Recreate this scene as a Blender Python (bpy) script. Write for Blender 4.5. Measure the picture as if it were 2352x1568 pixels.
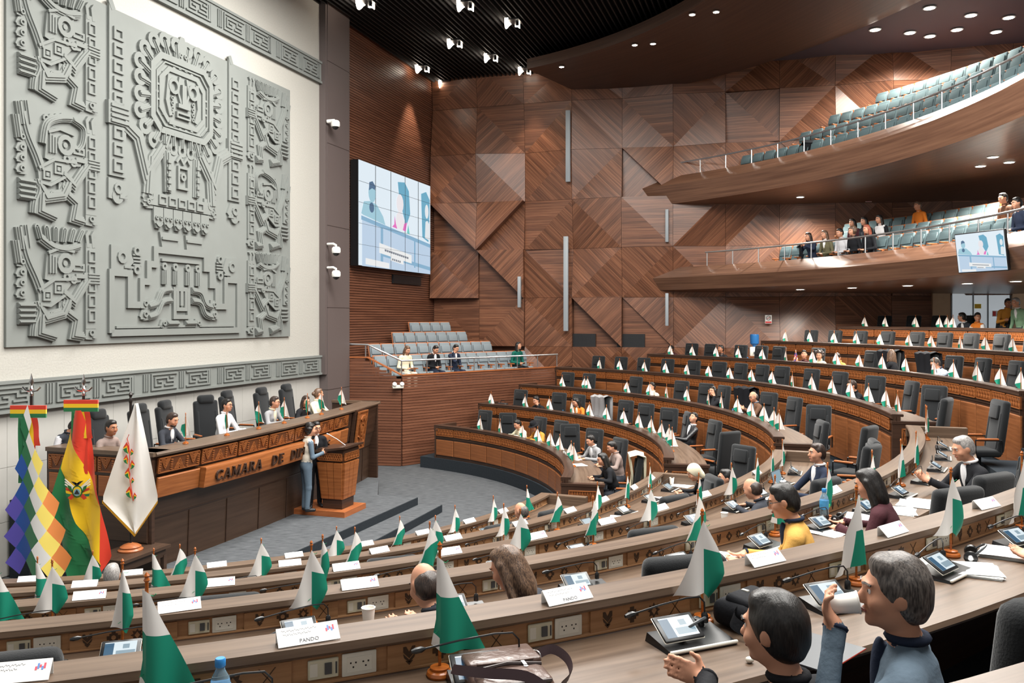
import bpy, bmesh, math, random
import numpy as np
from mathutils import Vector, Matrix, Euler

for _o in list(bpy.data.objects): bpy.data.objects.remove(_o)
SC = bpy.context.scene
COL = SC.collection
PI = math.pi
R = math.radians
rnd = random.Random(7)

# ---------------------------------------------------------------- camera
F_PX, HZ, CXP, ZC = 1950.0, 729.0, 1176.0, 3.95      # focal length in pixels, horizon row, centre column, eye height
cd = bpy.data.cameras.new('camera'); cam = bpy.data.objects.new('camera', cd); COL.objects.link(cam)
cam.location = (0, 0, ZC); cam.rotation_euler = (PI/2, 0, 0)
cd.sensor_width = 36.0; cd.lens = F_PX/2352*36.0
cd.shift_y = (HZ-784.0)/2352.0
cd.clip_start = .05; cd.clip_end = 200
SC.camera = cam
# ---------------------------------------------------------------- world, lights, exposure
w = bpy.data.worlds.new('room_ambient'); SC.world = w; w.use_nodes = True
w.node_tree.nodes['Background'].inputs[0].default_value = (1.0, .985, .96, 1)
w.node_tree.nodes['Background'].inputs[1].default_value = .36
def area_light(name, loc, size, sizey, power, col=(1, .97, .92), rot=(0, 0, 0)):
    l = bpy.data.lights.new(name, 'AREA'); l.shape = 'RECTANGLE'; l.size = size; l.size_y = sizey
    l.energy = power; l.color = col
    o = bpy.data.objects.new(name, l); COL.objects.link(o); o.location = loc; o.rotation_euler = rot
    return o
area_light('ceiling_fill_light', (-2.0, 9.5, 11.2), 6, 6, 800)  # unseen area lights added overhead in place of rows of ceiling spots
area_light('ceiling_fill_light', (-1.0, 16.0, 11.6), 6, 3, 1000)
area_light('ceiling_fill_light', (3.0, 4.0, 11.2), 7, 5, 800)
area_light('ceiling_fill_light', (6.5, 13.0, 11.0), 5, 6, 1000)
area_light('stage_fill_light', (-4.4, 10.0, 11.3), 1.5, 9, 60, rot=(0, R(-22), R(-17.5)))  # unseen area light added above the dais
vs = SC.view_settings
vs.view_transform = 'Standard'; vs.look = 'None'; vs.gamma = 1.0; vs.use_curve_mapping = False
vs.exposure = 0.92

# ---------------------------------------------------------------- layout: concentric desk rows
CX, CY = -6.25, 16.30
def rn(n): return 7.27+1.78*(n-1)          # radius of row n, well-side edge of its ledge
def zt(n): return 1.15+.425*(n-1)-(.014 if n == 5 else 0)          # ledge top
def zf(n): return .29+.425*(n-1)-(.014 if n == 5 else 0)           # floor of row n
AX = R(-16.5)                              # centre aisle direction
def P(r, th, z=0.0): return Vector((CX+r*math.cos(th), CY+r*math.sin(th), z))
def col_hit(px, r, near):
    """angle at which the vertical plane through picture column px meets the circle of radius r"""
    m = (px-CXP)/F_PX; a = m*m+1; b = -2*(m*CX+CY); c = CX*CX+CY*CY-r*r
    D = max(b*b-4*a*c, 0.0); Y = (-b+(-1 if near else 1)*math.sqrt(D))/2/a
    return math.atan2(Y-CY, m*Y-CX)
def row_th(px, n, near, dr=.24): return col_hit(px, rn(n)+dr, near)
# front wall frame: s runs along the wall, t out of it into the room (camera at s=t=0)
WU = Vector((math.sin(R(17.5)), math.cos(R(17.5)), 0)); WN = Vector((WU.y, -WU.x, 0))
def W(s, t, z=0.0): return WU*s+WN*t+Vector((0, 0, z))
def wall_s(px, t):
    m = (px-CXP)/F_PX; Y = -t/(WU.x-WU.y*m)*1.0
    return (WU.x*m+WU.y)*Y
WALL_RZ = math.atan2(WU.y, WU.x)           # local x along the wall
# patterned side wall frame: k runs along it to the right, q out of it
SO = W(26.97, -11.3); SE = Vector((.971, -.2395, 0)).normalized(); SNN = Vector((SE.y, -SE.x, 0))
def S(k, q, z=0.0): return SO+SE*k+SNN*q+Vector((0, 0, z))
def side_k(px, q=0.0):
    m = (px-CXP)/F_PX; o = SO+SNN*q
    return (m*o.y-o.x)/(SE.x-m*SE.y)
SIDE_RZ = math.atan2(SE.y, SE.x)

# ---------------------------------------------------------------- materials
def lin(c):
    return tuple(((x/255)/12.92 if x/255 <= .04045 else ((x/255+.055)/1.055)**2.4) for x in c)+(1,)
MATS = {}
def _new(name):
    m = bpy.data.materials.new(name); m.use_nodes = True; MATS[name] = m
    return m, m.node_tree.nodes, m.node_tree.links, m.node_tree.nodes['Principled BSDF']
def plain(name, c, rough=.55, metal=0.0, noise=0.0, nscale=40, bump=0.0, spec=.5, emit=0.0, alpha=1, trans=0, sheen=0):
    m, N, L, b = _new(name)
    b.inputs['Base Color'].default_value = lin(c); b.inputs['Roughness'].default_value = rough
    b.inputs['Metallic'].default_value = metal; b.inputs['Specular IOR Level'].default_value = spec
    if sheen: b.inputs['Sheen Weight'].default_value = sheen
    if trans: b.inputs['Transmission Weight'].default_value = trans; b.inputs['IOR'].default_value = 1.2
    if emit:
        b.inputs['Emission Color'].default_value = lin(c); b.inputs['Emission Strength'].default_value = emit
    if noise or bump:
        tc = N.new('ShaderNodeTexCoord'); nz = N.new('ShaderNodeTexNoise')
        nz.inputs['Scale'].default_value = nscale; nz.inputs['Detail'].default_value = 3
        L.new(tc.outputs['Object'], nz.inputs['Vector'])
        if noise:
            mx = N.new('ShaderNodeMix'); mx.data_type = 'RGBA'
            d = tuple(max(0, x*(1-noise)) for x in lin(c)[:3])+(1,); u = tuple(min(1, x*(1+noise)) for x in lin(c)[:3])+(1,)
            mx.inputs['A'].default_value = d; mx.inputs['B'].default_value = u
            L.new(nz.outputs['Fac'], mx.inputs['Factor']); L.new(mx.outputs['Result'], b.inputs['Base Color'])
        if bump:
            bp = N.new('ShaderNodeBump'); bp.inputs['Strength'].default_value = bump; bp.inputs['Distance'].default_value = .02
            L.new(nz.outputs['Fac'], bp.inputs['Height']); L.new(bp.outputs['Normal'], b.inputs['Normal'])
    return m
def wood(name, c1, c2, us=1.2, vscale=22, plank=0.0, line=None, rough=.45, pv=.35, spec=.4):
    """grain along u of the UV map (metres); planks of the given width across v"""
    m, N, L, b = _new(name)
    tc = N.new('ShaderNodeTexCoord'); mp = N.new('ShaderNodeMapping')
    mp.inputs['Scale'].default_value = (us, vscale, 1); L.new(tc.outputs['UV'], mp.inputs['Vector'])
    nz = N.new('ShaderNodeTexNoise'); nz.inputs['Scale'].default_value = 1.0; nz.inputs['Detail'].default_value = 4
    nz.inputs['Roughness'].default_value = .6; L.new(mp.outputs['Vector'], nz.inputs['Vector'])
    cr = N.new('ShaderNodeValToRGB'); cr.color_ramp.elements[0].position = .32; cr.color_ramp.elements[1].position = .68
    cr.color_ramp.elements[0].color = lin(c1); cr.color_ramp.elements[1].color = lin(c2)
    L.new(nz.outputs['Fac'], cr.inputs['Fac']); out = cr.outputs['Color']
    if plank:
        sx = N.new('ShaderNodeSeparateXYZ'); L.new(tc.outputs['UV'], sx.inputs[0])
        dv = N.new('ShaderNodeMath'); dv.operation = 'DIVIDE'; dv.inputs[1].default_value = plank; L.new(sx.outputs['Y'], dv.inputs[0])
        fl = N.new('ShaderNodeMath'); fl.operation = 'FLOOR'; L.new(dv.outputs[0], fl.inputs[0])
        fr = N.new('ShaderNodeMath'); fr.operation = 'FRACT'; L.new(dv.outputs[0], fr.inputs[0])
        wn = N.new('ShaderNodeTexWhiteNoise'); wn.noise_dimensions = '1D'; L.new(fl.outputs[0], wn.inputs['W'])
        mr = N.new('ShaderNodeMapRange'); mr.inputs['To Min'].default_value = 1-pv; mr.inputs['To Max'].default_value = 1+pv
        L.new(wn.outputs['Value'], mr.inputs['Value'])
        ml = N.new('ShaderNodeVectorMath'); ml.operation = 'SCALE'; L.new(out, ml.inputs[0]); L.new(mr.outputs[0], ml.inputs['Scale'])
        out = ml.outputs[0]
        if line:
            gt = N.new('ShaderNodeMath'); gt.operation = 'GREATER_THAN'; gt.inputs[1].default_value = .90; L.new(fr.outputs[0], gt.inputs[0])
            g2 = N.new('ShaderNodeMath'); g2.operation = 'GREATER_THAN'; g2.inputs[1].default_value = .45; L.new(wn.outputs['Value'], g2.inputs[0])
            gm = N.new('ShaderNodeMath'); gm.operation = 'MULTIPLY'; L.new(gt.outputs[0], gm.inputs[0]); L.new(g2.outputs[0], gm.inputs[1])
            g3 = N.new('ShaderNodeMath'); g3.operation = 'MULTIPLY'; g3.inputs[1].default_value = .6; L.new(gm.outputs[0], g3.inputs[0])
            mx = N.new('ShaderNodeMix'); mx.data_type = 'RGBA'; L.new(g3.outputs[0], mx.inputs['Factor'])
            L.new(out, mx.inputs['A']); mx.inputs['B'].default_value = lin(line); out = mx.outputs['Result']
    L.new(out, b.inputs['Base Color'])
    b.inputs['Roughness'].default_value = rough; b.inputs['Specular IOR Level'].default_value = spec
    return m
wood('panel_wood', (88, 53, 37), (130, 86, 62), .9, 26, .085, (168, 122, 90), .34, .26, .5)
wood('slat_wood', (92, 57, 42), (122, 80, 60), .5, 6, .0, None, .38)
wood('desk_dark', (50, 35, 27), (70, 50, 39), 1.2, 26, 0, None, .35)
wood('desk_orange', (124, 70, 34), (158, 96, 52), 1.4, 24, 0, None, .38)
wood('desk_tan', (80, 64, 52), (108, 90, 75), 1.0, 24, 0, None, .34)
wood('desk_recess_shade', (84, 46, 22), (106, 60, 30), 1.4, 24, 0, None, .45)  # wood darkened in the recesses to deepen the shade of the carving
wood('desk_lower', (112, 66, 36), (140, 86, 50), 1.4, 24, 0, None, .38)
wood('desk_band', (140, 100, 66), (172, 130, 92), 1.4, 30, 0, None, .4)
wood('dais_base', (60, 44, 34), (74, 56, 44), 1.0, 20, 0, None, .4)
wood('seat_wood', (140, 78, 42), (172, 104, 62), 2, 24, 0, None, .35)
wood('flag_wood', (150, 78, 28), (178, 100, 42), 3, 60, 0, None, .22)
wood('bulkhead_wood', (62, 42, 34), (86, 62, 50), .35, 14, 0, None, .38)
wood('balcony_wood', (88, 62, 49), (122, 90, 71), .35, 12, 0, None, .3)
plain('inlay', (62, 42, 26), .5)
wood('carpet', (58, 60, 63), (98, 101, 104), 5, 55, 0, None, .95, spec=.08)
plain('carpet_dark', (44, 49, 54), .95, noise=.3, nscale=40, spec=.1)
plain('stone', (122, 126, 123), .72, noise=.06, nscale=3, bump=.05, spec=.25)
plain('plaster', (174, 172, 165), .85, noise=.10, nscale=30, bump=.25, spec=.2)
plain('stone_tile', (174, 172, 167), .7, noise=.05, nscale=6, spec=.25)
plain('pillar_clad', (92, 82, 80), .55)
plain('black_fabric', (30, 32, 34), .92, noise=.25, nscale=160, bump=.15, spec=.15, sheen=.2)
plain('chair_grey', (52, 56, 60), .9, noise=.2, nscale=160, bump=.15, spec=.15)
plain('seat_fabric', (122, 132, 138), .9, noise=.12, nscale=120, spec=.15)
plain('seat_teal', (96, 114, 118), .9, noise=.12, nscale=120, spec=.15)
plain('black_plastic', (22, 23, 25), .35)
plain('grey_plastic', (70, 74, 78), .4)
plain('white_plastic', (222, 220, 208), .4)
plain('ivory_plastic', (206, 202, 178), .4)
plain('steel', (190, 192, 194), .3, metal=.9)
plain('chrome', (205, 205, 205), .18, metal=1)
plain('line_speaker_grey', (150, 158, 164), .5)
plain('white_paint', (232, 232, 228), .5)
plain('paper', (240, 240, 238), .8)
plain('cup_white', (238, 236, 230), .6)
plain('flag_white', (236, 234, 230), .75)
plain('flag_green', (0, 134, 108), .6)
plain('ribbon_green', (0, 150, 100), .6)
plain('ceiling_black', (14, 14, 16), .8)
plain('slat_black', (26, 25, 26), .6)
plain('wall_dark', (50, 38, 34), .7)
plain('ceiling_mauve', (84, 72, 78), .6)
plain('lamp_glow', (255, 246, 232), .5, emit=30)
plain('lamp_glow_soft', (255, 240, 220), .5, emit=12)
plain('grille', (24, 26, 30), .6)
plain('skin', (196, 142, 114), .55, noise=.06, nscale=30, spec=.35)
plain('skin_tan', (166, 112, 84), .55, noise=.06, nscale=30, spec=.35)
plain('mouth_red', (142, 84, 74), .5)
plain('eye_dark', (40, 30, 26), .3)
def hairm(name, c, c2):
    m, N, L, b = _new(name); tc = N.new('ShaderNodeTexCoord'); mp = N.new('ShaderNodeMapping'); mp.inputs['Scale'].default_value = (210, 150, 34); mp.inputs['Rotation'].default_value = (.5, .15, .3)
    nz = N.new('ShaderNodeTexNoise'); nz.inputs['Scale'].default_value = 1; nz.inputs['Detail'].default_value = 3; L.new(tc.outputs['Object'], mp.inputs['Vector']); L.new(mp.outputs['Vector'], nz.inputs['Vector'])
    cr = N.new('ShaderNodeValToRGB'); cr.color_ramp.elements[0].position = .35; cr.color_ramp.elements[1].position = .7; cr.color_ramp.elements[0].color = lin(c); cr.color_ramp.elements[1].color = lin(c2); L.new(nz.outputs['Fac'], cr.inputs['Fac']); L.new(cr.outputs['Color'], b.inputs['Base Color'])
    bp = N.new('ShaderNodeBump'); bp.inputs['Strength'].default_value = .35; bp.inputs['Distance'].default_value = .004; L.new(nz.outputs['Fac'], bp.inputs['Height']); L.new(bp.outputs['Normal'], b.inputs['Normal']); b.inputs['Roughness'].default_value = .42
hairm('hair_black', (14, 13, 13), (40, 36, 34)); hairm('hair_brown', (58, 42, 34), (128, 100, 78)); hairm('hair_dark_brown', (34, 26, 23), (70, 54, 46)); hairm('hair_grey', (112, 108, 106), (178, 174, 170)); hairm('hair_salt', (48, 43, 41), (112, 104, 98)); hairm('hair_red', (110, 50, 36), (168, 90, 64))
CLOTH = dict(black=(26, 27, 31), charcoal=(50, 53, 60), navy=(36, 44, 62), white=(226, 226, 228), cream=(222, 214, 188),
             grey=(142, 142, 144), lightgrey=(190, 190, 194), bluegrey=(92, 108, 122), mustard=(206, 158, 82), ochre=(196, 136, 58),
             brown=(96, 70, 54), orange=(210, 120, 44), green=(20, 92, 80), sage=(120, 152, 124), paleblue=(190, 204, 222),
             maroon=(70, 38, 44), denim=(60, 78, 104), olive=(96, 92, 70), taupe=(140, 124, 118), leather=(34, 35, 38),
             beige=(214, 206, 190), pink=(200, 60, 110), tan=(178, 122, 70))
for k, c in CLOTH.items():
    plain('cloth_'+k, c, .35 if k == 'leather' else .85, noise=.10, nscale=60, bump=.12, spec=.5 if k == 'leather' else .2)

# ---------------------------------------------------------------- mesh builder
class MB:
    def __init__(s): s.v = []; s.f = []; s.m = []; s.u = []
    def add(s, vs, fs, mi=0, uv=None):
        o = len(s.v); s.v += [tuple(p) for p in vs]
        for i, f in enumerate(fs):
            s.f.append(tuple(a+o for a in f)); s.m.append(mi[i] if isinstance(mi, (list, tuple)) else mi); s.u.append(uv[i] if uv else None)
        return s
    def box(s, x0, y0, z0, x1, y1, z1, mi=0, T=None):
        vs = [(x, y, z) for z in (z0, z1) for y in (y0, y1) for x in (x0, x1)]
        if T is not None: vs = [T @ Vector(p) for p in vs]
        return s.add(vs, [(0, 2, 3, 1), (4, 5, 7, 6), (0, 1, 5, 4), (2, 6, 7, 3), (0, 4, 6, 2), (1, 3, 7, 5)], mi)
    def hexa(s, b4, t4, mi=0):
        return s.add(list(b4)+list(t4), [(3, 2, 1, 0), (4, 5, 6, 7), (0, 1, 5, 4), (1, 2, 6, 5), (2, 3, 7, 6), (3, 0, 4, 7)], mi)
    def prism(s, poly, fn, w0=0.0, w1=1.0, mi=0, back=True):
        n = len(poly); a = sum(poly[i][0]*poly[(i+1) % n][1]-poly[(i+1) % n][0]*poly[i][1] for i in range(n))
        if a < 0: poly = poly[::-1]
        vs = [fn(x, y, w0) for x, y in poly]+[fn(x, y, w1) for x, y in poly]
        fs = [tuple(range(n, 2*n))]+([tuple(range(n-1, -1, -1))] if back else [])+[(i, (i+1) % n, n+(i+1) % n, n+i) for i in range(n)]
        return s.add(vs, fs, mi)
    def tube(s, pts, r, n=8, mi=0):
        pts = [Vector(p) for p in pts]; rr = r if isinstance(r, (list, tuple)) else [r]*len(pts)
        vs = []; fs = []; up = Vector((0, 0, 1))
        for i, p in enumerate(pts):
            d = (pts[min(i+1, len(pts)-1)]-pts[max(i-1, 0)]).normalized()
            a = d.cross(up) if abs(d.z) < .95 else d.cross(Vector((1, 0, 0)))
            a.normalize(); b = a.cross(d)
            vs += [p+(a*math.cos(2*PI*k/n)+b*math.sin(2*PI*k/n))*rr[i] for k in range(n)]
        for i in range(len(pts)-1):
            fs += [(i*n+k, (i+1)*n+k, (i+1)*n+(k+1) % n, i*n+(k+1) % n) for k in range(n)]
        fs += [tuple(range(n)), tuple(range((len(pts)-1)*n+n-1, (len(pts)-1)*n-1, -1))]
        return s.add(vs, fs, mi)
    def lathe(s, prof, n=16, mi=0, c=(0, 0, 0), T=None):
        vs = []; fs = []
        for r, z in prof: vs += [Vector((c[0]+r*math.cos(2*PI*k/n), c[1]+r*math.sin(2*PI*k/n), c[2]+z)) for k in range(n)]
        for i in range(len(prof)-1): fs += [(i*n+k, i*n+(k+1) % n, (i+1)*n+(k+1) % n, (i+1)*n+k) for k in range(n)]
        fs += [tuple(range(n-1, -1, -1)), tuple(range((len(prof)-1)*n, len(prof)*n))]
        if T is not None: vs = [T @ p for p in vs]
        return s.add(vs, fs, mi)
    def grid(s, Pt, mi=0, uv=None):
        """Pt[i][j]; mi may be a function of (i, j)"""
        a = len(Pt); b = len(Pt[0]); vs = [p for row in Pt for p in row]; fs = []; ms = []; us = []
        for i in range(a-1):
            for j in range(b-1):
                fs.append((i*b+j, i*b+j+1, (i+1)*b+j+1, (i+1)*b+j)); ms.append(mi(i, j) if callable(mi) else mi)
                if uv: us.append([uv[i][j], uv[i][j+1], uv[i+1][j+1], uv[i+1][j]])
        return s.add(vs, fs, ms, us or None)
    def sweep(s, prof, r0, th0, th1, n, mi=0, caps=True, org=(0, 0, 0)):
        """closed profile [(radius offset, z)] swept about the hall centre"""
        m = len(prof); vs = []; fs = []; us = []; L = [0.0]
        for i in range(m): a, b = prof[i], prof[(i+1) % m]; L.append(L[-1]+math.hypot(a[0]-b[0], a[1]-b[1]))
        for k in range(n+1):
            th = th0+(th1-th0)*k/n
            vs += [P(r0+d, th, z)-Vector(org) for d, z in prof]
        for k in range(n):
            u0 = r0*(th0+(th1-th0)*k/n); u1 = r0*(th0+(th1-th0)*(k+1)/n)
            for i in range(m):
                fs.append((k*m+i, k*m+(i+1) % m, (k+1)*m+(i+1) % m, (k+1)*m+i)); us.append([(u0, L[i]), (u0, L[i+1]), (u1, L[i+1]), (u1, L[i])])
        if caps:
            for k, rev in ((0, True), (n, False)):
                f = [k*m+i for i in range(m)]; fs.append(tuple(f[::-1] if rev else f)); q = [prof[i] for i in range(m)]; us.append(q[::-1] if rev else q)
        ms = [mi]*len(fs) if not isinstance(mi, (list, tuple)) else None
        if ms is None: ms = [mi[i] for k in range(n) for i in range(m)]+[mi[0]]*(2 if caps else 0)
        return s.add(vs, fs, ms, us)
    def join(s, o, T=None, mi=None):
        s.add([T @ Vector(p) for p in o.v] if T is not None else o.v, o.f, list(o.m) if mi is None else mi, o.u)
        return s
    def mesh(s, name, mats, smooth=40, org=None):
        vs = s.v if org is None else [(p[0]-org[0], p[1]-org[1], p[2]-org[2]) for p in s.v]
        me = bpy.data.meshes.new(name); me.from_pydata(vs, [], s.f)
        for m in (mats if isinstance(mats, (list, tuple)) else [mats]): me.materials.append(MATS[m] if isinstance(m, str) else m)
        me.polygons.foreach_set('material_index', s.m)
        ul = me.uv_layers.new(name='UVMap'); buf = np.zeros(len(me.loops)*2); i = 0
        for p, u, f in zip(me.polygons, s.u, s.f):
            if u is None:
                nx, ny, nz = (abs(a) for a in p.normal)
                if nz >= nx and nz >= ny: u = [(vs[a][0], vs[a][1]) for a in f]
                elif ny >= nx: u = [(vs[a][0], vs[a][2]) for a in f]
                else: u = [(vs[a][1], vs[a][2]) for a in f]
            for q in u: buf[i] = q[0]; buf[i+1] = q[1]; i += 2
        ul.data.foreach_set('uv', buf)
        if smooth:
            me.polygons.foreach_set('use_smooth', [True]*len(me.polygons)); me.set_sharp_from_angle(angle=R(smooth))
        return me
_rb = {}
def rbox(sx, sy, sz, bev, seg=2):
    """rounded box centred on the origin"""
    k = (round(sx, 4), round(sy, 4), round(sz, 4), bev, seg)
    if k not in _rb:
        bm = bmesh.new(); bmesh.ops.create_cube(bm, size=1); bmesh.ops.scale(bm, vec=(sx, sy, sz), verts=bm.verts)
        bmesh.ops.bevel(bm, geom=bm.edges[:], offset=bev, segments=seg, profile=.5, affect='EDGES')
        bm.verts.index_update(); o = MB(); o.add([v.co[:] for v in bm.verts], [[v.index for v in f.verts] for f in bm.faces]); bm.free(); _rb[k] = o
    return _rb[k]
def TR(x=0, y=0, z=0, rx=0, ry=0, rz=0, s=1.0):
    return Matrix.Translation((x, y, z)) @ Euler((rx, ry, rz)).to_matrix().to_4x4() @ Matrix.Scale(s, 4)

# ---------------------------------------------------------------- objects
def obj(name, me, parent=None, loc=(0, 0, 0), rz=0.0, label=None, kind=None, rot=None, scale=None):
    o = bpy.data.objects.new(name, me); COL.objects.link(o); o.parent = parent
    o.location = loc; o.rotation_euler = rot if rot is not None else (0, 0, rz)
    if scale is not None: o.scale = scale if isinstance(scale, (tuple, list)) else (scale,)*3
    if label: o['label'] = label
    if kind: o['kind'] = kind
    return o
def tag(o, label, cat, group=None):
    o['label'] = label; o['category'] = cat
    if group: o['group'] = group
    return o
def thing(name, label, cat, loc=(0, 0, 0), rz=0.0, group=None):
    return tag(obj(name, None, None, loc, rz), label, cat, group)
def struct(name, me, loc=(0, 0, 0), rz=0.0):
    return obj(name, me, None, loc, rz, kind='structure')
def dup(root, loc, rz, label=None, group=None):
    r = root.copy(); COL.objects.link(r); r.location = loc; r.rotation_euler = (0, 0, rz)
    if label: r['label'] = label
    if group: r['group'] = group
    for c in root.children:
        d = c.copy(); COL.objects.link(d); d.parent = r
        for g in c.children:
            e = g.copy(); COL.objects.link(e); e.parent = d
    return r
ORD = ['first', 'second', 'third', 'fourth', 'fifth', 'sixth', 'seventh', 'eighth', 'ninth', 'tenth', 'eleventh', 'twelfth', 'thirteenth',
       'fourteenth', 'fifteenth', 'sixteenth', 'seventeenth', 'eighteenth', 'nineteenth', 'twentieth', 'twenty-first', 'twenty-second',
       'twenty-third', 'twenty-fourth', 'twenty-fifth', 'twenty-sixth', 'twenty-seventh', 'twenty-eighth', 'twenty-ninth', 'thirtieth']
def seat_rz(th): return th+PI/2             # local +y looks at the hall centre
class Once:
    """first call uses the prototype itself, later calls copy it"""
    def __init__(s, root): s.r = root; s.u = False
    def __call__(s, loc, rz, label, group=None):
        if not s.u:
            s.u = True; o = s.r; o.location = loc; o.rotation_euler = (0, 0, rz); o['label'] = label
            if group: o['group'] = group
            return o
        return dup(s.r, loc, rz, label, group)
# ================================================================ floor and risers
fl = MB(); fl.add([(-16, -4, 0), (20, -4, 0), (20, 32, 0), (-16, 32, 0)], [(0, 1, 2, 3)])
struct('floor', fl.mesh('floor', 'carpet'))
RIS_END = {1: 58, 2: 57, 3: 56, 4: 55, 5: 48, 6: 40, 7: 36}
for n in range(1, 8):
    d = MB(); wdt = 1.78 if n < 7 else 5.0
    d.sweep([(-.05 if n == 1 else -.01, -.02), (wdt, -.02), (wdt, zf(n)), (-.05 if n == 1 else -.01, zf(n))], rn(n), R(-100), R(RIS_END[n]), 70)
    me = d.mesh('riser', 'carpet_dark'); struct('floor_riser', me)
# half steps of the centre aisle
def aisle_pt(r, off, z): return Vector((CX, CY, z))+Vector((math.cos(AX), math.sin(AX), 0))*r+Vector((-math.sin(AX), math.cos(AX), 0))*off
for n in range(2, 8):
    d = MB(); a = rn(n)-.62; b = rn(n)+.02
    q = [aisle_pt(a, -.7, zf(n-1)), aisle_pt(b, -.7, zf(n-1)), aisle_pt(b, .7, zf(n-1)), aisle_pt(a, .7, zf(n-1))]
    d.hexa(q, [p+Vector((0, 0, .21)) for p in q]); struct('floor_step', d.mesh('aisle_step', 'carpet_dark'))
# ---- speaker's dais: two carpeted steps
def dais_poly(pts, z0, z1, name, mats):
    d = MB(); c = W(pts[0][0], pts[0][1])
    d.prism([(p[0], p[1]) for p in pts], lambda s, t, q: W(s, t, z0+(z1-z0)*q)-c)
    d.f = [tuple(f) for f in d.f]
    return struct(name, d.mesh(name, mats), c)
dais_poly([(9.6, -7.25), (9.6, -10.2), (19.4, -10.2), (19.4, -9.0), (15.9, -6.95)][:0] or [(9.7, -9.9), (9.7, -7.3), (15.85, -7.02), (15.85, -7.9), (17.3, -8.6), (17.3, -9.9)], 0, .30, 'floor_dais', 'carpet')
dais_poly([(11.2, -7.5), (11.2, -6.62), (16.0, -6.55), (16.0, -7.5)], 0, .15, 'floor_dais_step', 'carpet')
# dark risers of the steps (thin sheets, darker than the carpet on top)
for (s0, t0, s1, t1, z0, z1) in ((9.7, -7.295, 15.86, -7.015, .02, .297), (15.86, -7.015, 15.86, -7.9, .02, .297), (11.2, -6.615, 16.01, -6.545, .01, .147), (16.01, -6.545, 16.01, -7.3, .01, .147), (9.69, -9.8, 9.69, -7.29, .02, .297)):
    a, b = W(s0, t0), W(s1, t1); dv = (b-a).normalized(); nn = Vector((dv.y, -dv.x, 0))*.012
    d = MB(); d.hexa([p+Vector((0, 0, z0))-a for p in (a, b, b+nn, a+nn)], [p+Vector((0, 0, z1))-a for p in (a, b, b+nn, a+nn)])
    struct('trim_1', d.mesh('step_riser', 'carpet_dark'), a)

# ================================================================ slatted surfaces
def slats(p0, p1, z0, ztop, pitch, th, gap, mat, out):
    """horizontal boards between two plan points; ztop(x) gives the height of the slope at fraction x"""
    d = MB(); L = (p1-p0).length; u = (p1-p0)/L; z = z0; row = 0
    while True:
        za, zb = z, z+pitch-gap
        xs = [i/24 for i in range(25) if ztop(i/24) >= zb]
        if not xs: break
        x0, x1 = min(xs)*L, max(xs)*L
        j = rnd.random()*40
        cs = [p0+u*x0, p0+u*x1, p0+u*x1+out*th, p0+u*x0+out*th]
        o = len(d.v)
        d.hexa([Vector((c.x, c.y, za)) for c in cs], [Vector((c.x, c.y, zb)) for c in cs])
        for q in range(6):
            f = d.f[-6+q]; d.u[-6+q] = [((Vector(d.v[a])-p0).dot(u)+j, d.v[a][2]+row*1.7+(Vector(d.v[a])-p0).dot(out)) for a in f]
        z += pitch; row += 1
        if z > 13: break
    return d
# ---- front wall, plaster with stone wainscot
def wall_box(name, s0, s1, z0, z1, t0, t1, mat, st=True):
    c = W(s0, t0, z0); d = MB(); d.box(0, t0-t1, 0, s1-s0, 0, z1-z0)
    # local x along wall, local y = -t
    me = d.mesh(name, mat)
    return struct(name, me, c+WN*0, WALL_RZ) if st else (me, c)
wall_box('wall_front', 3.0, 19.25, 2.45, 12.3, -11.2, -11.6, 'plaster')[:0] if False else None
def wbox(s0, s1, z0, z1, t0, t1):
    """box in front-wall space relative to (s0,t0,z0); t0 is the face toward the room"""
    d = MB(); d.box(0, 0, 0, s1-s0, t0-t1, z1-z0); return d
struct('wall_front', wbox(2.0, 19.25, 2.5, 12.3, -11.2, -11.6).mesh('wall_front', 'plaster'), W(2.0, -11.2, 2.5), WALL_RZ)
wl = struct('wall_front_base', wbox(2.0, 19.25, 0, 2.5, -11.24, -11.6).mesh('wall_front_base', 'stone_tile'), W(2.0, -11.24, 0), WALL_RZ)
for i in range(40):      # stone tiles of the wainscot
    for j in range(3):
        if i == 0 and j == 0: tile_me = wbox(0, .535, 0, .82, 0, -.02).mesh('stone_tile', 'stone_tile')
        s = 3.0+i*.54+(.27 if j % 2 else 0)*0; z = .02+j*.826
        if s+.54 < 19.2: obj('stone_tile', tile_me, wl, (s-2.0, -.02, z))
pil = MB(); pil.box(0, 0, 0, 1.15, .5, 12.3)
for z in (2.1, 4.2, 6.3, 8.4, 10.5): pil.box(-.004, -.004, z, 1.154, .3, z+.012, 1)
struct('wall_pillar', pil.mesh('wall_pillar', ['pillar_clad', 'wall_dark']), W(19.25, -11.0, 0), WALL_RZ)
tr = MB(); tr.box(-.06, -.12, 10.85, 0, 0, 12.3); tr.box(-3.3, -.12, 11.1, 0, 0, 11.16)
struct('trim_2', wbox(19.17, 19.25, 2.5, 12.3, -11.02, -11.2).mesh('edge_trim', 'pillar_clad'), W(19.17, -11.02, 2.5), WALL_RZ)
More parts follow.
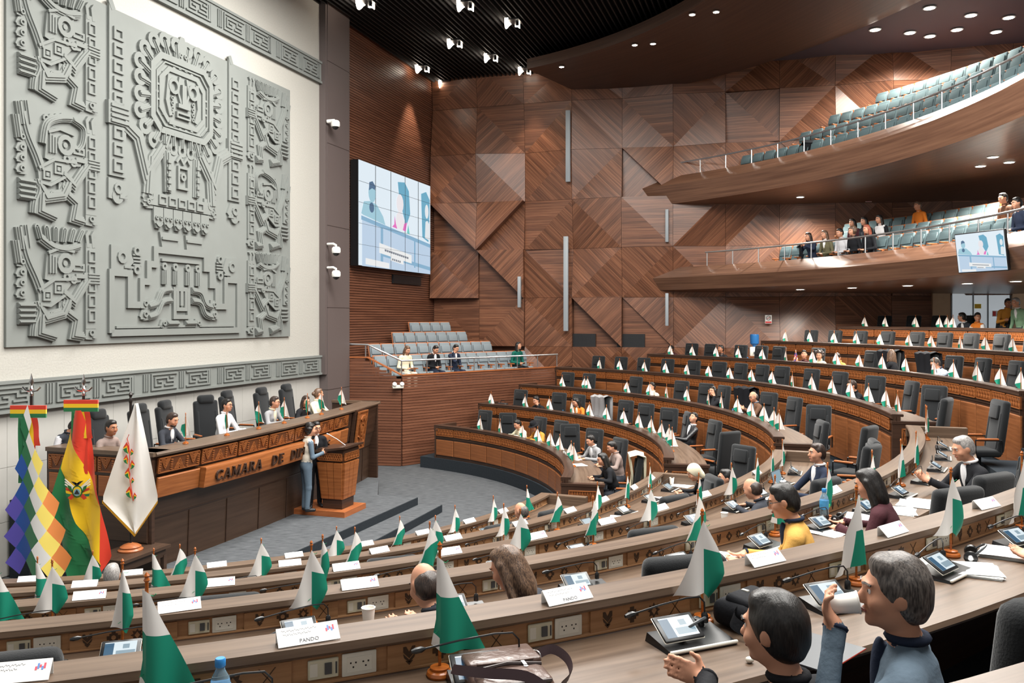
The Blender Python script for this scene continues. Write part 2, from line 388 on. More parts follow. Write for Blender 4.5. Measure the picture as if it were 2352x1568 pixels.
# ---- slatted wall behind the big screen
struct('wall_screen', wbox(20.4, 27.3, 0, 12.3, -11.36, -11.6).mesh('wall_screen', 'wall_dark'), W(20.4, -11.36, 0), WALL_RZ)
p0, p1 = W(20.4, -11.36), W(26.98, -11.36)
d = slats(p0, p1, .02, lambda x: 12.2, .072, .05, .016, 'slat_wood', WN)
o = obj('slat_cladding', d.mesh('slat_cladding', 'slat_wood', org=p0), bpy.data.objects['wall_screen'], kind='stuff')
o.matrix_parent_inverse = (Matrix.Translation(W(20.4, -11.36, 0)) @ Euler((0, 0, WALL_RZ)).to_matrix().to_4x4()).inverted(); o.location = p0

# ================================================================ patterned side wall: faceted wood panels
bk = MB(); bk.box(-.3, .0, 0, 23.5, .3, 12.3)
wall_side = struct('wall_side', bk.mesh('wall_side', 'wall_dark'), S(0, 0, 0), SIDE_RZ)
KW = 1.615
SPEC = {}
def sp(r, txt):
    for c, t in enumerate(txt.split()):
        if t != '.': SPEC[(c, r)] = t
# per cell: diagonal, then for upper and lower triangle grain, base offset, corner offset (in units of 5 cm)
sp(4, '/b22b24 \\h61f36 /h61b36 \\b21b24 \\h36f21 /b22b53 \\f24h41 /h42b36 \\b24f21 /h36b22')
sp(3, '/b22b11 \\f26f11 /b25b22 /b31b22 \\f72f11 /b22b63 /b25b11 \\f36h22 /b24b41 \\f22h52')
sp(2, '\\b96h00 /f96b26 /h22b46 \\f22f62 \\h33h33 /h24f33 /f61b24 \\h22f52 /b34b22 \\f24h31')
sp(1, '\\f22f79 \\f88h00 \\h11b62 /b34b31 /b31b57 \\h42f22 /f25b61 \\b22f44 /h36b22 \\f52b24')
sp(0, '\\h00h00 /h00b66 \\f24f52 \\f88h00 \\f32h11 /b44b25 \\h31f63 /f22b52 \\b44h22 /h33h33')
sp(-1, '\\h00h00 \\h00h00 \\f33f22 /b42b22 \\f33f24 /b44b22 \\f22h42 /b36b22 \\f22f33 /h33h33')
sp(5, '/h11b11 \\h11f22 /h11b22 \\b11b22 /b23f42 \\f22h11 /h22b44 \\f22f41 /h22b33 \\h11f33')
def tri_panel(pts, grain, ds, inst):
    (k0, z0) = pts[0]
    d = MB(); base = [Vector((k-k0, 0, z-z0)) for k, z in pts]
    top = [Vector((k-k0, -dd, z-z0)) for (k, z), dd in zip(pts, ds)]
    a = {'h': 0, 'f': PI/4, 'b': -PI/4}[grain]; ca, sa = math.cos(a), math.sin(a); off = rnd.random()*9
    n = 3
    cr = (pts[1][0]-pts[0][0])*(pts[2][1]-pts[0][1])-(pts[2][0]-pts[0][0])*(pts[1][1]-pts[0][1])
    fs = [(3, 4, 5)] if cr > 0 else [(5, 4, 3)]
    fs += [(i, (i+1) % 3, 3+(i+1) % 3, 3+i) if cr > 0 else ((i+1) % 3, i, 3+i, 3+(i+1) % 3) for i in range(3)]
    vs = base+top
    uv = [[((vs[i].x)*ca+(vs[i].z)*sa+off, -(vs[i].x)*sa+(vs[i].z)*ca+off) for i in f] for f in fs]
    d.add(vs, fs, 0, uv)
    o = obj('wood_panel', d.mesh('wood_panel', 'panel_wood', smooth=0), wall_side, (k0, 0, z0))
STEP = {(0, 2), (1, 2), (0, 1), (1, 1), (0, 0), (1, 0), (3, 0), (4, 3), (2, 1), (0, -1), (1, -1), (4, 0), (6, 4), (7, 3), (9, 1), (11, 4)}
VD = {(c, r): (.05+.46*rnd.random()) for c in range(16) for r in range(9)}
for c in range(14):
    for r in range(-2, 6):
        z0 = 3.0+1.6*r; z1 = min(z0+1.6, 12.28); k0 = KW*c; k1 = k0+KW
        if (c, r) in SPEC: t = SPEC[(c, r)]
        elif r == -2: t = '\\h00h00' if c < 3 else rnd.choice(['/b22b33', '\\f22f33'])
        else: t = rnd.choice(['/b24b42', '\\f42f24', '/h34b22', '\\f25h41', '/f33b52', '\\b42h24'])
        if r == 0 and c in (10, 11) or r == -1 and c in (10, 11): continue      # the glass door stands here
        g = .004
        a0, a1, b0, b1 = k0+g, k1-g, z0+g, z1-g
        gA, gB = t[1], t[4]; q = [int(t[i])*.05+.03 for i in (2, 3, 5, 6)]
        v = {(i, j): VD[c+i, r+j+2] for i in (0, 1) for j in (0, 1)}
        if t[0] == '/':
            A = [(a0, b1), (a0, b0), (a1, b1)]; B = [(a1, b0), (a1, b1), (a0, b0)]; dA = [v[0, 1], v[0, 0], v[1, 1]]; dB = [v[1, 0], v[1, 1], v[0, 0]]
        else:
            A = [(a1, b1), (a0, b1), (a1, b0)]; B = [(a0, b0), (a1, b0), (a0, b1)]; dA = [v[1, 1], v[0, 1], v[1, 0]]; dB = [v[0, 0], v[1, 0], v[0, 1]]
        if (c, r) in STEP: dA = [q[1], q[0], q[0]]; dB = [q[3], q[2], q[2]]
        tri_panel(A, gA, dA, 0); tri_panel(B, gB, dB, 0)

# ================================================================ ceiling
ce = MB(); ce.add([(-16, -6, 12.3), (-16, 32, 12.3), (22, 32, 12.3), (22, -6, 12.3)], [(0, 1, 2, 3)])
ceil = struct('ceiling', ce.mesh('ceiling', 'ceiling_black'))
d = MB(); t = -11.2
while t < 9:
    s1 = 26.9+.064*(t+11.3); q = [W(8, t), W(s1, t), W(s1, t+.035), W(8, t+.035)]
    d.hexa([p+Vector((0, 0, 11.93)) for p in q], [p+Vector((0, 0, 12.07)) for p in q]); t += .15
obj('ceiling_slats', d.mesh('ceiling_slats', 'slat_black'), ceil, kind='stuff')
d = MB(); d.sweep([(0, 11.42), (0, 11.72), (.5, 11.9), (4.6, 11.9), (5.3, 11.62), (4.3, 11.3)], 11.4, R(-30), R(54), 60)
struct('ceiling_bulkhead', d.mesh('ceiling_bulkhead', 'bulkhead_wood'))
d = MB(); d.sweep([(0, 11.88), (9, 11.88), (9, 12.1), (0, 12.1)], 16.2, R(-30), R(48), 40)
struct('ceiling_upper', d.mesh('ceiling_upper', 'ceiling_mauve'))
# ================================================================ balconies
RB = 15.2
def soffit_z(z, fh, r_): return z-fh-.13*(r_-RB-.55)/6.45
def balcony(name, z, rows, rise, fh):
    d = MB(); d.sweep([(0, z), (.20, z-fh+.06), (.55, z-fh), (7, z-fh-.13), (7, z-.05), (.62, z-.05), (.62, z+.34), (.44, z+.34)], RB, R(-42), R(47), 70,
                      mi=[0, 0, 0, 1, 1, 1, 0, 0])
    struct(name, d.mesh(name, ['balcony_wood', 'carpet_dark']))
    for i in range(rows):
        d = MB(); d.sweep([(0, z-.04), (.9 if i < rows-1 else 3, z-.04), (.9 if i < rows-1 else 3, z-.02+rise*i), (0, z-.02+rise*i)], RB+.7+.85*i, R(-42), R(47), 60)
        struct('floor_tier', d.mesh('floor_tier', 'carpet_dark'))
balcony('floor_balcony_lower', 5.2, 3, .34, .44)
balcony('floor_balcony_upper', 8.1, 4, .54, .62)
for z, th0, th1, nm in ((5.54, 39, -42, 'lower'), (8.44, 43.5, -42, 'upper')):
    t = thing('balcony_railing', 'long steel handrail along the front of the %s balcony' % nm, 'railing', P(RB+.52, 0, z))
    org = P(RB+.52, 0, z); n = 60
    pts = [P(RB+.52, R(th0+(th1-th0)*i/n), z+.42)-org for i in range(n+1)]
    d = MB(); d.tube(pts, .024, 8); obj('handrail', d.mesh('handrail', 'steel'), t)
    pm = MB(); pm.tube([(0, 0, -.02), (0, 0, .42)], .016, 6); pm = pm.mesh('post', 'steel')
    k = 0
    while R(th0)-k*.062 > R(th1): obj('post', pm, t, P(RB+.52, R(th0)-k*.062-.004, z)-org); k += 1
# ================================================================ side gallery box
GA = Vector((-2.94, 22.6, 0)); GB = Vector((1.42, 26.5, 0)); GL = W(20.45, -11.2)
GU = (GB-GA).normalized(); GW = Vector((-GU.y, GU.x, 0))      # along the front, back into the gallery
def gz(x): return 2.85 if x < .40 else 2.85-(x-.40)/.58*.50
box = MB(); pts = [GL, GA, GB, S(side_k(1290), .1), S(.3, .1), W(26.9, -11.2)]
box.prism([(p.x-GA.x, p.y-GA.y) for p in pts], lambda x, y, q: Vector((x, y, 2.05*q)))
gbox = struct('floor_gallery', box.mesh('floor_gallery', 'wall_dark'), GA)
d = slats(GA, GB, .01, lambda x: 2.40, .075, .05, .012, 'slat_wood', -GW); obj('slat_front', d.mesh('slat_front', 'slat_wood', org=GA), gbox, kind='stuff')
outl = Vector(((GA-GL).y, -(GA-GL).x, 0)).normalized()
d = slats(GL, GA+outl*.02, .01, gz, .075, .05, .012, 'slat_wood', outl); obj('slat_side', d.mesh('slat_side', 'slat_wood', org=GA), gbox, kind='stuff')
cap = MB()
for a, b, z0, z1 in ((GA, GB, 2.40, 2.40), (GL+(GA-GL)*.42, GA, 2.87, 2.41), (GL, GL+(GA-GL)*.42, 2.87, 2.87)):
    u = (b-a).normalized(); nn = Vector((u.y, -u.x, 0))
    q = [a+nn*.07, b+nn*.07, b-nn*.06, a-nn*.06]; zz = [z0, z1, z1, z0]
    cap.hexa([p-GA+Vector((0, 0, zq)) for p, zq in zip(q, zz)], [p-GA+Vector((0, 0, zq+.03)) for p, zq in zip(q, zz)])
obj('parapet_cap', cap.mesh('parapet_cap', 'seat_wood'), gbox)
for i in range(1, 4):      # seating tiers
    d = MB(); x0 = (-1.0, -.1, .7)[i-1]; x1 = 4.6-.55*i; w0 = .35+.85*i
    q = [GA+GU*x0+GW*w0, GA+GU*x1+GW*w0, GA+GU*x1+GW*(w0+.85), GA+GU*x0+GW*(w0+.85)]
    d.hexa([p-GA+Vector((0, 0, 2.04)) for p in q], [p-GA+Vector((0, 0, 2.05+.3*i)) for p in q]); obj('seating_tier', d.mesh('seating_tier', 'carpet_dark'), gbox)
t = thing('gallery_railing', 'bent steel handrail on the parapet of the side gallery', 'railing', GA+Vector((0, 0, 2.4)))
zz = 2.4
rp = [GL+Vector((0, 0, 3.24)), GL+(GA-GL)*.42+Vector((0, 0, 3.22)), GA+Vector((0, 0, 2.80)), GB+Vector((0, 0, 2.80))]
d = MB(); d.tube([p-GA-Vector((0, 0, zz)) for p in rp], .026, 8); obj('handrail', d.mesh('handrail', 'steel'), t)
pm = MB(); pm.tube([(0, 0, 0), (0, 0, .39)], .017, 6); pm = pm.mesh('post', 'steel')
for i in range(8): obj('post', pm, t, (GB-GA)*(i/7)*.995)
obj('post', pm, t, GL+(GA-GL)*.38-GA+Vector((0, 0, .45)))
# ================================================================ desk rows
TH_AISLE = .72
FAR_END = {1: 54.2, 2: 53.8, 3: 53.2, 4: 52.8, 5: 43.4, 6: 32.6, 7: 28.3}
PITCH = .84
def aisle_th(n, side): return AX+side*math.asin(TH_AISLE/(rn(n)+.3))
def carved_mesh(wd, ht, key):
    """orange panel with a frame and an interlaced zigzag in relief, facing -y"""
    d = MB(); d.box(-wd/2, -.012, -ht/2, wd/2, .012, ht/2, 1)
    e = .014
    for a in ((-wd/2, -ht/2, wd/2, -ht/2+e), (-wd/2, ht/2-e, wd/2, ht/2), (-wd/2, -ht/2, -wd/2+e, ht/2), (wd/2-e, -ht/2, wd/2, ht/2)):
        d.box(a[0], -.024, a[1], a[2], -.01, a[3])
    hw, hh = wd/2-e-.01, ht/2-e-.006
    def bar(x0, z0, x1, z1, wb=.011, y=-.024, mi=0):
        v = Vector((x1-x0, 0, z1-z0)); n = Vector((-v.z, 0, v.x)).normalized()*wb/2
        q = [Vector((x0, -.011, z0))-n, Vector((x1, -.011, z1))-n, Vector((x1, -.011, z1))+n, Vector((x0, -.011, z0))+n]
        d.hexa([p+Vector((0, y+.011, 0)) for p in q], q, mi)
    if key == 'lattice':
        nn = 5; st = 2*hw/nn
        for i in range(nn):
            x = -hw+st*i
            bar(x, -hh, x+st/2, hh); bar(x+st/2, hh, x+st, -hh)
            bar(x, hh, x+st/2, -hh, .009, -.020); bar(x+st/2, -hh, x+st, hh, .009, -.020)
            bar(x+st*.2, 0, x+st*.5, hh*.62, .008, -.02); bar(x+st*.5, -hh*.62, x+st*.8, 0, .008, -.02)
    elif key == 'chevron':
        for i, c in enumerate((-hw*.72, hw*.72)):
            for k in range(4):
                q = hh*(1-.24*k); bar(c-q*.95, hh, c, hh-q*1.6, .012); bar(c, hh-q*1.6, c+q*.95, hh, .012)
        for k in range(4):
            q = hh*(1-.24*k); bar(-q*.95, -hh, 0, -hh+q*1.6, .012); bar(0, -hh+q*1.6, q*.95, -hh, .012)
        for x in (-hw*.98, -hw*.40, hw*.40, hw*.98):
            for k in range(5): bar(x-.02, hh*(.7-.36*k), x+.02, hh*(.6-.36*k), .02)
    return d
def inlay_mesh(wd, ht):
    """tan panel with four dark inlaid motifs, facing +y (the seat)"""
    d = MB(); d.box(-wd/2, -.006, -ht/2, wd/2, .006, ht/2)
    fn = lambda x, z, q: Vector((x, .0062+.0018*q, z))
    def po(pts, mi=1): d.prism([(-x, z) for x, z in pts], lambda x, z, q: fn(-x, z, q), mi=mi)
    r = ht*.36
    cx = wd*.34                                   # shield with chevrons
    po([(cx-r*.7, r), (cx-r*.35, r), (cx, r*.35), (cx+r*.35, r), (cx+r*.7, r), (cx+r*.7, r*.4), (cx, -r*.35), (cx-r*.7, r*.4)])
    po([(cx-r*.7, r*.2), (cx, -r*.5), (cx+r*.7, r*.2), (cx+r*.6, -r*.25), (cx, -r*.85), (cx-r*.6, -r*.25)])
    po([(cx-r*.45, -r*.6), (cx+r*.45, -r*.6), (cx, -r*1.1)])
    cx = wd*.10                                   # stepped cross with round eye
    a, b, c = r, r*.62, r*.3
    st = [(-c, a), (c, a), (c, b), (b, b), (b, c), (a, c), (a, -c), (b, -c), (b, -b), (c, -b), (c, -a), (-c, -a), (-c, -b), (-b, -b), (-b, -c), (-a, -c), (-a, c), (-b, c), (-b, b), (-c, b)]
    po([(cx+x, z) for x, z in st]); po2 = [(cx+r*.36*math.cos(k*PI/5), r*.36*math.sin(k*PI/5)) for k in range(10)]
    d.prism([(x, z) for x, z in po2], lambda x, z, q: Vector((x, .0081+.0008*q, z)), mi=0)
    cx = -wd*.12                                    # star flower with diamond
    po([(cx+(r if k % 2 == 0 else r*.62)*math.cos(k*PI/8), (r if k % 2 == 0 else r*.62)*math.sin(k*PI/8)) for k in range(16)])
    d.prism([(cx-r*.4, 0), (cx, -r*.55), (cx+r*.4, 0), (cx, r*.55)], lambda x, z, q: Vector((x, .0081+.0008*q, z)), mi=0)
    cx = -wd*.34                                    # crossed staffs
    for sg in (-1, 1):
        po([(cx-sg*r*.9, -r), (cx-sg*r*.78, -r), (cx+sg*r*.9, r), (cx+sg*r*.78, r)])
    return d
CM_ = ['desk_orange', 'desk_recess_shade']
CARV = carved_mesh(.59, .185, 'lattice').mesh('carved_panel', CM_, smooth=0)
def flat_panel(wd, ht):
    d = MB(); d.box(-wd/2, -.010, -ht/2, wd/2, .012, ht/2)
    e = .012; d.hexa([(-wd/2, -.010, -ht/2), (wd/2, -.010, -ht/2), (wd/2, -.010, ht/2), (-wd/2, -.010, ht/2)][::-1],
                     [(-wd/2+e, -.02, -ht/2+e), (wd/2-e, -.02, -ht/2+e), (wd/2-e, -.02, ht/2-e), (-wd/2+e, -.02, ht/2-e)][::-1])
    return d
INL = inlay_mesh(.50, .088).mesh('inlay_panel', ['desk_band', 'inlay'], smooth=0)
pl = MB(); pl.join(rbox(.105, .008, .068, .003, 1)); pl.box(-.028, .003, -.018, -.004, .010, .02, 1); pl.box(-.047, .003, -.02, -.041, .0055, .02, 1); pl.box(.02, .003, -.022, .046, .0055, .022, 2)
SWP = pl.mesh('switch_plate', ['ivory_plastic', 'grey_plastic', 'white_plastic'])
pl = MB(); pl.join(rbox(.122, .008, .08, .0035, 2)); pl.box(-.044, .003, -.026, .044, .0055, .026, 0)
for cx in (-.022, .022):
    for x, z in ((-.009, .006), (.009, .006), (0, -.009)): pl.box(cx+x-.0028, .005, z-.0028, cx+x+.0028, .0062, z+.0028, 1)
OUP = pl.mesh('outlet_plate', ['white_plastic', 'black_plastic'])
ROWNAME = {1: 'innermost', 2: 'second', 3: 'third', 4: 'fourth', 5: 'fifth', 6: 'sixth', 7: 'topmost'}
NEAR_SEATS = {}
def near_seats(n, th_ref):
    out = []; dth = PITCH/(rn(n)+.24); k = 0
    lo, hi = R(-88), aisle_th(n, -1)-.3/rn(n)
    t = th_ref
    while t-dth > lo: t -= dth
    while t < hi: out.append(t); t += dth
    return out
for n, ref in ((1, -49.8), (2, -54.1), (3, -55.2), (4, -54.1), (5, -61.0), (6, -60.0)): NEAR_SEATS[n] = near_seats(n, R(ref))
def desk_row(n, near):
    th0, th1 = (R(-89), aisle_th(n, -1)) if near else (aisle_th(n, 1), R(FAR_END[n]))
    mid = (th0+th1)/2; r = rn(n)+(.19 if near and n == 6 else 0); z0 = zf(n); zd = zt(n)-.15; zb = zf(n-1) if n > 1 else zf(1)
    org = P(r, mid, z0)
    lab = ('%s curved desk row on the near side, seen from its seats' if near else '%s curved desk row across the hall with carved front') % ROWNAME[n]
    t = thing('curved_desk', lab, 'desk', org, 0, 'desk rows on the near side' if near else 'desk rows across the hall')
    N = 48
    def part(name, prof, mat, lift=0.0, a=th0, b=th1):
        d = MB(); d.sweep(prof, r, a, b, N, org=org); return obj(name, d.mesh(name, mat), t)
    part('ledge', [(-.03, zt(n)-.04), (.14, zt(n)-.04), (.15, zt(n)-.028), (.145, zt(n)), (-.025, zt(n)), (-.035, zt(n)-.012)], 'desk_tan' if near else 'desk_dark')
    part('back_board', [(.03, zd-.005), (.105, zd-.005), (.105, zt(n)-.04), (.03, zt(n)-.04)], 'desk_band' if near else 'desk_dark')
    part('worktop', [(.02, zd-.035), (.70, zd-.035), (.71, zd-.02), (.70, zd), (.02, zd)], 'desk_tan')
    part('front_frame', [(.0, zb), (.05, zb), (.05, zt(n)-.04), (.0, zt(n)-.04)], 'desk_dark')
    if near:
        part('upper_moulding', [(.100, zt(n)-.047), (.113, zt(n)-.047), (.113, zt(n)-.040), (.100, zt(n)-.040)], 'desk_band')
        part('lower_moulding', [(.100, zd+.012), (.118, zd+.004), (.118, zd+.010), (.104, zd+.018)], 'desk_band')
        part('foot_moulding', [(.095, zd-.001), (.125, zd-.001), (.120, zd+.003), (.095, zd+.006)], 'desk_dark')
    else:
        a0 = th1-.02/r; dth = .625/r; k = 0
        hl = zt(n)-.36-zb-.10
        low = flat_panel(.60, hl).mesh('lower_panel', 'desk_lower', smooth=0)
        while a0-dth*(k+1) > th0-.2*dth:
            a = a0-dth*(k+.5); rz = a+PI/2+PI
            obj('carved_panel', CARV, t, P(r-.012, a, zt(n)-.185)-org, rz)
            obj('lower_panel', low, t, P(r-.012, a, zb+.08+hl/2)-org, rz); k += 1
        part('middle_moulding', [(-.02, zt(n)-.33), (.01, zt(n)-.33), (.01, zt(n)-.305), (-.02, zt(n)-.305)], 'desk_dark')
        part('upper_moulding', [(-.03, zt(n)-.075), (.01, zt(n)-.075), (.01, zt(n)-.04), (-.03, zt(n)-.04)], 'desk_dark')
    # closed ends with an inset carving
    for a, sg in ((th0, -1), (th1, 1)):
        c = P(r, a, z0); ey = Vector((math.cos(a), math.sin(a), 0)); ex = Vector((-math.sin(a), math.cos(a), 0))*sg
        T = Matrix(((ey.x, ex.x, 0, c.x-org.x), (ey.y, ex.y, 0, c.y-org.y), (0, 0, 1, 0), (0, 0, 0, 1)))
        d = MB(); d.box(-.02, -.03, 0, .72, .02, zd-z0+.0, T=T)
        d.box(-.03, -.13, zd-z0-.02, .74, .035, zd-z0+.14 if near or True else 0, T=T) if False else None
        obj('end_panel', d.mesh('end_panel', 'desk_dark', smooth=0), t)
        d = MB(); d.box(-.03, -.10, zt(n)-.15-z0, .74, .03, zt(n)-.005-z0-(.10 if (not near) and sg < 0 else 0), T=T); obj('end_rail', d.mesh('end_rail', 'desk_dark' if not near else 'desk_tan', smooth=0), t)
        if not (near and a == th0):
            d = MB(); Tm = T @ Matrix.Translation((.36, .036, zd-z0-.20)) @ Euler((0, 0, PI)).to_matrix().to_4x4()
            d.join(carved_mesh(.50, .26, 'lattice'), Tm); obj('carved_inset', d.mesh('carved_inset', CM_, smooth=0), t)
    if near:
        for s in NEAR_SEATS[n]:
            if s < R(-86): continue
            dx = lambda x: s+x/(r+.1)
            q = .1065
            zz = zt(n)-.095
            obj('switch_plate', SWP, t, P(r+q+.004, dx(.075), zz)-org, seat_rz(dx(.075))+PI)
            obj('outlet_plate', OUP, t, P(r+q+.004, dx(.20), zz)-org, seat_rz(dx(.20))+PI)
            obj('inlay_panel', INL, t, P(r+q, dx(.55), zz)-org, seat_rz(dx(.55))+PI)
    return t
for n in range(1, 8): desk_row(n, False)
for n in range(1, 7): desk_row(n, True)
# ================================================================ carved stone relief on the front wall
class Relief(MB):
    h = .05; b = .0
    def q(s, u, v, w): return Vector((u, -(s.b+s.h*w), v))
    def poly(s, pts, h=.05, b=0.0): s.h = h; s.b = b; s.prism(pts, s.q); return s
    def rect(s, u0, v0, u1, v1, h=.05, b=0.0): return s.poly([(u0, v0), (u1, v0), (u1, v1), (u0, v1)], h, b)
    def frame(s, u0, v0, u1, v1, w, h=.05, b=0.0):
        s.rect(u0, v0, u1, v0+w, h, b); s.rect(u0, v1-w, u1, v1, h, b); s.rect(u0, v0+w, u0+w, v1-w, h, b); s.rect(u1-w, v0+w, u1, v1-w, h, b)
    def ring(s, u, v, r0, r1, h=.05, b=0.0, n=14, sx=1.0):
        s.h = h; s.b = b; vs = []; fs = []
        for w in (0, 1):
            for r in (r1, r0): vs += [s.q(u+r*sx*math.cos(2*PI*k/n), v+r*math.sin(2*PI*k/n), w) for k in range(n)]
        for k in range(n):
            j = (k+1) % n
            fs += [(2*n+k, 2*n+j, 3*n+j, 3*n+k), (k, j, 2*n+j, 2*n+k), (n+j, n+k, 3*n+k, 3*n+j)]
        s.add(vs, fs)
    def disc(s, u, v, r, h=.05, b=0.0, n=12): s.poly([(u+r*math.cos(2*PI*k/n), v+r*math.sin(2*PI*k/n)) for k in range(n)], h, b)
    def strip(s, pts, w, h=.05, b=0.0):
        pts = [Vector((p[0], p[1])) for p in pts]; Lf = []; Rt = []
        for i, p in enumerate(pts):
            d0 = (p-pts[i-1]).normalized() if i else (pts[1]-p).normalized(); d1 = (pts[i+1]-p).normalized() if i < len(pts)-1 else d0
            m = (d0+d1).normalized(); n = Vector((-m.y, m.x)); k = w/2/max(.5, n.dot(Vector((-d0.y, d0.x))))
            Lf.append(p+n*k); Rt.append(p-n*k)
        for i in range(len(pts)-1): s.poly([Lf[i][:], Rt[i][:], Rt[i+1][:], Lf[i+1][:]], h, b)
    def dstrip(s, pts, w, h=.05): w *= 1.35; s.strip(pts, w, h); s.strip(pts, w*.62, .022, h); s.strip(pts, w*.22, .02, h+.022)
def curve(pts, n=5):
    out = []; P_ = [Vector(p) for p in pts]; P_ = [P_[0]]+P_+[P_[-1]]
    for i in range(1, len(P_)-2):
        for k in range(n):
            t = k/n; a, b, c, d = P_[i-1], P_[i], P_[i+1], P_[i+2]
            out.append(tuple(.5*((2*b)+(-a+c)*t+(2*a-5*b+4*c-d)*t*t+(-a+3*b-3*c+d)*t*t*t)))
    return out+[tuple(P_[-2])]
def beast(g, u, v, s, f=1):
    """small animal head: plate, ring eye, beak"""
    g.poly([(u-f*.5*s, v-.4*s), (u+f*.2*s, v-.45*s), (u+f*.6*s, v-.1*s), (u+f*.35*s, v+.4*s), (u-f*.5*s, v+.45*s)], .04)
    g.ring(u, v+.05*s, .12*s, .24*s, .03, .04, 10); g.rect(u+f*.1*s if f > 0 else u-.55*s, v-.34*s, u+.55*s if f > 0 else u-.1*s, v-.26*s, .02, .04)
def runner(crown):
    g = Relief()
    # staff
    g.rect(1.42, .18, 1.66, 1.62, .045)
    for k in range(5): g.frame(1.46, .30+k*.25, 1.62, .50+k*.25, .03, .03, .045)
    for a in (1.44, 1.56): g.strip([(a+.03, 1.55), (a, 1.75), (a+.05, 1.82)], .06, .05)
    beast(g, 1.54, .1, .24); g.rect(1.36, .92, 1.70, 1.12, .07); [g.rect(1.44, .94+.05*k, 1.70, .965+.05*k, .02, .07) for k in range(4)]
    # wing and tail feathers
    g.dstrip(curve([(.16, 1.62), (.26, 1.3), (.42, 1.0), (.52, .78)]), .13, .05)
    for k, (a, b) in enumerate(((.10, 1.76), (.22, 1.80), (.05, 1.55))): g.dstrip([(a, b), (a+.06, b-.34)], .09, .05)
    for k in range(4): beast(g, .16, 1.22-.16*k, .19, -1)
    for k in range(4): g.dstrip([(.10, .56-.085*k), (.40, .56-.085*k)], .06, .045)
    g.dstrip(curve([(.42, .62), (.46, .45), (.38, .25), (.36, .08)]), .09, .045)
    # head and crown
    g.poly([(.58, .98), (.62, 1.38), (.80, 1.50), (1.14, 1.46), (1.24, 1.26), (1.38, 1.16), (1.30, .96), (.9, .90)], .05)
    g.ring(.96, 1.25, .09, .17, .045, .05); g.ring(.96, 1.25, .0, .045, .03, .05, 10); g.ring(.99, 1.03, .03, .075, .035, .05, 10); g.ring(1.13, .99, .03, .07, .035, .05, 10); g.frame(1.12, 1.14, 1.36, 1.26, .035, .03, .05); g.rect(1.18, 1.02, 1.38, 1.09, .03, .05)
    for k in range(3): g.strip([(.66+.055*k, 1.38-.02*k), (.66+.055*k, 1.08)], .03, .035, .05)
    g.strip([(.62, 1.40), (.84, 1.49), (1.14, 1.45)], .045, .04, .05); g.poly([(.78, .90), (1.10, .92), (.96, .80)], .055)
    if crown:
        g.dstrip(curve([(.50, 1.62), (.74, 1.50), (1.0, 1.48), (1.28, 1.56)]), .11, .055)
        for k in range(6):
            a = .50+.15*k; g.dstrip([(a, 1.62-.03*math.sin(k*.6)), (a-.06+.03*k, 1.80)], .075, .05); g.ring(a-.06+.03*k, 1.80, .022, .05, .05, 0, 9)
    else:
        g.dstrip(curve([(.55, 1.2), (.62, 1.52), (.84, 1.66), (1.1, 1.72)]), .10, .05); g.dstrip(curve([(1.14, 1.70), (1.36, 1.60), (1.34, 1.34), (1.22, 1.2)]), .08, .05)
        for k in range(4): g.ring(.62+.11*k, 1.62+.03*k, .03, .065, .04, .0, 9)
    # sash, arm, legs
    g.poly([(.44, .78), (.74, .96), (1.16, .98), (.96, .76), (.66, .58), (.46, .60)], .06)
    for a, b in ((.60, .72), (.82, .84)): g.frame(a-.085, b-.085, a+.085, b+.085, .035, .03, .06); g.rect(a-.03, b-.03, a+.03, b+.03, .03, .06)
    g.strip([(.44, .80), (.74, .98), (1.18, 1.0)], .045, .03, .06); g.strip([(.46, .58), (.66, .56), (.98, .75)], .045, .03, .06)
    g.dstrip([(.92, .78), (1.16, .62), (1.34, .86), (1.46, 1.0)], .12, .055)
    g.dstrip([(.46, .56), (.60, .36), (.94, .44), (1.06, .66)], .14, .055); beast(g, .72, .42, .2); beast(g, .96, .56, .2)
    g.dstrip([(.52, .42), (.50, .14), (.80, .06)], .12, .055); g.dstrip([(1.02, .46), (1.22, .34), (1.16, .08), (1.36, .05)], .12, .055)
    return g
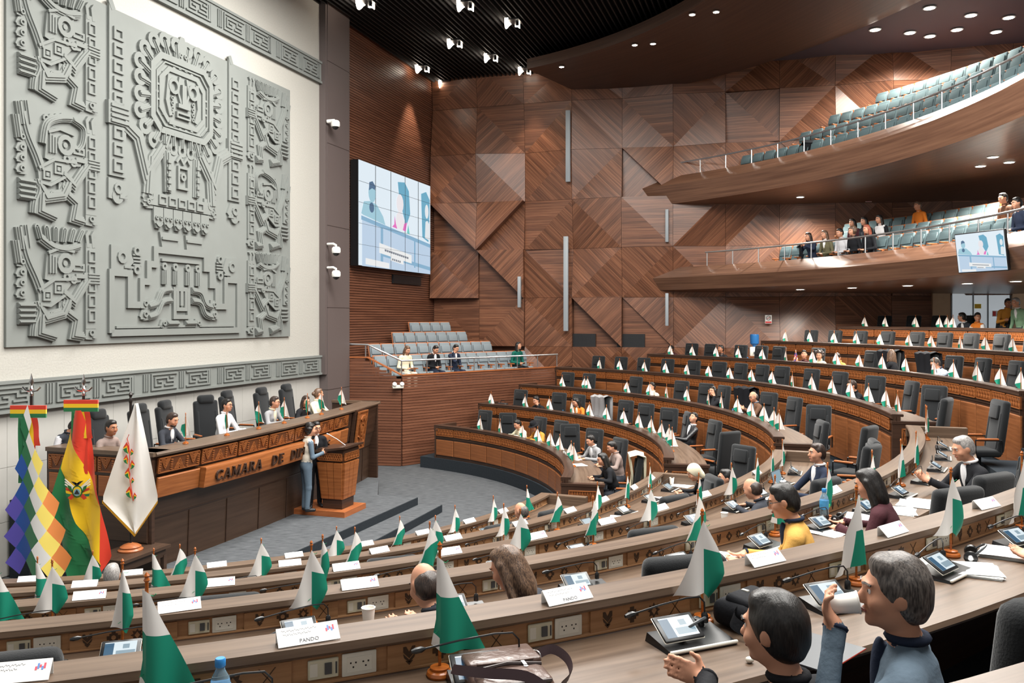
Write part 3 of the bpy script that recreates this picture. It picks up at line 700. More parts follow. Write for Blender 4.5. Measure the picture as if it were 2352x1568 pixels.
def central():
    g = Relief(); c = 1.9; v = 4.68-1.72            # local origin at panel (2.0, 1.72)
    def sq(hw, hh, w, h, b=0.0, k=.22):
        pts = [(c-hw+k, v-hh), (c+hw-k, v-hh), (c+hw, v-hh+k), (c+hw, v+hh-k), (c+hw-k, v+hh), (c-hw+k, v+hh), (c-hw, v+hh-k), (c-hw, v-hh+k)]
        g.strip(pts+[pts[0]], w, h, b)
    g.poly([(c-.62, v-.58), (c+.62, v-.58), (c+.80, v-.4), (c+.80, v+.5), (c+.6, v+.66), (c-.6, v+.66), (c-.80, v+.5), (c-.80, v-.4)], .045)
    sq(.84, .70, .12, .06, .03); sq(.62, .50, .09, .05, .03); sq(.73, .60, .03, .05, .03)
    for k in range(26):            # meander ticks between the two frames
        a = 2*PI*k/26; g.rect(c+.72*math.cos(a)-.035, v+.59*math.sin(a)-.02, c+.72*math.cos(a)+.035, v+.59*math.sin(a)+.02, .03, .045)
    for sg in (-1, 1):
        g.ring(c+sg*.28, v+.20, .09, .155, .06, .04); g.strip([(c+sg*.40, v+.38), (c+sg*.46, v-.1), (c+sg*.36, v-.38)], .09, .05, .04)
        for k in range(4): g.ring(c+sg*.30, v-.03-.1*k, .02, .042, .04, .04, 8)
        g.strip([(c+sg*.10, v+.42), (c+sg*.16, v+.12), (c+sg*.05, v-.12)], .05, .05, .04)
    g.strip([(c, v+.28), (c, v-.10)], .12, .07, .04); g.rect(c-.17, v-.18, c+.17, v-.10, .07, .04); g.frame(c-.2, v-.38, c+.2, v-.26, .035, .06, .04)
    for k in range(24):            # rays ending in rings
        a = PI/2+2*PI*(k+.5)/24; x, y = c+1.14*max(-1, min(1, 1.12*math.cos(a))), v+1.02*max(-1, min(1, 1.15*math.sin(a)))
        if y < v-.75 and abs(x-c) < .3: continue
        xi, yi = c+(x-c)*.74, v+(y-v)*.70; g.dstrip([(xi, yi), (x, y)], .11, .045)
        g.ring(x, y, .06, .155, .055, 0, 14)
    g.poly([(c-.22, v+.70), (c+.22, v+.70), (c+.16, v+1.0), (c+.05, v+1.22), (c-.05, v+1.22), (c-.16, v+1.0)], .06); g.ring(c-.07, v+.85, .02, .05, .03, .06, 8); g.ring(c+.07, v+.85, .02, .05, .03, .06, 8)
    for k in range(5): g.dstrip([(c-.5+.25*k, v-.70), (c-.5+.25*k, v-.95)], .09, .05); g.ring(c-.5+.25*k, v-1.0, .05, .12, .055)
    # body
    g.poly([(c-.55, v-1.05), (c+.55, v-1.05), (c+.45, v-1.9), (c-.45, v-1.9)], .04)
    g.frame(c-.16, v-1.75, c+.16, v-1.3, .05, .05, .04); g.ring(c, v-1.5, .03, .08, .05, .04, 10); g.strip([(c-.2, v-1.24), (c-.1, v-1.12), (c, v-1.24), (c+.1, v-1.12), (c+.2, v-1.24)], .05, .05, .04)
    for sg in (-1, 1):
        g.dstrip([(c+sg*.42, v-1.10), (c+sg*.40, v-1.85)], .14, .06)
        for k in range(5): g.rect(c+sg*.42-.05, v-1.3-.13*k, c+sg*.42+.05, v-1.24-.13*k, .03, .09)
        g.dstrip([(c+sg*.55, v-1.0), (c+sg*.98, v-1.55), (c+sg*1.18, v-.95), (c+sg*1.55, v-.75)], .2, .055)
        g.dstrip([(c+sg*.86, v-1.25), (c+sg*.92, v-1.95)], .2, .05); beast(g, c+sg*.92, v-2.1, .26, sg)
        # staffs
        x = c+sg*1.68
        g.poly([(x-.2, v-1.75), (x+.2, v-1.75), (x+.2, v+1.0), (x-.2, v+1.25)], .045)
        for k in range(9): g.frame(x-.12, v-1.68+.29*k, x+.12, v-1.46+.29*k, .05, .035, .045)
        g.rect(x-.25, v-.85, x+.25, v-.45, .08); [g.rect(x-.2, v-.82+.09*k, x+.22, v-.77+.09*k, .025, .08) for k in range(4)]
        beast(g, x, v-1.98, .42, -sg); g.strip([(x-.1, v+1.15), (x-.18, v+1.3)], .1, .05); g.ring(x, v-2.1, .06, .13, .05)
    # belt, skirt of six masks, feet
    g.rect(c-.9, v-2.14, c+.9, v-1.9, .06)
    for k in range(5): g.frame(c-.68+.27*k, v-2.11, c-.46+.27*k, v-1.93, .04, .03, .06)
    for sg in (-1, 1): beast(g, c+sg*.86, v-1.98, .36, sg)
    for k in range(6):
        x = c-.8+.27*k; g.poly([(x+.01, v-2.42), (x+.01, v-2.16), (x+.26, v-2.16), (x+.26, v-2.42), (x+.2, v-2.56), (x+.07, v-2.56)], .055)
        g.ring(x+.08, v-2.36, .018, .042, .03, .055, 8); g.ring(x+.19, v-2.36, .018, .042, .03, .055, 8); g.strip(curve([(x+.05, v-2.46), (x+.135, v-2.52), (x+.22, v-2.46)], 3), .03, .03, .055)
    for sg in (-1, 1):
        g.poly([(c+sg*.62, v-2.62), (c+sg*.1, v-2.62), (c+sg*.14, v-2.9), (c+sg*.56, v-2.9)], .05); g.rect(min(c+sg*.58, c+sg*.12), v-2.76, max(c+sg*.58, c+sg*.12), v-2.71, .03, .05)
    return g
def stepped():
    g = Relief(); c = 1.9
    # broad stepped outline, drawn as nested bars
    L = [(.08, .12), (3.72, .12), (3.72, 1.18), (3.28, 1.18), (3.28, .62), (2.98, .62), (2.98, 1.05), (2.80, 1.05), (2.80, 1.38), (2.62, 1.38), (2.62, 1.66), (1.18, 1.66), (1.18, 1.38), (1.0, 1.38), (1.0, 1.05), (.82, 1.05), (.82, .62), (.52, .62), (.52, 1.18), (.08, 1.18), (.08, .12)]
    g.strip(L, .12, .05); g.strip([(1.34, 1.48), (2.46, 1.48)], .05, .05)
    for x in (1.42, 1.72, 2.08, 2.38):
        g.ring(x, 1.36, .03, .075, .05, 0, 10); g.dstrip([(x, 1.28), (x, 1.02)], .1, .05)
    g.frame(1.66, .36, 2.14, .98, .08, .05); g.strip([(1.78, .9), (1.78, .55), (2.02, .55), (2.02, .9)], .07, .05); g.rect(1.86, .62, 1.94, .9, .05)
    for sg in (-1, 1):
        for k, (y0, y1) in enumerate(((.92, .66), (.72, .46))):
            g.dstrip(curve([(c+sg*.3, y0), (c+sg*.55, y0-.04), (c+sg*.7, y1), (c+sg*.92, y1-.06)], 4), .1, .05); beast(g, c+sg*1.0, y1-.02, .24, sg)
        g.dstrip([(c+sg*.1, .28), (c+sg*.42, .28)], .08, .05); beast(g, c+sg*.5, .27, .2, sg)
        beast(g, c+sg*1.58, 1.44, .5, -sg); g.ring(c+sg*1.2, 1.60, .04, .09, .05, 0, 10); g.ring(c+sg*1.2, 1.26, .04, .09, .05, 0, 10)
        for k in range(4): g.rect(min(c+sg*1.08, c+sg*1.3), 1.33+.06*k, max(c+sg*1.08, c+sg*1.3), 1.36+.06*k, .04)
    g.rect(.2, .20, 3.6, .24, .04)
    return g
rel = thing('relief_panel', 'large grey stone relief panel of carved ancient Andean figures on the plaster wall', 'relief', W(9.94, -11.2, 3.5), WALL_RZ)
d = MB(); d.box(0, -.05, 0, 7.8, .0, 5.87)
obj('backing', d.mesh('backing', 'stone'), rel)
for k in range(3):
    rm = runner(k != 1).mesh('carved_figure', 'stone', smooth=0)
    obj('carved_figure', rm, rel, (.08, -.05, .08+1.92*k))
    obj('carved_figure', rm, rel, (7.72, -.05, .08+1.92*k), scale=(-1, 1, 1))
obj('central_figure', central().mesh('central_figure', 'stone', smooth=0), rel, (2.0, -.05, 1.72), label='tall staff-bearing figure with ray headdress in grey relief')
obj('stepped_base', stepped().mesh('stepped_base', 'stone', smooth=0), rel, (2.0, -.05, .06))
# ---- meander friezes
def frieze(name, label, s0, s1, z0, z1):
    t = thing(name, label, 'frieze', W(s0, -11.2, z0), WALL_RZ); L = s1-s0; H = z1-z0
    d = MB(); d.box(0, -.06, 0, L, 0, H); d.box(0, -.09, 0, L, -.05, H*.1); d.box(0, -.09, H*.9, L, -.05, H)
    obj('band', d.mesh('band', 'stone'), t)
    g = Relief(); n = H*.8; y0 = H*.1; wd = 2.05; e = .028
    def bar(u0, v0, u1, v1): g.rect(u0, y0+n*v0, u1, y0+n*v1, .035)
    for half in (0, 1):
        o = .10+half*.98; f = lambda x: o+x
        for k in range(3): bar(f(.0+.055*k), .1, f(.03+.055*k), .9)
        bar(f(.20), .82, f(.92), .9); bar(f(.20), .1, f(.92), .18); bar(f(.20), .18, f(.23), .82) if half == 0 else bar(f(.89), .18, f(.92), .82)
        bar(f(.29), .64, f(.62), .72); bar(f(.29), .28, f(.50), .36); bar(f(.29), .36, f(.32), .64); bar(f(.47), .36, f(.5), .54); bar(f(.38), .46, f(.47), .54)
        bar(f(.62), .46, f(.65), .72); bar(f(.65), .46, f(.83), .54); bar(f(.56), .28, f(.83), .36); bar(f(.80), .36, f(.83), .46); bar(f(.70), .64, f(.83), .72)
    for k in range(3): bar(2.06-.16+.055*k, .1, 2.09-.16+.055*k, .9)
    me = g.mesh('meander', 'stone', smooth=0); x = L-.05-2.12
    while x > -.3: obj('meander', me, t, (x, -.058, 0)) if x >= 0 else None; x -= 2.16
    return t
frieze('meander_frieze', 'grey stone meander frieze running below the carved relief', 2.4, 19.2, 2.5, 2.99)
frieze('meander_frieze', 'grey stone meander frieze running above the carved relief', 5.0, 19.2, 9.9, 10.46)
# ================================================================ video wall
def screen_picture(me_name, Wd, Hh, parent, y, strong):
    """the broadcast picture: flat shapes on the flat screen, printed light"""
    def lay(name, polys, col, dep, e=1.0):
        m = 'screen_'+name
        if m not in MATS:
            plain(m, col, .4, emit=.0)
            b = MATS[m].node_tree.nodes['Principled BSDF']; b.inputs['Emission Color'].default_value = lin(col); b.inputs['Emission Strength'].default_value = strong; b.inputs['Base Color'].default_value = (0, 0, 0, 1)
        d = MB()
        for pl_ in polys: d.prism([(a*Wd, b*Hh) for a, b in pl_], lambda u, v, w: Vector((u, y-.002*dep-.0015*w, v)))
        obj('picture_'+name, d.mesh('picture', m, smooth=0), parent)
    def ell(cx, cy, rx, ry, n=14): return [(cx+rx*math.cos(2*PI*k/n), cy+ry*math.sin(2*PI*k/n)) for k in range(n)]
    lay('desk', [[(.04, 0), (1, 0), (1, .34), (.04, .46)]], (196, 218, 240), 1)
    lay('desk_edge', [[(.03, .44), (1, .30), (1, .34), (.03, .48)], [(.27, .05), (.30, .05), (.30, .42), (.27, .42)], [(.74, .05), (.76, .05), (.76, .34), (.74, .35)], [(.3, .12), (1, .04), (1, .08), (.3, .16)]], (140, 184, 214), 2)
    lay('seats', [[(.50, .92), (.52, .76), (.62, .48), (.68, .62), (.66, .86), (.60, .94)], [(.85, .88), (.87, .40), (.97, .36), (.99, .84), (.93, .92)]], (112, 178, 206), 2)
    lay('left_person', [ell(.16, .72, .045, .09), [(.03, .50), (.06, .62), (.14, .64), (.22, .62), (.30, .52), (.33, .44), (.05, .49)]], (166, 210, 226), 2)
    lay('dark_hair', [[(.12, .74), (.125, .82), (.165, .84), (.20, .80), (.195, .76), (.16, .77)], ell(.155, .58, .03, .05)], (86, 118, 150), 3)
    lay('woman', [ell(.53, .70, .05, .10), [(.46, .44), (.48, .58), (.52, .62), (.57, .58), (.62, .42)]], (244, 240, 244), 3)
    lay('pink', [[(.42, .44), (.45, .47), (.455, .56), (.47, .48), (.49, .43)], [(.57, .43), (.59, .50), (.63, .52), (.61, .42)]], (236, 120, 200), 4)
    lay('right_person', [ell(.94, .70, .03, .08), [(.91, .40), (.92, .58), (.95, .60), (.985, .56), (.985, .38)]], (236, 242, 246), 3)
    lay('caption', [[(.25, .15), (.70, .09), (.70, .18), (.25, .25)], [(.40, .09), (.58, .065), (.58, .11), (.40, .13)], [(.08, .02), (.38, .005), (.38, .06), (.08, .08)]], (246, 248, 248), 4)
    lay('caption_text', [[(.32+.028*k, .176-.0037*k), (.342+.028*k, .173-.0037*k), (.342+.028*k, .193-.0037*k), (.32+.028*k, .197-.0037*k)] for k in range(12)]+[[(.42+.025*k, .095-.003*k), (.436+.025*k, .093-.003*k), (.436+.025*k, .113-.003*k), (.42+.025*k, .115-.003*k)] for k in range(5)], (120, 128, 140), 5)
    lay('teal', [[(.63, .41), (.65, .50), (.67, .40)]], (120, 210, 205), 4)
plain('screen_bright', (226, 240, 250), .4, emit=0); b = MATS['screen_bright'].node_tree.nodes['Principled BSDF']
b.inputs['Base Color'].default_value = (0, 0, 0, 1); b.inputs['Emission Color'].default_value = lin((228, 241, 250)); b.inputs['Emission Strength'].default_value = .50
vw = thing('video_wall', 'large bright video wall of joined panels on the slatted wood wall', 'screen', W(20.95, -11.05, 5.38), WALL_RZ)
d = MB(); d.box(0, -.02, 0, 5.02, .22, 2.92); obj('housing', d.mesh('housing', 'black_plastic'), vw)
pm = MB(); pm.box(0, -.03, 0, .996, -.015, .576); pm = pm.mesh('screen_panel', 'screen_bright')
for i in range(5):
    for j in range(5): obj('screen_panel', pm, vw, (.013+i*1.0, 0, .013+j*.58))
screen_picture('video', 5.0, 2.9, vw, -.031, .47)
for i in range(1, 5):
    d = MB(); d.box(i*1.0+.008, -.046, .01, i*1.0+.014, -.03, 2.9); obj('joint', d.mesh('joint', 'grey_plastic'), vw)
    d = MB(); d.box(.01, -.046, i*.58+.006, 5.0, -.03, i*.58+.012); obj('joint', d.mesh('joint', 'grey_plastic'), vw)
gr = MB(); gr.box(0, -.05, 0, 2.1, 0, .26, 0)
for k in range(6): gr.box(.02, -.06, .02+k*.04, 2.08, -.05, .04+k*.04, 1)
tag(obj('air_grille', gr.mesh('air_grille', ['grille', 'black_plastic']), None, W(wall_s(900, -11.3), -11.30, 5.0), WALL_RZ), 'dark air grille just below the video wall', 'grille')
# ---- security cameras on the pillar edge
def dome_cam(px, z, arm, label):
    s = wall_s(px, -10.95); t = thing('security_camera', label, 'camera', W(19.2, -10.98, z), WALL_RZ, 'security cameras beside the relief wall')
    d = MB()
    if arm: d.tube([(0, 0, .16), (-.02, -.18, .16), (-.02, -.26, .12), (-.02, -.26, .05)], .03, 8)
    else: d.tube([(0, 0, .08), (0, -.2, .08)], .05, 8)
    obj('bracket', d.mesh('bracket', 'white_paint'), t)
    y = -.26 if arm else -.24
    d = MB(); d.lathe([(.10, -.02), (.115, .02), (.11, .10), (.08, .14), (.02, .15)], 14, 0, (-.02, y, -.06)); obj('housing', d.mesh('housing', 'white_paint'), t)
    d = MB(); d.lathe([(.01, -.09), (.05, -.075), (.08, -.04), (.09, .0)], 14, 0, (-.02, y, -.06)); obj('lens_dome', d.mesh('lens_dome', 'black_plastic'), t)
dome_cam(745, 8.86, False, 'white dome camera at the top of the pillar edge')
dome_cam(742, 5.66, True, 'upper of the two arm-mounted white cameras on the pillar')
dome_cam(742, 5.06, True, 'lower of the two arm-mounted white cameras on the pillar')

# ================================================================ serif letters
def glyph(ch):
    """strokes in a unit-high box: list of polygons"""
    out = []
    def q(x0, y0, x1, y1, wd):
        v = Vector((x1-x0, y1-y0)); n = Vector((-v.y, v.x)).normalized()*wd/2
        out.append([(x0-n.x, y0-n.y), (x1-n.x, y1-n.y), (x1+n.x, y1+n.y), (x0+n.x, y0+n.y)])
    def arc(cx, cy, rx, ry, a0, a1, w0, w1, n=12):
        for k in range(n):
            a, b = R(a0+(a1-a0)*k/n), R(a0+(a1-a0)*(k+1)/n)
            fa = lambda t: w0+(w1-w0)*abs(math.cos(t))
            out.append([(cx+(rx-fa(a)/2)*math.cos(a), cy+(ry-fa(a)/2)*math.sin(a)), (cx+(rx+fa(a)/2)*math.cos(a), cy+(ry+fa(a)/2)*math.sin(a)),
                        (cx+(rx+fa(b)/2)*math.cos(b), cy+(ry+fa(b)/2)*math.sin(b)), (cx+(rx-fa(b)/2)*math.cos(b), cy+(ry-fa(b)/2)*math.sin(b))])
    def ser(x, y, w_=.24): q(x-w_/2, y, x+w_/2, y, .05)
    K, t = .15, .06
    if ch == 'C': arc(.42, .5, .36, .46, 40, 320, t, K); q(.70, .66, .70, .92, .05); q(.70, .10, .70, .30, .05); w_ = .78
    elif ch == 'A': q(.05, .02, .37, .98, t); q(.35, .98, .68, .02, K); q(.18, .34, .56, .34, t); ser(.06, .02); ser(.68, .02, .28); w_ = .78
    elif ch == 'M': q(.10, .02, .12, .97, t); q(.13, .95, .46, .10, K); q(.46, .10, .80, .95, t); q(.82, .02, .82, .97, K); ser(.1, .02); ser(.82, .02, .28); ser(.1, .97, .2); ser(.84, .97, .22); w_ = 1.0
    elif ch == 'R': q(.16, .02, .16, .98, K); arc(.28, .73, .26, .23, -90, 90, t, .13); q(.16, .96, .30, .96, t); q(.16, .5, .30, .5, t); q(.36, .5, .66, .03, .13); ser(.16, .02, .3); ser(.68, .02, .2); w_ = .76
    elif ch == 'D': q(.16, .02, .16, .98, K); arc(.30, .5, .40, .46, -90, 90, t, K); q(.1, .965, .32, .965, t); q(.1, .035, .32, .035, t); w_ = .82
    elif ch == 'E': q(.16, .02, .16, .98, K); q(.06, .965, .60, .965, t); q(.16, .52, .48, .52, t); q(.06, .035, .62, .035, t); q(.60, .80, .60, .97, .05); q(.62, .03, .62, .22, .05); q(.48, .42, .48, .62, .05); w_ = .70
    elif ch == 'I': q(.16, .02, .16, .98, K); ser(.16, .02, .3); ser(.16, .98, .3); w_ = .36
    elif ch == 'P': q(.16, .02, .16, .98, K); arc(.28, .72, .28, .24, -90, 90, t, .14); q(.1, .96, .30, .96, t); q(.16, .48, .30, .48, t); ser(.16, .02, .3); w_ = .64
    elif ch == 'U': q(.16, .30, .16, .98, K); arc(.42, .32, .27, .28, 180, 360, t, .10); q(.68, .30, .68, .98, t); ser(.16, .98, .3); ser(.68, .98, .22); w_ = .84
    elif ch == 'T': q(.36, .02, .36, .98, K); q(.04, .965, .68, .965, t); q(.05, .78, .05, .97, .05); q(.67, .78, .67, .97, .05); ser(.36, .02, .3); w_ = .74
    elif ch == 'O': arc(.44, .5, .37, .45, 0, 360, t, K, 20); w_ = .88
    elif ch == 'S': arc(.32, .73, .22, .22, 20, 250, t, .12); arc(.34, .27, .24, .24, -160, 80, t, .12); q(.54, .78, .54, .95, .05); q(.10, .06, .10, .24, .05); w_ = .64
    return out, w_
# ================================================================ presiding desk on the dais
DS0, DS1 = 9.95, 17.55
def dt(s): return -8.34-.016*(s-12.6)**2
DZT = 2.04
pd = thing('presiding_desk', 'long raised presiding desk with carved panels and chamber name lettering', 'desk', W(DS0, -8.6, .28))
PO = W(DS0, -8.6, .28)
def dsec(name, offs, mat, s0=DS0, s1=DS1, n=24):
    """profile [(t offset, z)] run along the desk front"""
    d = MB(); m = len(offs); rows = []
    for k in range(n+1):
        s = s0+(s1-s0)*k/n; rows.append([W(s, dt(s)+o, z)-PO for o, z in offs])
    vs = [p for r_ in rows for p in r_]; fs = []; us = []; L = [0]
    for i in range(m): a, b = offs[i], offs[(i+1) % m]; L.append(L[-1]+math.hypot(a[0]-b[0], a[1]-b[1]))
    for k in range(n):
        for i in range(m):
            fs.append((k*m+i, (k+1)*m+i, (k+1)*m+(i+1) % m, k*m+(i+1) % m)); u0, u1 = s0+(s1-s0)*k/n, s0+(s1-s0)*(k+1)/n
            us.append([(u0, L[i]), (u1, L[i]), (u1, L[i+1]), (u0, L[i+1])])
    fs += [tuple(range(m)), tuple(range(n*m+m-1, n*m-1, -1))]; us += [[(o, z) for o, z in offs], [(o, z) for o, z in offs][::-1]]
    d.add(vs, fs, 0, us); return obj(name, d.mesh(name, mat), pd)
dsec('base', [(-.25, .3), (-.6, .3), (-.6, 1.38), (-.10, 1.38), (-.22, 1.0)], 'dais_base')
dsec('base_rail', [(-.205, 1.03), (-.22, 1.03), (-.22, 1.055), (-.195, 1.055)], 'desk_dark')
dsec('front_frame', [(-.10, 1.36), (-.38, 1.36), (-.38, 1.97), (-.02, 1.97)], 'desk_dark')
dsec('worktop', [(.04, 1.98), (-.40, 1.98), (-.40, DZT), (.03, DZT), (.05, 2.01)], 'desk_tan')
dsec('inner_worktop', [(-.36, 1.86), (-.86, 1.86), (-.86, 1.90), (-.36, 1.90)], 'desk_band')
for k in range(9):
    s = DS0+.05+(DS1-DS0)*k/8.6; a = W(s, dt(s)-.240, .31)-PO; b = W(s, dt(s)-.212, 1.02)-PO; d = MB(); d.tube([a, b], .008, 4); obj('base_joint', d.mesh('base_joint', 'desk_dark'), pd)
bnd = [wall_s(p, -8.38) for p in (368.6, 461, 542, 611, 672, 725, 770.5, 811)]
def on_desk(s, o, z): return W(s, dt(s)+o, z)-PO
def desk_rz(s): e = .05; v = W(s+e, dt(s+e))-W(s-e, dt(s-e)); return math.atan2(v.y, v.x)
for a, b in zip(bnd, bnd[1:]):
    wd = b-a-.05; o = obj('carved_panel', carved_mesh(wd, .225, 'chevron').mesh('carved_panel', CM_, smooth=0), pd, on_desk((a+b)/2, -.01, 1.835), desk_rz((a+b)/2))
    o.rotation_euler = (R(7.5), 0, desk_rz((a+b)/2))
for a, b in ((bnd[0], bnd[1]), (wall_s(776, -8.4), bnd[7])):
    o = obj('plain_panel', flat_panel(b-a-.03, .30).mesh('plain_panel', 'desk_orange', smooth=0), pd, on_desk((a+b)/2, -.02, 1.52), desk_rz((a+b)/2)); o.rotation_euler = (R(7.5), 0, desk_rz((a+b)/2))
TS0, TS1 = bnd[1]+.0, wall_s(776, -8.4)
tb = dsec('name_board', [(.06, 1.37), (-.1, 1.37), (-.1, 1.68), (.10, 1.68), (.11, 1.66)], 'desk_orange', TS0, TS1, 16)
LZ0, LH = 1.44, .165
for word, p0_, p1_ in (('CAMARA', 497, 598), ('DE', 621, 648), ('DIPUTADOS', 665, 760)):
    s0, s1 = wall_s(p0_, -8.27), wall_s(p1_, -8.27); gl = [glyph(c) for c in word]; tot = sum(g[1] for g in gl)+.16*(len(gl)-1); k = (s1-s0)/tot; x = s0
    for (polys, wd), ch in zip(gl, word):
        d = MB(); c = on_desk(x, .074, LZ0)
        for po in polys: d.prism([(a*k, b*LH) for a, b in po], lambda u, v, q: Vector((u, -.03*q-.115*v/1.0*.0, v)))
        o = obj('letter', d.mesh('letter', 'desk_dark', smooth=0), pd, c, desk_rz(x)); o.rotation_euler = (R(9.8), 0, desk_rz(x)); x += (wd+.16)*k
# carved arms panel near the right end
sa = wall_s(829, -8.5)
g = Relief(); g.rect(-.24, -.40, .24, .40, .03); g.frame(-.25, -.41, .25, .41, .03, .02, .03)
g.ring(0, .02, .10, .14, .03, .03, 16, .85); g.disc(0, .02, .07, .03, .03); g.poly([(-.16, .24), (-.06, .18), (0, .26), (.06, .18), (.16, .24), (.05, .32), (0, .30), (-.05, .32)], .04, .03)
for sg in (-1, 1):
    for k in range(4): g.strip([(sg*.06, -.22+.02*k), (sg*(.12+.02*k), -.05+.06*k), (sg*(.16+.012*k), .08+.07*k)], .025, .03, .03)
    g.strip([(sg*.02, -.30), (sg*.12, -.34), (sg*.18, -.24)], .04, .03, .03); g.strip([(sg*.03, -.2), (sg*.16, -.12)], .03, .03, .03)
d = MB(); d.join(g); o = obj('arms_panel', d.mesh('arms_panel', 'desk_orange', smooth=0), pd, on_desk(sa, .03, 1.57), desk_rz(sa), label='tall carved coat of arms panel'); o.rotation_euler = (R(7.5), 0, desk_rz(sa))
d = MB(); d.box(-.29, -.01, -.46, .29, .06, .44); o = obj('arms_frame', d.mesh('arms_frame', 'desk_dark'), pd, on_desk(sa, .0, 1.57), desk_rz(sa)); o.rotation_euler = (R(7.5), 0, desk_rz(sa))
# left end return and right end return
for s, sg, tb_ in ((DS0, -1, -10.35), (DS1, 1, -9.9)):
    a, b = W(s, dt(s)-.02), W(s, tb_)
    d = MB(); L = (b-a).length; d.box(0, -.03, .3, L, .03, 1.98); d.box(-.05, -.06, 1.98, L, .35 if sg < 0 else .06, DZT, 1)
    rz = math.atan2((b-a).y, (b-a).x)
    if sg < 0: d = MB(); d.box(0, -.03, .0, L, .03, 1.98); d.box(-.05, -.30, 1.98, L, .06, DZT, 1)
    e = obj('end_return', d.mesh('end_return', ['desk_dark', 'desk_tan']), pd, Vector((a.x, a.y, 0))-Vector((PO.x, PO.y, PO.z)), rz)
    for k in range(2):
        w_ = L*.46; x = L*(.26+.48*k)
        sy = 1 if sg < 0 else -1
        for zc, hh in ((1.83, .22), (1.52, .30), (1.0, .5)):
            m_ = carved_mesh(w_, hh, 'chevron') if hh == .22 else flat_panel(w_, hh)
            o = obj('end_panel', m_.mesh('end_panel', CM_ if hh == .22 else ('desk_orange' if hh < .5 else 'dais_base'), smooth=0), pd, e.location+Vector((math.cos(rz), math.sin(rz), 0))*x+Vector((-math.sin(rz), math.cos(rz), 0))*(.035*sy)+Vector((0, 0, zc)), rz+(PI if sy > 0 else 0))
# raised platform behind the desk
d = MB(); q = [W(10.0, -9.1)-PO, W(17.5, -9.1)-PO, W(17.5, -11.15)-PO, W(10.0, -11.15)-PO]
c = PO; d = MB(); q = [W(s, t)-W(10.0, -9.1) for s, t in ((10.0, -9.1), (17.5, -9.1), (17.5, -11.15), (10.0, -11.15))]
d.hexa(q, [p+Vector((0, 0, 1.18)) for p in q]); struct('floor_platform', d.mesh('floor_platform', 'carpet_dark'), W(10.0, -9.1))
# ================================================================ lectern
lc = W(14.25, -7.92, .3)
lt = thing('lectern', 'tapered wooden lectern with carved band standing on the dais', 'lectern', lc, WALL_RZ)
d = MB(); d.box(-.42, -.36, 0, .42, .75, .10); obj('plinth', d.mesh('plinth', 'seat_wood'), lt)
def frus(x0, y0, z0, x1, y1, z1, mi=0):
    d = MB(); d.hexa([(-x0, -y0, z0), (x0, -y0, z0), (x0, y0, z0), (-x0, y0, z0)], [(-x1, -y1, z1), (x1, -y1, z1), (x1, y1, z1), (-x1, y1, z1)], mi); return d
obj('foot', frus(.22, .20, .10, .225, .205, .28).mesh('foot', 'desk_dark', smooth=0), lt)
obj('body', frus(.225, .205, .28, .295, .265, 1.22).mesh('body', 'desk_dark', smooth=0), lt)
for k, rz in enumerate((0, PI/2, PI, -PI/2)):
    hw0, hw1 = (.225, .275) if k % 2 == 0 else (.205, .25); ds0, ds1 = (.205, .25) if k % 2 == 0 else (.225, .275)
    d = MB(); g_ = .012
    for a, b in ((-1, -.30), (-.26, .26), (.30, 1)):
        d.hexa([(hw0*a, -ds0, .28), (hw0*b, -ds0, .28), (hw1*b, -ds1-.004, .97), (hw1*a, -ds1-.004, .97)], [(hw0*a+g_*0, -ds0-.03, .29), (hw0*b, -ds0-.03, .29), (hw1*b, -ds1-.045, .96), (hw1*a, -ds1-.045, .96)])
    obj('side_panel', d.mesh('side_panel', 'desk_orange', smooth=0), lt, (0, 0, 0), rz)
    o = obj('carved_band', carved_mesh(hw1*2.02, .14, 'lattice').mesh('carved_band', CM_, smooth=0), lt, (math.sin(rz)*(ds1+.02), -math.cos(rz)*(ds1+.02), 1.075), rz)
d = MB(); d.hexa([(-.36, -.34, 1.24), (.36, -.34, 1.24), (.36, .36, 1.14), (-.36, .36, 1.14)], [(-.36, -.34, 1.28), (.36, -.34, 1.28), (.36, .36, 1.18), (-.36, .36, 1.18)]); d.box(-.30, -.27, 1.1, .30, .27, 1.2)
obj('top', d.mesh('top', 'desk_dark', smooth=0), lt)
d = MB(); d.tube([(.05, -.12, 1.25), (.0, .02, 1.36), (-.06, .16, 1.45)], .007, 6); d.tube([(-.06, .16, 1.45), (-.085, .20, 1.47)], .014, 6); obj('microphone', d.mesh('microphone', 'steel'), lt)
# ================================================================ tall flags beside the desk
plain('flag_red', (214, 52, 22), .6, sheen=.3); plain('flag_yellow', (240, 196, 10), .6, sheen=.3); plain('flag_dkgreen', (10, 112, 62), .6, sheen=.3)
plain('flag_blue', (40, 84, 160), .55); plain('flag_violet', (90, 80, 170), .55); plain('flag_orange', (246, 150, 80), .6); plain('flag_pale', (250, 226, 110), .6)
plain('gold_fringe', (206, 150, 30), .5); plain('pole_dark', (34, 28, 26), .35); plain('leaf_red', (206, 64, 40), .6)
def flag_stand(label, px, dep, ztop, zbase, base=True):
    x = (px-CXP)/F_PX*dep; t = thing('flag_stand', label, 'flag', (x, dep, zbase), 0, 'tall ceremonial flags beside the presiding desk')
    d = MB(); d.tube([(0, 0, .03), (0, 0, ztop-zbase)], .018, 8); obj('pole', d.mesh('pole', 'pole_dark'), t)
    d = MB(); d.lathe([(.16, 0), (.165, .02), (.13, .045), (.14, .06), (.10, .085), (.03, .11)], 18); obj('base', d.mesh('base', 'seat_wood'), t)
    return t, (lambda pxx, pyy: ((pxx-px)*dep/F_PX, ZC-zbase-(pyy-HZ)*dep/F_PX))
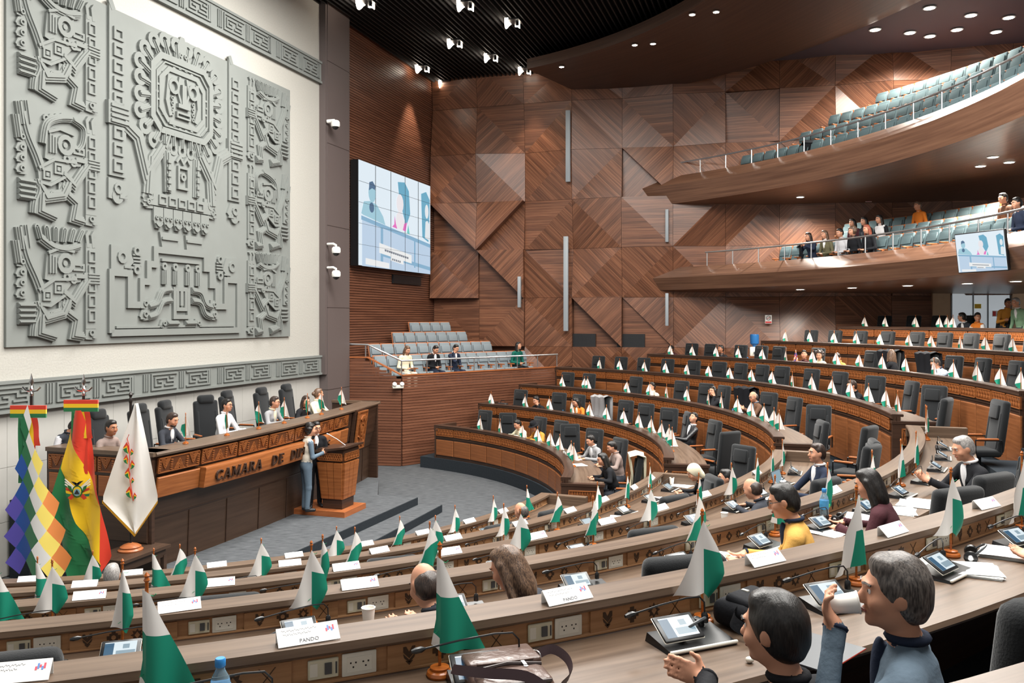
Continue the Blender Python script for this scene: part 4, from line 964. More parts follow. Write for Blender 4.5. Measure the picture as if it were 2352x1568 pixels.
def finial(t, h):
    d = MB(); d.lathe([(.02, 0), (.028, .03), (.012, .06), (.03, .09), (.012, .13), (.028, .17), (.002, .28)], 10, 0, (0, 0, h)); d.tube([(-.11, 0, h+.11), (-.07, 0, h+.07), (0, 0, h+.06), (.07, 0, h+.07), (.11, 0, h+.11)], .014, 6); obj('finial', d.mesh('finial', 'chrome'), t)
def bow(t, h):
    for sx in (-1, 1):
        d = MB()
        for k in range(3): d.box(min(0, sx*.22), -.075, h-.06+.05*k, max(0, sx*.22), -.05, h-.01+.05*k, k)
        obj('bow_loop', d.mesh('bow_loop', ['flag_dkgreen', 'flag_yellow', 'flag_red'], smooth=0), t)
    for ln, dx, yy in ((.34, .02, -.09), (.80, -.01, -.08)):
        Pt = [[Vector((-.105+.07*j+dx+.06*i/6*(.6 if dx > 0 else 0), yy-.01*math.sin(i*1.1+j), h-.06-ln*i/6)) for j in range(4)] for i in range(7)]
        d = MB(); d.grid(Pt, lambda i, j: j); obj('ribbon_tail', d.mesh('ribbon_tail', ['flag_dkgreen', 'flag_yellow', 'flag_red']), t)
# chequered rainbow flag
t, f_ = flag_stand('rainbow chequered flag on a pole with ribbon bow', 72, 10.5, 3.02, 0)
d = MB(); cols = {-5: 4, -4: 4, -3: 4, -2: 5, -1: 0, 0: 1, 1: 2, 2: 3, 3: 6}
def wip(dd, e):
    tt = max(0, e)/11.0; px_ = 74+tt*42+dd*(9+12.5*min(1, tt*1.1)); py_ = 958+e*30.5+dd*(2.5+1.5*tt)+6*math.sin(dd*1.1)
    x, z = f_(px_, py_); return Vector((x, -.10-.06*tt*math.sin(dd*1.3+tt*2)-.06*tt, z))
for e in range(0, 12):
    for dd in range(-3, 3):
        if (dd+e) % 2 == 0 and dd >= (-1 if e < 4 else -2 if e < 7 else -3) and dd <= (0 if e < 3 else 1 if e < 6 else 2):
            G = [[wip(dd-(i-j)*.5+0*(i), e-1+(i+j)*.5) for j in range(3)] for i in range(3)]
            d.grid(G, cols[dd])
obj('cloth', d.mesh('cloth', ['flag_dkgreen', 'flag_white', 'flag_pale', 'flag_orange', 'flag_violet', 'flag_blue', 'flag_red'], smooth=80), t); bow(t, 2.78); finial(t, 2.98)
# tricolour with arms
t, f_ = flag_stand('red yellow and green flag with coat of arms and ribbon bow', 192, 11.0, 2.98, 0)
def ip(y, tab):
    for (y0, x0), (y1, x1) in zip(tab, tab[1:]):
        if y <= y1: return x0+(x1-x0)*(max(y, y0)-y0)/(y1-y0)
    return tab[-1][1]
lf = [(940, 183), (1000, 163), (1080, 143), (1170, 123), (1210, 140), (1320, 172)]; rt = [(940, 197), (985, 210), (1080, 225), (1150, 241), (1275, 263), (1320, 235)]
b1 = [(940, 182), (1040, 152), (1075, 146), (1110, 160), (1200, 188), (1290, 243), (1320, 236)]; b2 = [(940, 183.5), (1000, 166), (1040, 190), (1090, 212), (1140, 236), (1160, 243), (1320, 240)]
d = MB(); rows = []; NR = 40
for i in range(NR+1):
    y = 940+380*i/NR; L_, R_ = ip(y, lf), ip(y, rt); c1 = min(max(ip(y, b1), L_), R_); c2 = min(max(ip(y, b2), c1), R_); row = []
    for a, b in ((L_, c1), (c1, c2), (c2, R_)):
        for j in range(4):
            px_ = a+(b-a)*j/3; x, z = f_(px_, y+(8*math.sin((px_-L_)/14) if i == NR else 0)); row.append(Vector((x, -.08-.05*math.sin(px_*.11+y*.006)-.05*i/NR, z)))
    rows.append(row)
d.grid(rows, lambda i, j: 0 if j < 4 else (1 if j < 8 else 2)); cl = obj('cloth', d.mesh('cloth', ['flag_dkgreen', 'flag_yellow', 'flag_red'], smooth=80), t)
plain('arms_sky', (120, 170, 190), .6); plain('condor', (40, 40, 44), .6); plain('laurel', (40, 110, 50), .6)
ax_, az_ = f_(196, 1118); g = MB(); k_ = 11.0/F_PX
def em(polys, mi, dep):
    for po in polys: g.prism([(ax_+a*k_, az_+b*k_) for a, b in po], lambda u, v, w_: Vector((u, -.19-.004*dep-.003*w_, v)), mi=mi)
def oval(cx, cy, rx, ry, n=14): return [(cx+rx*math.cos(2*PI*q_/n), cy+ry*math.sin(2*PI*q_/n)) for q_ in range(n)]
for sg in (-1, 1):
    for k in range(3):
        em([[(sg*6, -16+4*k), (sg*26, -14+7*k), (sg*27, -8+7*k), (sg*6, -10+4*k)]], (0, 1, 2)[k % 3], 1)
        em([[(sg*8, 2+3*k), (sg*28, 14+6*k), (sg*29, 12+6*k), (sg*9, -1+3*k)]], 6, 2)
    em([[(sg*6, -14), (sg*14, -22), (sg*22, -18), (sg*12, -8)]], 2, 2); em([[(sg*10, -6), (sg*20, 4), (sg*22, 12), (sg*14, 8)]], 4, 3)
em([oval(0, -3, 12, 14)], 4, 3); em([oval(0, -3, 9, 11)], 1, 4); em([oval(0, -5, 7.5, 8)], 3, 5); em([[(-6, -8), (0, 2), (6, -8)]], 5, 6)
em([[(-14, 20), (-4, 12), (0, 16), (4, 12), (15, 22), (6, 20), (2, 10), (-3, 10), (-6, 19)]], 5, 5)
obj('coat_of_arms', g.mesh('coat_of_arms', ['flag_dkgreen', 'flag_yellow', 'leaf_red', 'arms_sky', 'laurel', 'condor', 'flag_white'], smooth=0), t, label='embroidered coat of arms')
bow(t, 2.80); finial(t, 2.94)
# white flag with flower vine
t, f_ = flag_stand('white flag with red flower vine and gold fringe on a dark pole', 300, 11.7, 2.78, .74)
d = MB(); rows = []; NR = 24
lf = [(925, 315), (1145, 241), (1222, 315)]; rt = [(925, 320), (1145, 368), (1222, 318)]
for i in range(NR+1):
    y = 925+297*i/NR; a, b = ip(y, lf), ip(y, rt)
    rows.append([Vector((f_(a+(b-a)*j/8, y)[0], -.06-.03*math.sin(j*1.3+i*.12), f_(a+(b-a)*j/8, y)[1])) for j in range(9)])
d.grid(rows, 0); obj('cloth', d.mesh('cloth', 'flag_white', smooth=80), t)
d = MB()
for (x0, y0), (x1, y1) in (((241, 1145), (315, 1222)), ((315, 1222), (368, 1145))):
    for k in range(26):
        a = k/26; px_ = x0+(x1-x0)*a; py_ = y0+(y1-y0)*a; x, z = f_(px_, py_); dx = (x1-x0)/26*11.7/F_PX; dz = -(y1-y0)/26*11.7/F_PX
        d.add([(x, -.075, z), (x+dx*.9, -.075, z+dz*.9), (x+dx*.8, -.08, z+dz-.04), (x+dx*.1, -.08, z-.045)], [(0, 1, 2, 3)])
obj('fringe', d.mesh('fringe', 'gold_fringe'), t)
g = MB()
for k, (px_, py_, sx, sz) in enumerate(((300, 1027, -1, 1.5), (310, 1036, 1, .9), (299, 1053, -1, 1.2), (311, 1065, 1, 1.2), (303, 1085, -1, 1.4), (312, 1100, 1, .8), (306, 1128, -1, 1.5), (317, 1136, 1, .9))):
    x, z = f_(px_, py_); s_ = .042*sz
    for m_, o in enumerate((0, .55, .85)):
        po = [(x, z+s_*1.5*(1-o)), (x+sx*s_*.8, z+s_*(.3-o*.5)), (x+sx*s_*.45, z-s_*(.5+o*.25)), (x-sx*s_*.35, z-s_*1.15), (x-sx*s_*.5*(1-o), z+s_*.1*(1-o)-s_*.6*o)]
        g.prism(po, lambda u, v, w_: Vector((u, -.11-.003*m_-.002*w_, v)), mi=m_)
g.tube([Vector((f_(px_, py_)[0], -.105, f_(px_, py_)[1])) for px_, py_ in ((304, 995), (300, 1005), (304, 1018), (306, 1050), (304, 1080), (308, 1110), (312, 1132), (314, 1146))], .006, 5, 0)
obj('flower_vine', g.mesh('flower_vine', ['leaf_red', 'flag_yellow', 'flag_dkgreen'], smooth=0), t); d = MB(); d.lathe([(.02, 0), (.03, .04), (.014, .08), (.03, .12), (.004, .16)], 10, 0, (0, 0, 2.03)); obj('finial', d.mesh('finial', 'pole_dark'), t)
# small table under the white flag
x = (300-CXP)/F_PX*11.7
tt = thing('side_table', 'small dark wooden table carrying the white flag', 'table', (x, 11.7, 0), WALL_RZ)
d = MB(); d.box(-.45, -.3, .70, .45, .3, .74); obj('table_top', d.mesh('table_top', 'dais_base'), tt)
d = MB(); d.box(-.40, -.25, .58, .40, .25, .70); obj('apron', d.mesh('apron', 'dais_base'), tt)
lm = MB(); lm.box(-.03, -.03, 0, .03, .03, .60); lm = lm.mesh('leg', 'dais_base')
for a in (-.38, .38):
    for b in (-.23, .23): obj('leg', lm, tt, (a, b, 0))
# ================================================================ swivel chairs
def chair_proto(dais=False):
    t = thing('office_chair', 'x', 'chair'); k = .9; hb = .82 if dais else .77
    bw = .46
    bm = MB(); bm.join(rbox(bw, .11, hb, .045, 3), TR(0, -.255, .40+hb/2, rx=R(8)))
    for x in (-.17, .17): bm.join(rbox(.05, .05, hb*.7, .022, 2), TR(x, -.205, .38+hb*.45, rx=R(8)))
    obj('backrest', bm.mesh('backrest', 'black_fabric'), t)
    hm = MB()
    if dais: hm.join(rbox(.32, .13, .17, .06, 3), TR(0, -.29, .40+hb+.02, rx=R(8)))
    else: hm.join(rbox(.27, .045, .21, .02, 3), TR(0, -.218, .40+hb*.78, rx=R(8)))
    obj('headrest', hm.mesh('headrest', 'black_fabric'), t)
    sm = MB(); sm.join(rbox(.46, .46, .11, .045, 3), TR(0, .0, .40)); obj('seat', sm.mesh('seat', 'black_fabric'), t)
    am = MB(); am.tube([(0, -.2, .40), (0, -.2, .60), (0, .16, .60), (0, .16, .42)], .014, 6); am.join(rbox(.05, .30, .03, .012, 2), TR(0, -.01, .615), 1); am = am.mesh('armrest', ['black_plastic', 'seat_wood'])
    for x in (-.26, .26): obj('armrest', am, t, (x, 0, 0))
    bs = MB(); bs.tube([(0, 0, .06), (0, 0, .36)], .028, 8)
    for j in range(5):
        a = 2*PI*j/5; bs.tube([(0, 0, .08), (.24*math.cos(a), .24*math.sin(a), .045)], [.022, .014], 6); bs.lathe([(.022, 0), (.028, .02), (.02, .045)], 8, 0, (.25*math.cos(a), .25*math.sin(a), 0))
    obj('base', bs.mesh('base', 'black_plastic'), t)
    return t
CH = Once(chair_proto()); CHD = Once(chair_proto(True))
FAR_CH = {1: [(1098, 0), (1163, 40), (1220, 0), (1269, 10), (1313, 70), (1348, 30), (1398, 20), (1432, 0)],
          2: [(1182, 0), (1271, 10), (1312, 0), (1365, 0), (1421, 15), (1467, 20), (1521, 30), (1551, -10), (1612, 10), (1652, -60)],
          3: [(1291, 0), (1339, 0), (1444, 0), (1549, 10), (1603, 10), (1640, 0), (1695, 10), (1745, 20), (1797, 10), (1872, 60)],
          4: [(1363, 0), (1414, 0), (1465, 0), (1519, 0), (1578, 0), (1638, 10), (1683, 0), (1731, 0), (1778, 10), (1844, 10), (1906, 10), (1990, 25), (2060, 0), (2126, 40)],
          5: [(1576, 0), (1619, 0), (1687, 0), (1733, 0), (1773, 0), (1860, 0), (1980, 0), (2028, 10), (2109, 0), (2166, 10), (2226, 0), (2300, 0)],
          6: [(1848, 0), (1902, 0), (1959, 0), (2020, 0), (2086, 0), (2148, 0), (2207, 0), (2275, 0), (2343, 0)],
          7: [(2016, 0), (2082, 0), (2139, 0), (2211, 0), (2286, 0)]}
for n, L in FAR_CH.items():
    for i, (px, yaw) in enumerate(L):
        th = row_th(px, n, False, 1.05); p = P(rn(n)+1.05, th, zf(n))
        CH(p, seat_rz(th)+R(yaw), 'black high-back chair, %s from the left behind the %s far desk row' % (ORD[i], ROWNAME[n]), 'black chairs behind the far desk rows')
NEAR_CH = {1: [(1115, -8), (1232, -12)], 2: [(885, -10), (1505, -15), (1590, 40)], 3: [(515, -6), (1455, -14), (1838, -14), (1950, -18), (2034, 10)],
           4: [(30, 0), (1515, -16), (2120, -20), (2198, -16), (2292, -10)],}
for n, L in NEAR_CH.items():
    for i, (px, yaw) in enumerate(L):
        th = row_th(px, n, True, 1.02); p = P(rn(n)+1.02, th, zf(n))
        CH(p, seat_rz(th)+R(yaw), 'black high-back chair seen from behind, %s from the left in the %s near row' % (ORD[i], ROWNAME[n]), 'black chairs in the near desk rows')
th = row_th(2236, 5, True, 1.44); o = CH(P(rn(5)+1.44, th, zf(5)), seat_rz(th)+R(-10), 'large black chair back at the bottom right behind the nearest desk', 'black chairs in the near desk rows'); o.scale = (1.12, 1.12, 1.12)
for k, (px, n, yaw, lab) in enumerate(((1908, 3, -30, 'front'), (1932, 3, 10, 'rear'), (2171, 4, 10, 'left'), (2209, 4, -25, 'right'), (1686, 2, 50, 'middle'))):
    th = (aisle_th(n, 1)*.62+aisle_th(n, -1)*.38) if k % 2 == 0 else (aisle_th(n, 1)*.85+aisle_th(n, -1)*.15); r_ = rn(n)+(.42 if k % 2 else 1.08)
    CH(P(r_, th, zf(n)), seat_rz(th)+R(yaw), ['black chair standing loose in the aisle end of the third row', 'second black chair turned away beside the third row aisle end', 'black chair standing loose in the aisle end of the fourth row', 'second black chair beside the fourth row aisle end', 'black chair seen edge-on at the second row aisle end'][k], 'black chairs left in the centre aisle')
DCH = [(258, 0), (352, 0), (413, 8), (487, -30), (571, 5), (628, 0), (684, 0)]
for i, (px, yaw) in enumerate(DCH):
    s = wall_s(px, -10.0); CHD(W(s, -10.0 if i != 4 else -10.2, 1.18), WALL_RZ+PI+R(yaw), 'tall black chair with padded headrest, %s from the left behind the presiding desk' % ORD[i], 'tall chairs behind the presiding desk')
# ================================================================ theatre seats
def theatre_proto(fab):
    t = thing('theatre_seat', 'x', 'seat')
    d = MB(); d.join(rbox(.37, .07, .58, .03, 3), TR(0, -.16, .56, rx=R(14))); d.join(rbox(.33, .03, .2, .012, 2), TR(0, -.125, .66, rx=R(14))); obj('backrest', d.mesh('backrest', fab), t)
    d = MB(); d.join(rbox(.40, .03, .64, .012, 2), TR(0, -.205, .55, rx=R(14))); obj('back_shell', d.mesh('back_shell', 'seat_wood'), t)
    d = MB(); d.join(rbox(.37, .36, .10, .04, 3), TR(0, .03, .32, rx=R(4))); obj('seat', d.mesh('seat', fab), t)
    am = MB(); am.join(rbox(.04, .36, .035, .012, 2), TR(0, -.01, .475)); am.join(rbox(.03, .08, .46, .01, 1), TR(0, .02, .235)); am = am.mesh('armrest', 'seat_wood')
    for x in (-.20, .20): obj('armrest', am, t, (x, 0, 0))
    return t
G1 = Once(theatre_proto('seat_fabric'))
gal_rz = math.atan2(GW.x, -GW.y)
GROW = {0: (.80, 2.05, 882, 1206, 14, 'front'), 1: (1.50, 2.35, 812, 1126, 13, 'second'), 2: (2.34, 2.65, 870, 1069, 9, 'third'), 3: (3.16, 2.95, 936, 1031, 5, 'highest')}
def gal_x(px, off):
    m = (px-CXP)/F_PX; o = GA+GW*off; return (m*o.y-o.x)/(GU.x-m*GU.y)
for r_, (off, z, p0_, p1_, cnt, nm) in GROW.items():
    xa, xb = gal_x(p0_, off), gal_x(p1_, off)
    for i in range(cnt):
        p = GA+GW*off+GU*(xa+(xb-xa)*i/(cnt-1))
        if (p-W(0, -11.2)).dot(WN) < .3: continue
        G1(Vector((p.x, p.y, z)), gal_rz, 'grey upholstered seat, %s from the left in the %s row of the side gallery' % (ORD[i], nm), 'seats of the side gallery')
def balcony_seats(zb, rise, starts, nm, fab):
    G = Once(theatre_proto(fab))
    for r_, (px, px1) in enumerate(starts):
        rr = RB+1.18+.85*r_; th = col_hit(px, rr, False); i = 0; the = col_hit(px1, rr, False)
        while th > the:
            p = P(rr, th, zb+rise*r_)
            if (p-SO).dot(SNN) > .75:
                G(p, seat_rz(th), 'teal seat, %s from the left in row %s of the %s balcony' % (ORD[min(i, 29)], ['one', 'two', 'three', 'four'][r_], nm), 'seats of the %s balcony' % nm); i += 1
            th -= .43/rr
balcony_seats(5.18, .34, [(1795, 2372), (1935, 2372), (1940, 2290)], 'lower', 'seat_teal')
balcony_seats(8.08, .54, [(1680, 2372), (1840, 2372), (1880, 2372), (1960, 2372)], 'upper', 'seat_teal')
def draped_box(px, z, label):
    rr = RB+1.6; th = col_hit(px, rr, False); t = thing('covered_equipment', label, 'cover', P(rr, th, z), seat_rz(th)+R(-35), 'black covers on the balconies')
    d = MB(); d.hexa([(-.42, -.22, .0), (.42, -.22, .0), (.42, .22, .0), (-.42, .22, .0)], [(-.40, -.16, .84), (.40, -.16, .80), (.40, .18, .80), (-.40, .18, .86)]); d.hexa([(-.43, -.23, .78), (.43, -.23, .74), (.43, .23, .74), (-.43, .23, .80)], [(-.40, -.18, .86), (.40, -.18, .83), (.40, .18, .83), (-.40, .18, .88)]); obj('cover', d.mesh('cover', 'cloth_black', smooth=0), t)
    d = MB(); [d.box(x, -.1, -.02, x+.05, .1, .05) for x in (-.35, .3)]; obj('foot', d.mesh('foot', 'black_plastic'), t)
draped_box(1846, 5.19, 'black covered equipment at the left end of the lower balcony'); draped_box(1855, 8.09, 'black covered equipment at the left end of the upper balcony')
# ================================================================ desk flags
def flag_proto(var, seed, thr=.36):
    rr = random.Random(seed); t = thing('desk_flag', 'x', 'flag')
    d = MB(); d.lathe([(.045, 0), (.048, .008), (.044, .018), (.032, .024), (.034, .032), (.012, .036)], 18); obj('base', d.mesh('base', 'flag_wood'), t)
    d = MB(); d.tube([(0, 0, .03), (0, 0, .445)], .0055, 8); d.lathe([(.006, 0), (.010, .006), (.006, .014), (.009, .02), (.002, .03)], 8, 0, (0, 0, .443)); obj('pole', d.mesh('pole', 'flag_wood'), t)
    NI, NJ = 44, 32; ph = rr.random()*6; Pt = []
    a_, b_ = rr.uniform(.10, .13), rr.uniform(.075, .10)
    for i in range(NI+1):
        u = i/NI; row = []
        if var == 0: xl = -a_*u**.95; xr = b_*math.sin(min(1, u/.62)*PI/2) if u < .62 else b_-(b_-.03)*(u-.62)/.38
        elif var == 1: xl = -.012-.05*max(0, u-.7); xr = .012+.15*u**1.1
        elif var == 2: xl = -.055*u; xr = .05*math.sin(min(1, u/.7)*PI/2) if u < .7 else .05-(.03)*(u-.7)/.3
        else: xl = -.16*u**1.1; xr = .012+.03*u
        for j in range(NJ+1):
            v = j/NJ; x = xl*(1-2*v) if v < .5 else xr*(2*v-1)
            ue = u if seed % 2 or var in (1, 3) else u+.55*(.5-v)*2*u*(1-u)
            z = .425-.32*ue+(-.03*abs(x)/.1 if var != 1 else -.02*v)+(.045*(1-v)*u**6 if var in (0, 2) else 0)
            y = -.010+.016*math.sin(x*48+ph)*u+.022*u*math.cos(v*PI*1.5)*(1 if var != 2 else 1.6)
            row.append(Vector((x, y, z)))
        Pt.append(row)
    sl, of = (rr.uniform(2.2, 3.4), rr.uniform(.34, .44)) if var != 1 else (.2, .42)
    def col(i, j):
        u = (i+.5)/NI; v = (j+.5)/NJ
        if var == 1: return 1 if u > .42 and not (u > .86 and v < .42) else 0
        if var == 3: return 1 if u > .5 and v > .34 else 0
        if seed % 2: return 1 if v > .5 and u > thr else 0
        return 1 if u > of and v > (.12 if seed == 2 else .3) else 0
    d = MB(); d.grid(Pt, col); obj('cloth', d.mesh('cloth', ['flag_white', 'flag_green'], smooth=60), t)
    d = MB(); d.tube([(-.008, -.004, .40), (.008, -.006, .405), (.02, -.01, .40), (.028, -.014, .408)], .0014, 4); d.tube([(-.007, -.006, .17), (.007, -.006, .17), (-.02, -.012, .155)], .0014, 4); obj('tie', d.mesh('tie', 'ribbon_green'), t)
    return t
FV = [Once(flag_proto(v, s)) for v, s in ((0, 1), (0, 2), (0, 3), (2, 4), (1, 5), (3, 6), (2, 7))]
FVF = [Once(flag_proto(v, s, .58)) for v, s in ((0, 11), (0, 13), (0, 15), (2, 17), (0, 19))]
FAR_FL = {1: [1103, 1149, 1200, 1235, 1264, 1286, 1312, 1318], 2: [1128, 1206, 1262, 1314, 1354, 1393, 1433, 1468, 1496, 1520, 1537, 1544],
          3: [1292, 1343, 1350, 1440, 1492, 1531, 1578, 1627, 1657, 1694, 1726, 1755, 1778, 1790],
          4: [1377, 1423, 1480, 1529, 1578, 1628, 1676, 1726, 1774, 1820, 1865, 1912, 1953, 1995, 2035, 2062],
          5: [1540, 1590, 1645, 1696, 1751, 1805, 1867, 1921, 1974, 2027, 2080, 2145, 2190, 2245, 2298, 2345],
          6: [1804, 1860, 1916, 1967, 2022, 2087, 2139, 2206, 2263, 2326], 7: [1986, 2033, 2103, 2158, 2176, 2189]}
for n, L in FAR_FL.items():
    for i, px in enumerate(L):
        th = row_th(px, n, False, .22); v = rnd.choice([0, 1, 2, 4, 3])
        FVF[v](P(rn(n)+.22, th, zt(n)-.15), PI-math.atan2(P(rn(n), th).x, P(rn(n), th).y)+R(rnd.uniform(-28, 28)), 'small white and green flag, %s from the left on the %s far desk row' % (ORD[i], ROWNAME[n]), 'desk flags on the far rows')
NEAR_FL = {1: [(213, 0), (413, 1), (773, 0), (918, 1), (1045, 2), (1133, 0), (1210, 4)],
           2: [(86, 4), (353, 4), (600, 0), (815, 1), (1000, 2), (1157, 2), (1280, 1), (1372, 0), (1440, 3), (1492, 3)],
           3: [(-6, 4), (120, 0), (448, 2), (741, 3), (987, 1), (1195, 0), (1362, 1), (1493, 0), (1605, 3), (1680, 0), (1738, 3), (1773, 3), (1797, 2)],
           4: [(281, 6), (715, 2), (1603, 1), (1780, 4), (1901, 3), (2003, 6), (2069, 5), (2104, 3), (2118, 5), (2137, 2)],
           5: [(337, 4), (1010, 4), (1613, 0), (1967, 5), (2184, 2), (2347, 5)]}
for n, L in NEAR_FL.items():
    for i, (px, v) in enumerate(L):
        th = row_th(px, n, True, .20) if px < 2110 or n == 5 else aisle_th(n, -1)-.25/rn(n)-(.012 if px > 2130 else 0)
        FV[v](P(rn(n)+.20, th, zt(n)-.15), seat_rz(th)+R(rnd.uniform(-12, 12)), 'small white and green flag, %s from the left on the %s near desk row' % (ORD[i], ROWNAME[n]), 'desk flags on the near rows')
for i, px in enumerate((423, 513, 585, 645, 702, 738, 792)):
    s = wall_s(px, -8.6); FV[(0, 3, 1)[i % 3]](W(s, dt(s)-.18, DZT), R(170), 'small white and green flag, %s from the left on the presiding desk' % ORD[i], 'desk flags on the presiding desk')
th = row_th(1828, 5, False, .22); t = thing('desk_flag', 'tiny rainbow chequered desk flag on the fifth far desk row', 'flag', P(rn(5)+.22, th, zt(5)-.15), seat_rz(th))
d = MB(); d.lathe([(.045, 0), (.048, .008), (.044, .018), (.032, .024), (.012, .036)], 14); obj('base', d.mesh('base', 'flag_wood'), t)
d = MB(); d.tube([(0, 0, .03), (0, 0, .46)], .0055, 6); obj('pole', d.mesh('pole', 'flag_wood'), t)
d = MB(); d.grid([[Vector((-.10*i/8*(1-j/6)+.09*i/8*(j/6), .01*math.sin(j*1.3), .44-.32*i/8)) for j in range(7)] for i in range(9)], lambda i, j: (i-j) % 5); obj('cloth', d.mesh('cloth', ['flag_white', 'flag_orange', 'flag_blue', 'flag_violet', 'flag_red']), t)
for o in bpy.data.objects:
    if o.get('group') in ('desk flags on the far rows', 'desk flags on the presiding desk'): o.scale = (.96, .96, 1.0)
p = GA+outl*.12+Vector((-.06, 0, 2.10)); t = thing('emergency_light', 'white twin emergency light on the corner of the gallery box', 'light', p, R(20)); d = MB(); d.join(rbox(.30, .10, .09, .02, 2), TR(0, 0, .02)); obj('case', d.mesh('case', 'white_plastic'), t)
for sx in (-1, 1): d = MB(); d.lathe([(.05, 0), (.06, .03), (.05, .05)], 12, 0, (0, 0, 0), TR(sx*.10, -.03, .08, rx=R(60))); obj('lamp_head', d.mesh('lamp_head', 'white_paint'), t)
# ================================================================ delegate units, name cards
def screen_mat(name, c, e):
    plain(name, c, .3, emit=0); b_ = MATS[name].node_tree.nodes['Principled BSDF']; b_.inputs['Base Color'].default_value = (.01, .01, .01, 1); b_.inputs['Emission Color'].default_value = lin(c); b_.inputs['Emission Strength'].default_value = e
screen_mat('display_white', (226, 240, 246), .5); screen_mat('display_blue', (40, 96, 130), .45); screen_mat('display_grey', (150, 176, 190), .45)
def unit_proto(on):
    t = thing('delegate_unit', 'x', 'conference unit')
    d = MB(); d.hexa([(-.14, -.09, 0), (.17, -.09, 0), (.17, .08, 0), (-.14, .08, 0)], [(-.135, -.085, .012), (.165, -.085, .012), (.165, .075, .034), (-.135, .075, .034)]); d.join(rbox(.31, .014, .014, .006, 2), TR(.015, -.093, .012), 1); obj('base', d.mesh('base', ['black_plastic', 'white_plastic'], smooth=0), t)
    T = TR(-.045, -.005, .066, rx=R(32)); d = MB(); d.join(rbox(.178, .118, .012, .005, 2), T); d.join(rbox(.182, .122, .006, .003, 1), T @ TR(0, 0, -.003), 1); obj('screen', d.mesh('screen', ['black_plastic', 'white_plastic']), t)
    d = MB()
    if on: d.box(-.072, -.045, .0062, .072, .045, .0068, 0, T); d.box(-.072, -.045, .0069, -.030, .04, .0072, 1, T); d.box(-.018, -.035, .0069, .068, -.005, .0072, 2, T); d.box(.01, .005, .0069, .04, .03, .0072, 2, T)
    else: d.box(-.072, -.045, .0062, .072, .045, .0068, 2, T)
    obj('display', d.mesh('display', ['display_white', 'display_blue', 'display_grey'], smooth=0), t)
    d = MB(); d.lathe([(.014, 0), (.014, .03), (.008, .04)], 8, 0, (.12, .05, .045)); d.tube([(.12, .05, .08), (.118, .05, .125), (.095, .05, .15), (.03, .045, .155), (-.10, .035, .148), (-.22, .02, .138)], .0035, 6); d.tube([(-.22, .02, .138), (-.235, .018, .137), (-.255, .016, .135), (-.27, .014, .134)], [.004, .011, .011, .006], 8); obj('microphone', d.mesh('microphone', 'black_plastic'), t)
    return t
U1, U2 = Once(unit_proto(True)), Once(unit_proto(False))
mat_me = MB(); mat_me.box(-.2, -.13, 0, .2, .11, .003); mat_me = mat_me.mesh('desk_mat', 'desk_dark')
for n in range(1, 6):
    for i, s in enumerate([q for q in NEAR_SEATS[n] if q > R(-80)]):
        th = s-.24/(rn(n)+.36); p = P(rn(n)+.34, th, zt(n)-.149)
        (U1 if n >= 3 else U2)(p, seat_rz(th)+R(rnd.uniform(-10, 6)), 'conference unit with screen and gooseneck microphone, %s from the left in the %s near row' % (ORD[i], ROWNAME[n]), 'conference units on the near rows')
for n in range(1, 8):
    for i, px in enumerate(FAR_FL[n]):
        th = row_th(px, n, False, .32)+.28/rn(n)
        if th > R(FAR_END[n])-.2/rn(n): continue
        (U2)(P(rn(n)+.28, th, zt(n)-.15), seat_rz(th)+R(rnd.uniform(-10, 10)), 'conference unit beside flag, %s from the left in the %s far row' % (ORD[i], ROWNAME[n]), 'conference units on the far rows')
def text_mesh(s, size, mat):
    cu = bpy.data.curves.new('print', 'FONT'); cu.body = s; cu.size = size; cu.align_x = 'CENTER'; cu.extrude = .0004; cu.resolution_u = 2
    o = bpy.data.objects.new('print', cu); COL.objects.link(o); me = bpy.data.meshes.new_from_object(o.evaluated_get(bpy.context.evaluated_depsgraph_get()))
    bpy.data.objects.remove(o); me.materials.clear(); me.materials.append(MATS[mat]); me.name = 'print'; return me
plain('print_grey', (110, 112, 118), .7); plain('print_red', (224, 96, 110), .7); plain('print_blue', (110, 150, 210), .7)
cm = MB(); T = TR(0, -.012, .026, rx=R(-48)); cm.box(-.105, -.0015, -.034, .105, .0015, .036, 0, T); cm.box(-.104, .020, 0, .104, .021, .046, 0); CARD = cm.mesh('card', 'paper', smooth=0)
sm = MB()
for k, (z, x0, x1) in enumerate(((.022, -.09, .03), (.008, -.085, .01))):
    pts = [(x0+(x1-x0)*j/40, z+.003*math.sin(j*2.1+k)+.002*math.sin(j*.9)) for j in range(41)]
    for a, b in zip(pts, pts[1:]): sm.add([T @ Vector((a[0], -.002, a[1]-.0008)), T @ Vector((b[0], -.002, b[1]-.0008)), T @ Vector((b[0], -.002, b[1]+.0008)), T @ Vector((a[0], -.002, a[1]+.0008))], [(0, 1, 2, 3)])
for k in range(5): sm.box(.06+.006*k, -.0022, .0+.004*(k % 3), .066+.006*k, -.0016, .012+.005*((k*2) % 3), 1+k % 2, T)
SCRIB = sm.mesh('handwriting', ['print_grey', 'print_red', 'print_blue'], smooth=0)
PANDO = text_mesh('PANDO', .019, 'print_grey')
CARDS = {1: [66, 304, 498, 675, 839, 971, 1078, 1155], 2: [195, 666, 871, 1040, 1194, 1309, 1387, 1456, 1497], 3: [206, 505, 795, 1032, 1232, 1393, 1518, 1617, 1738], 4: [412, 826, 1916], 5: [32, 707, 1302, 1757, 2050, 2265]}
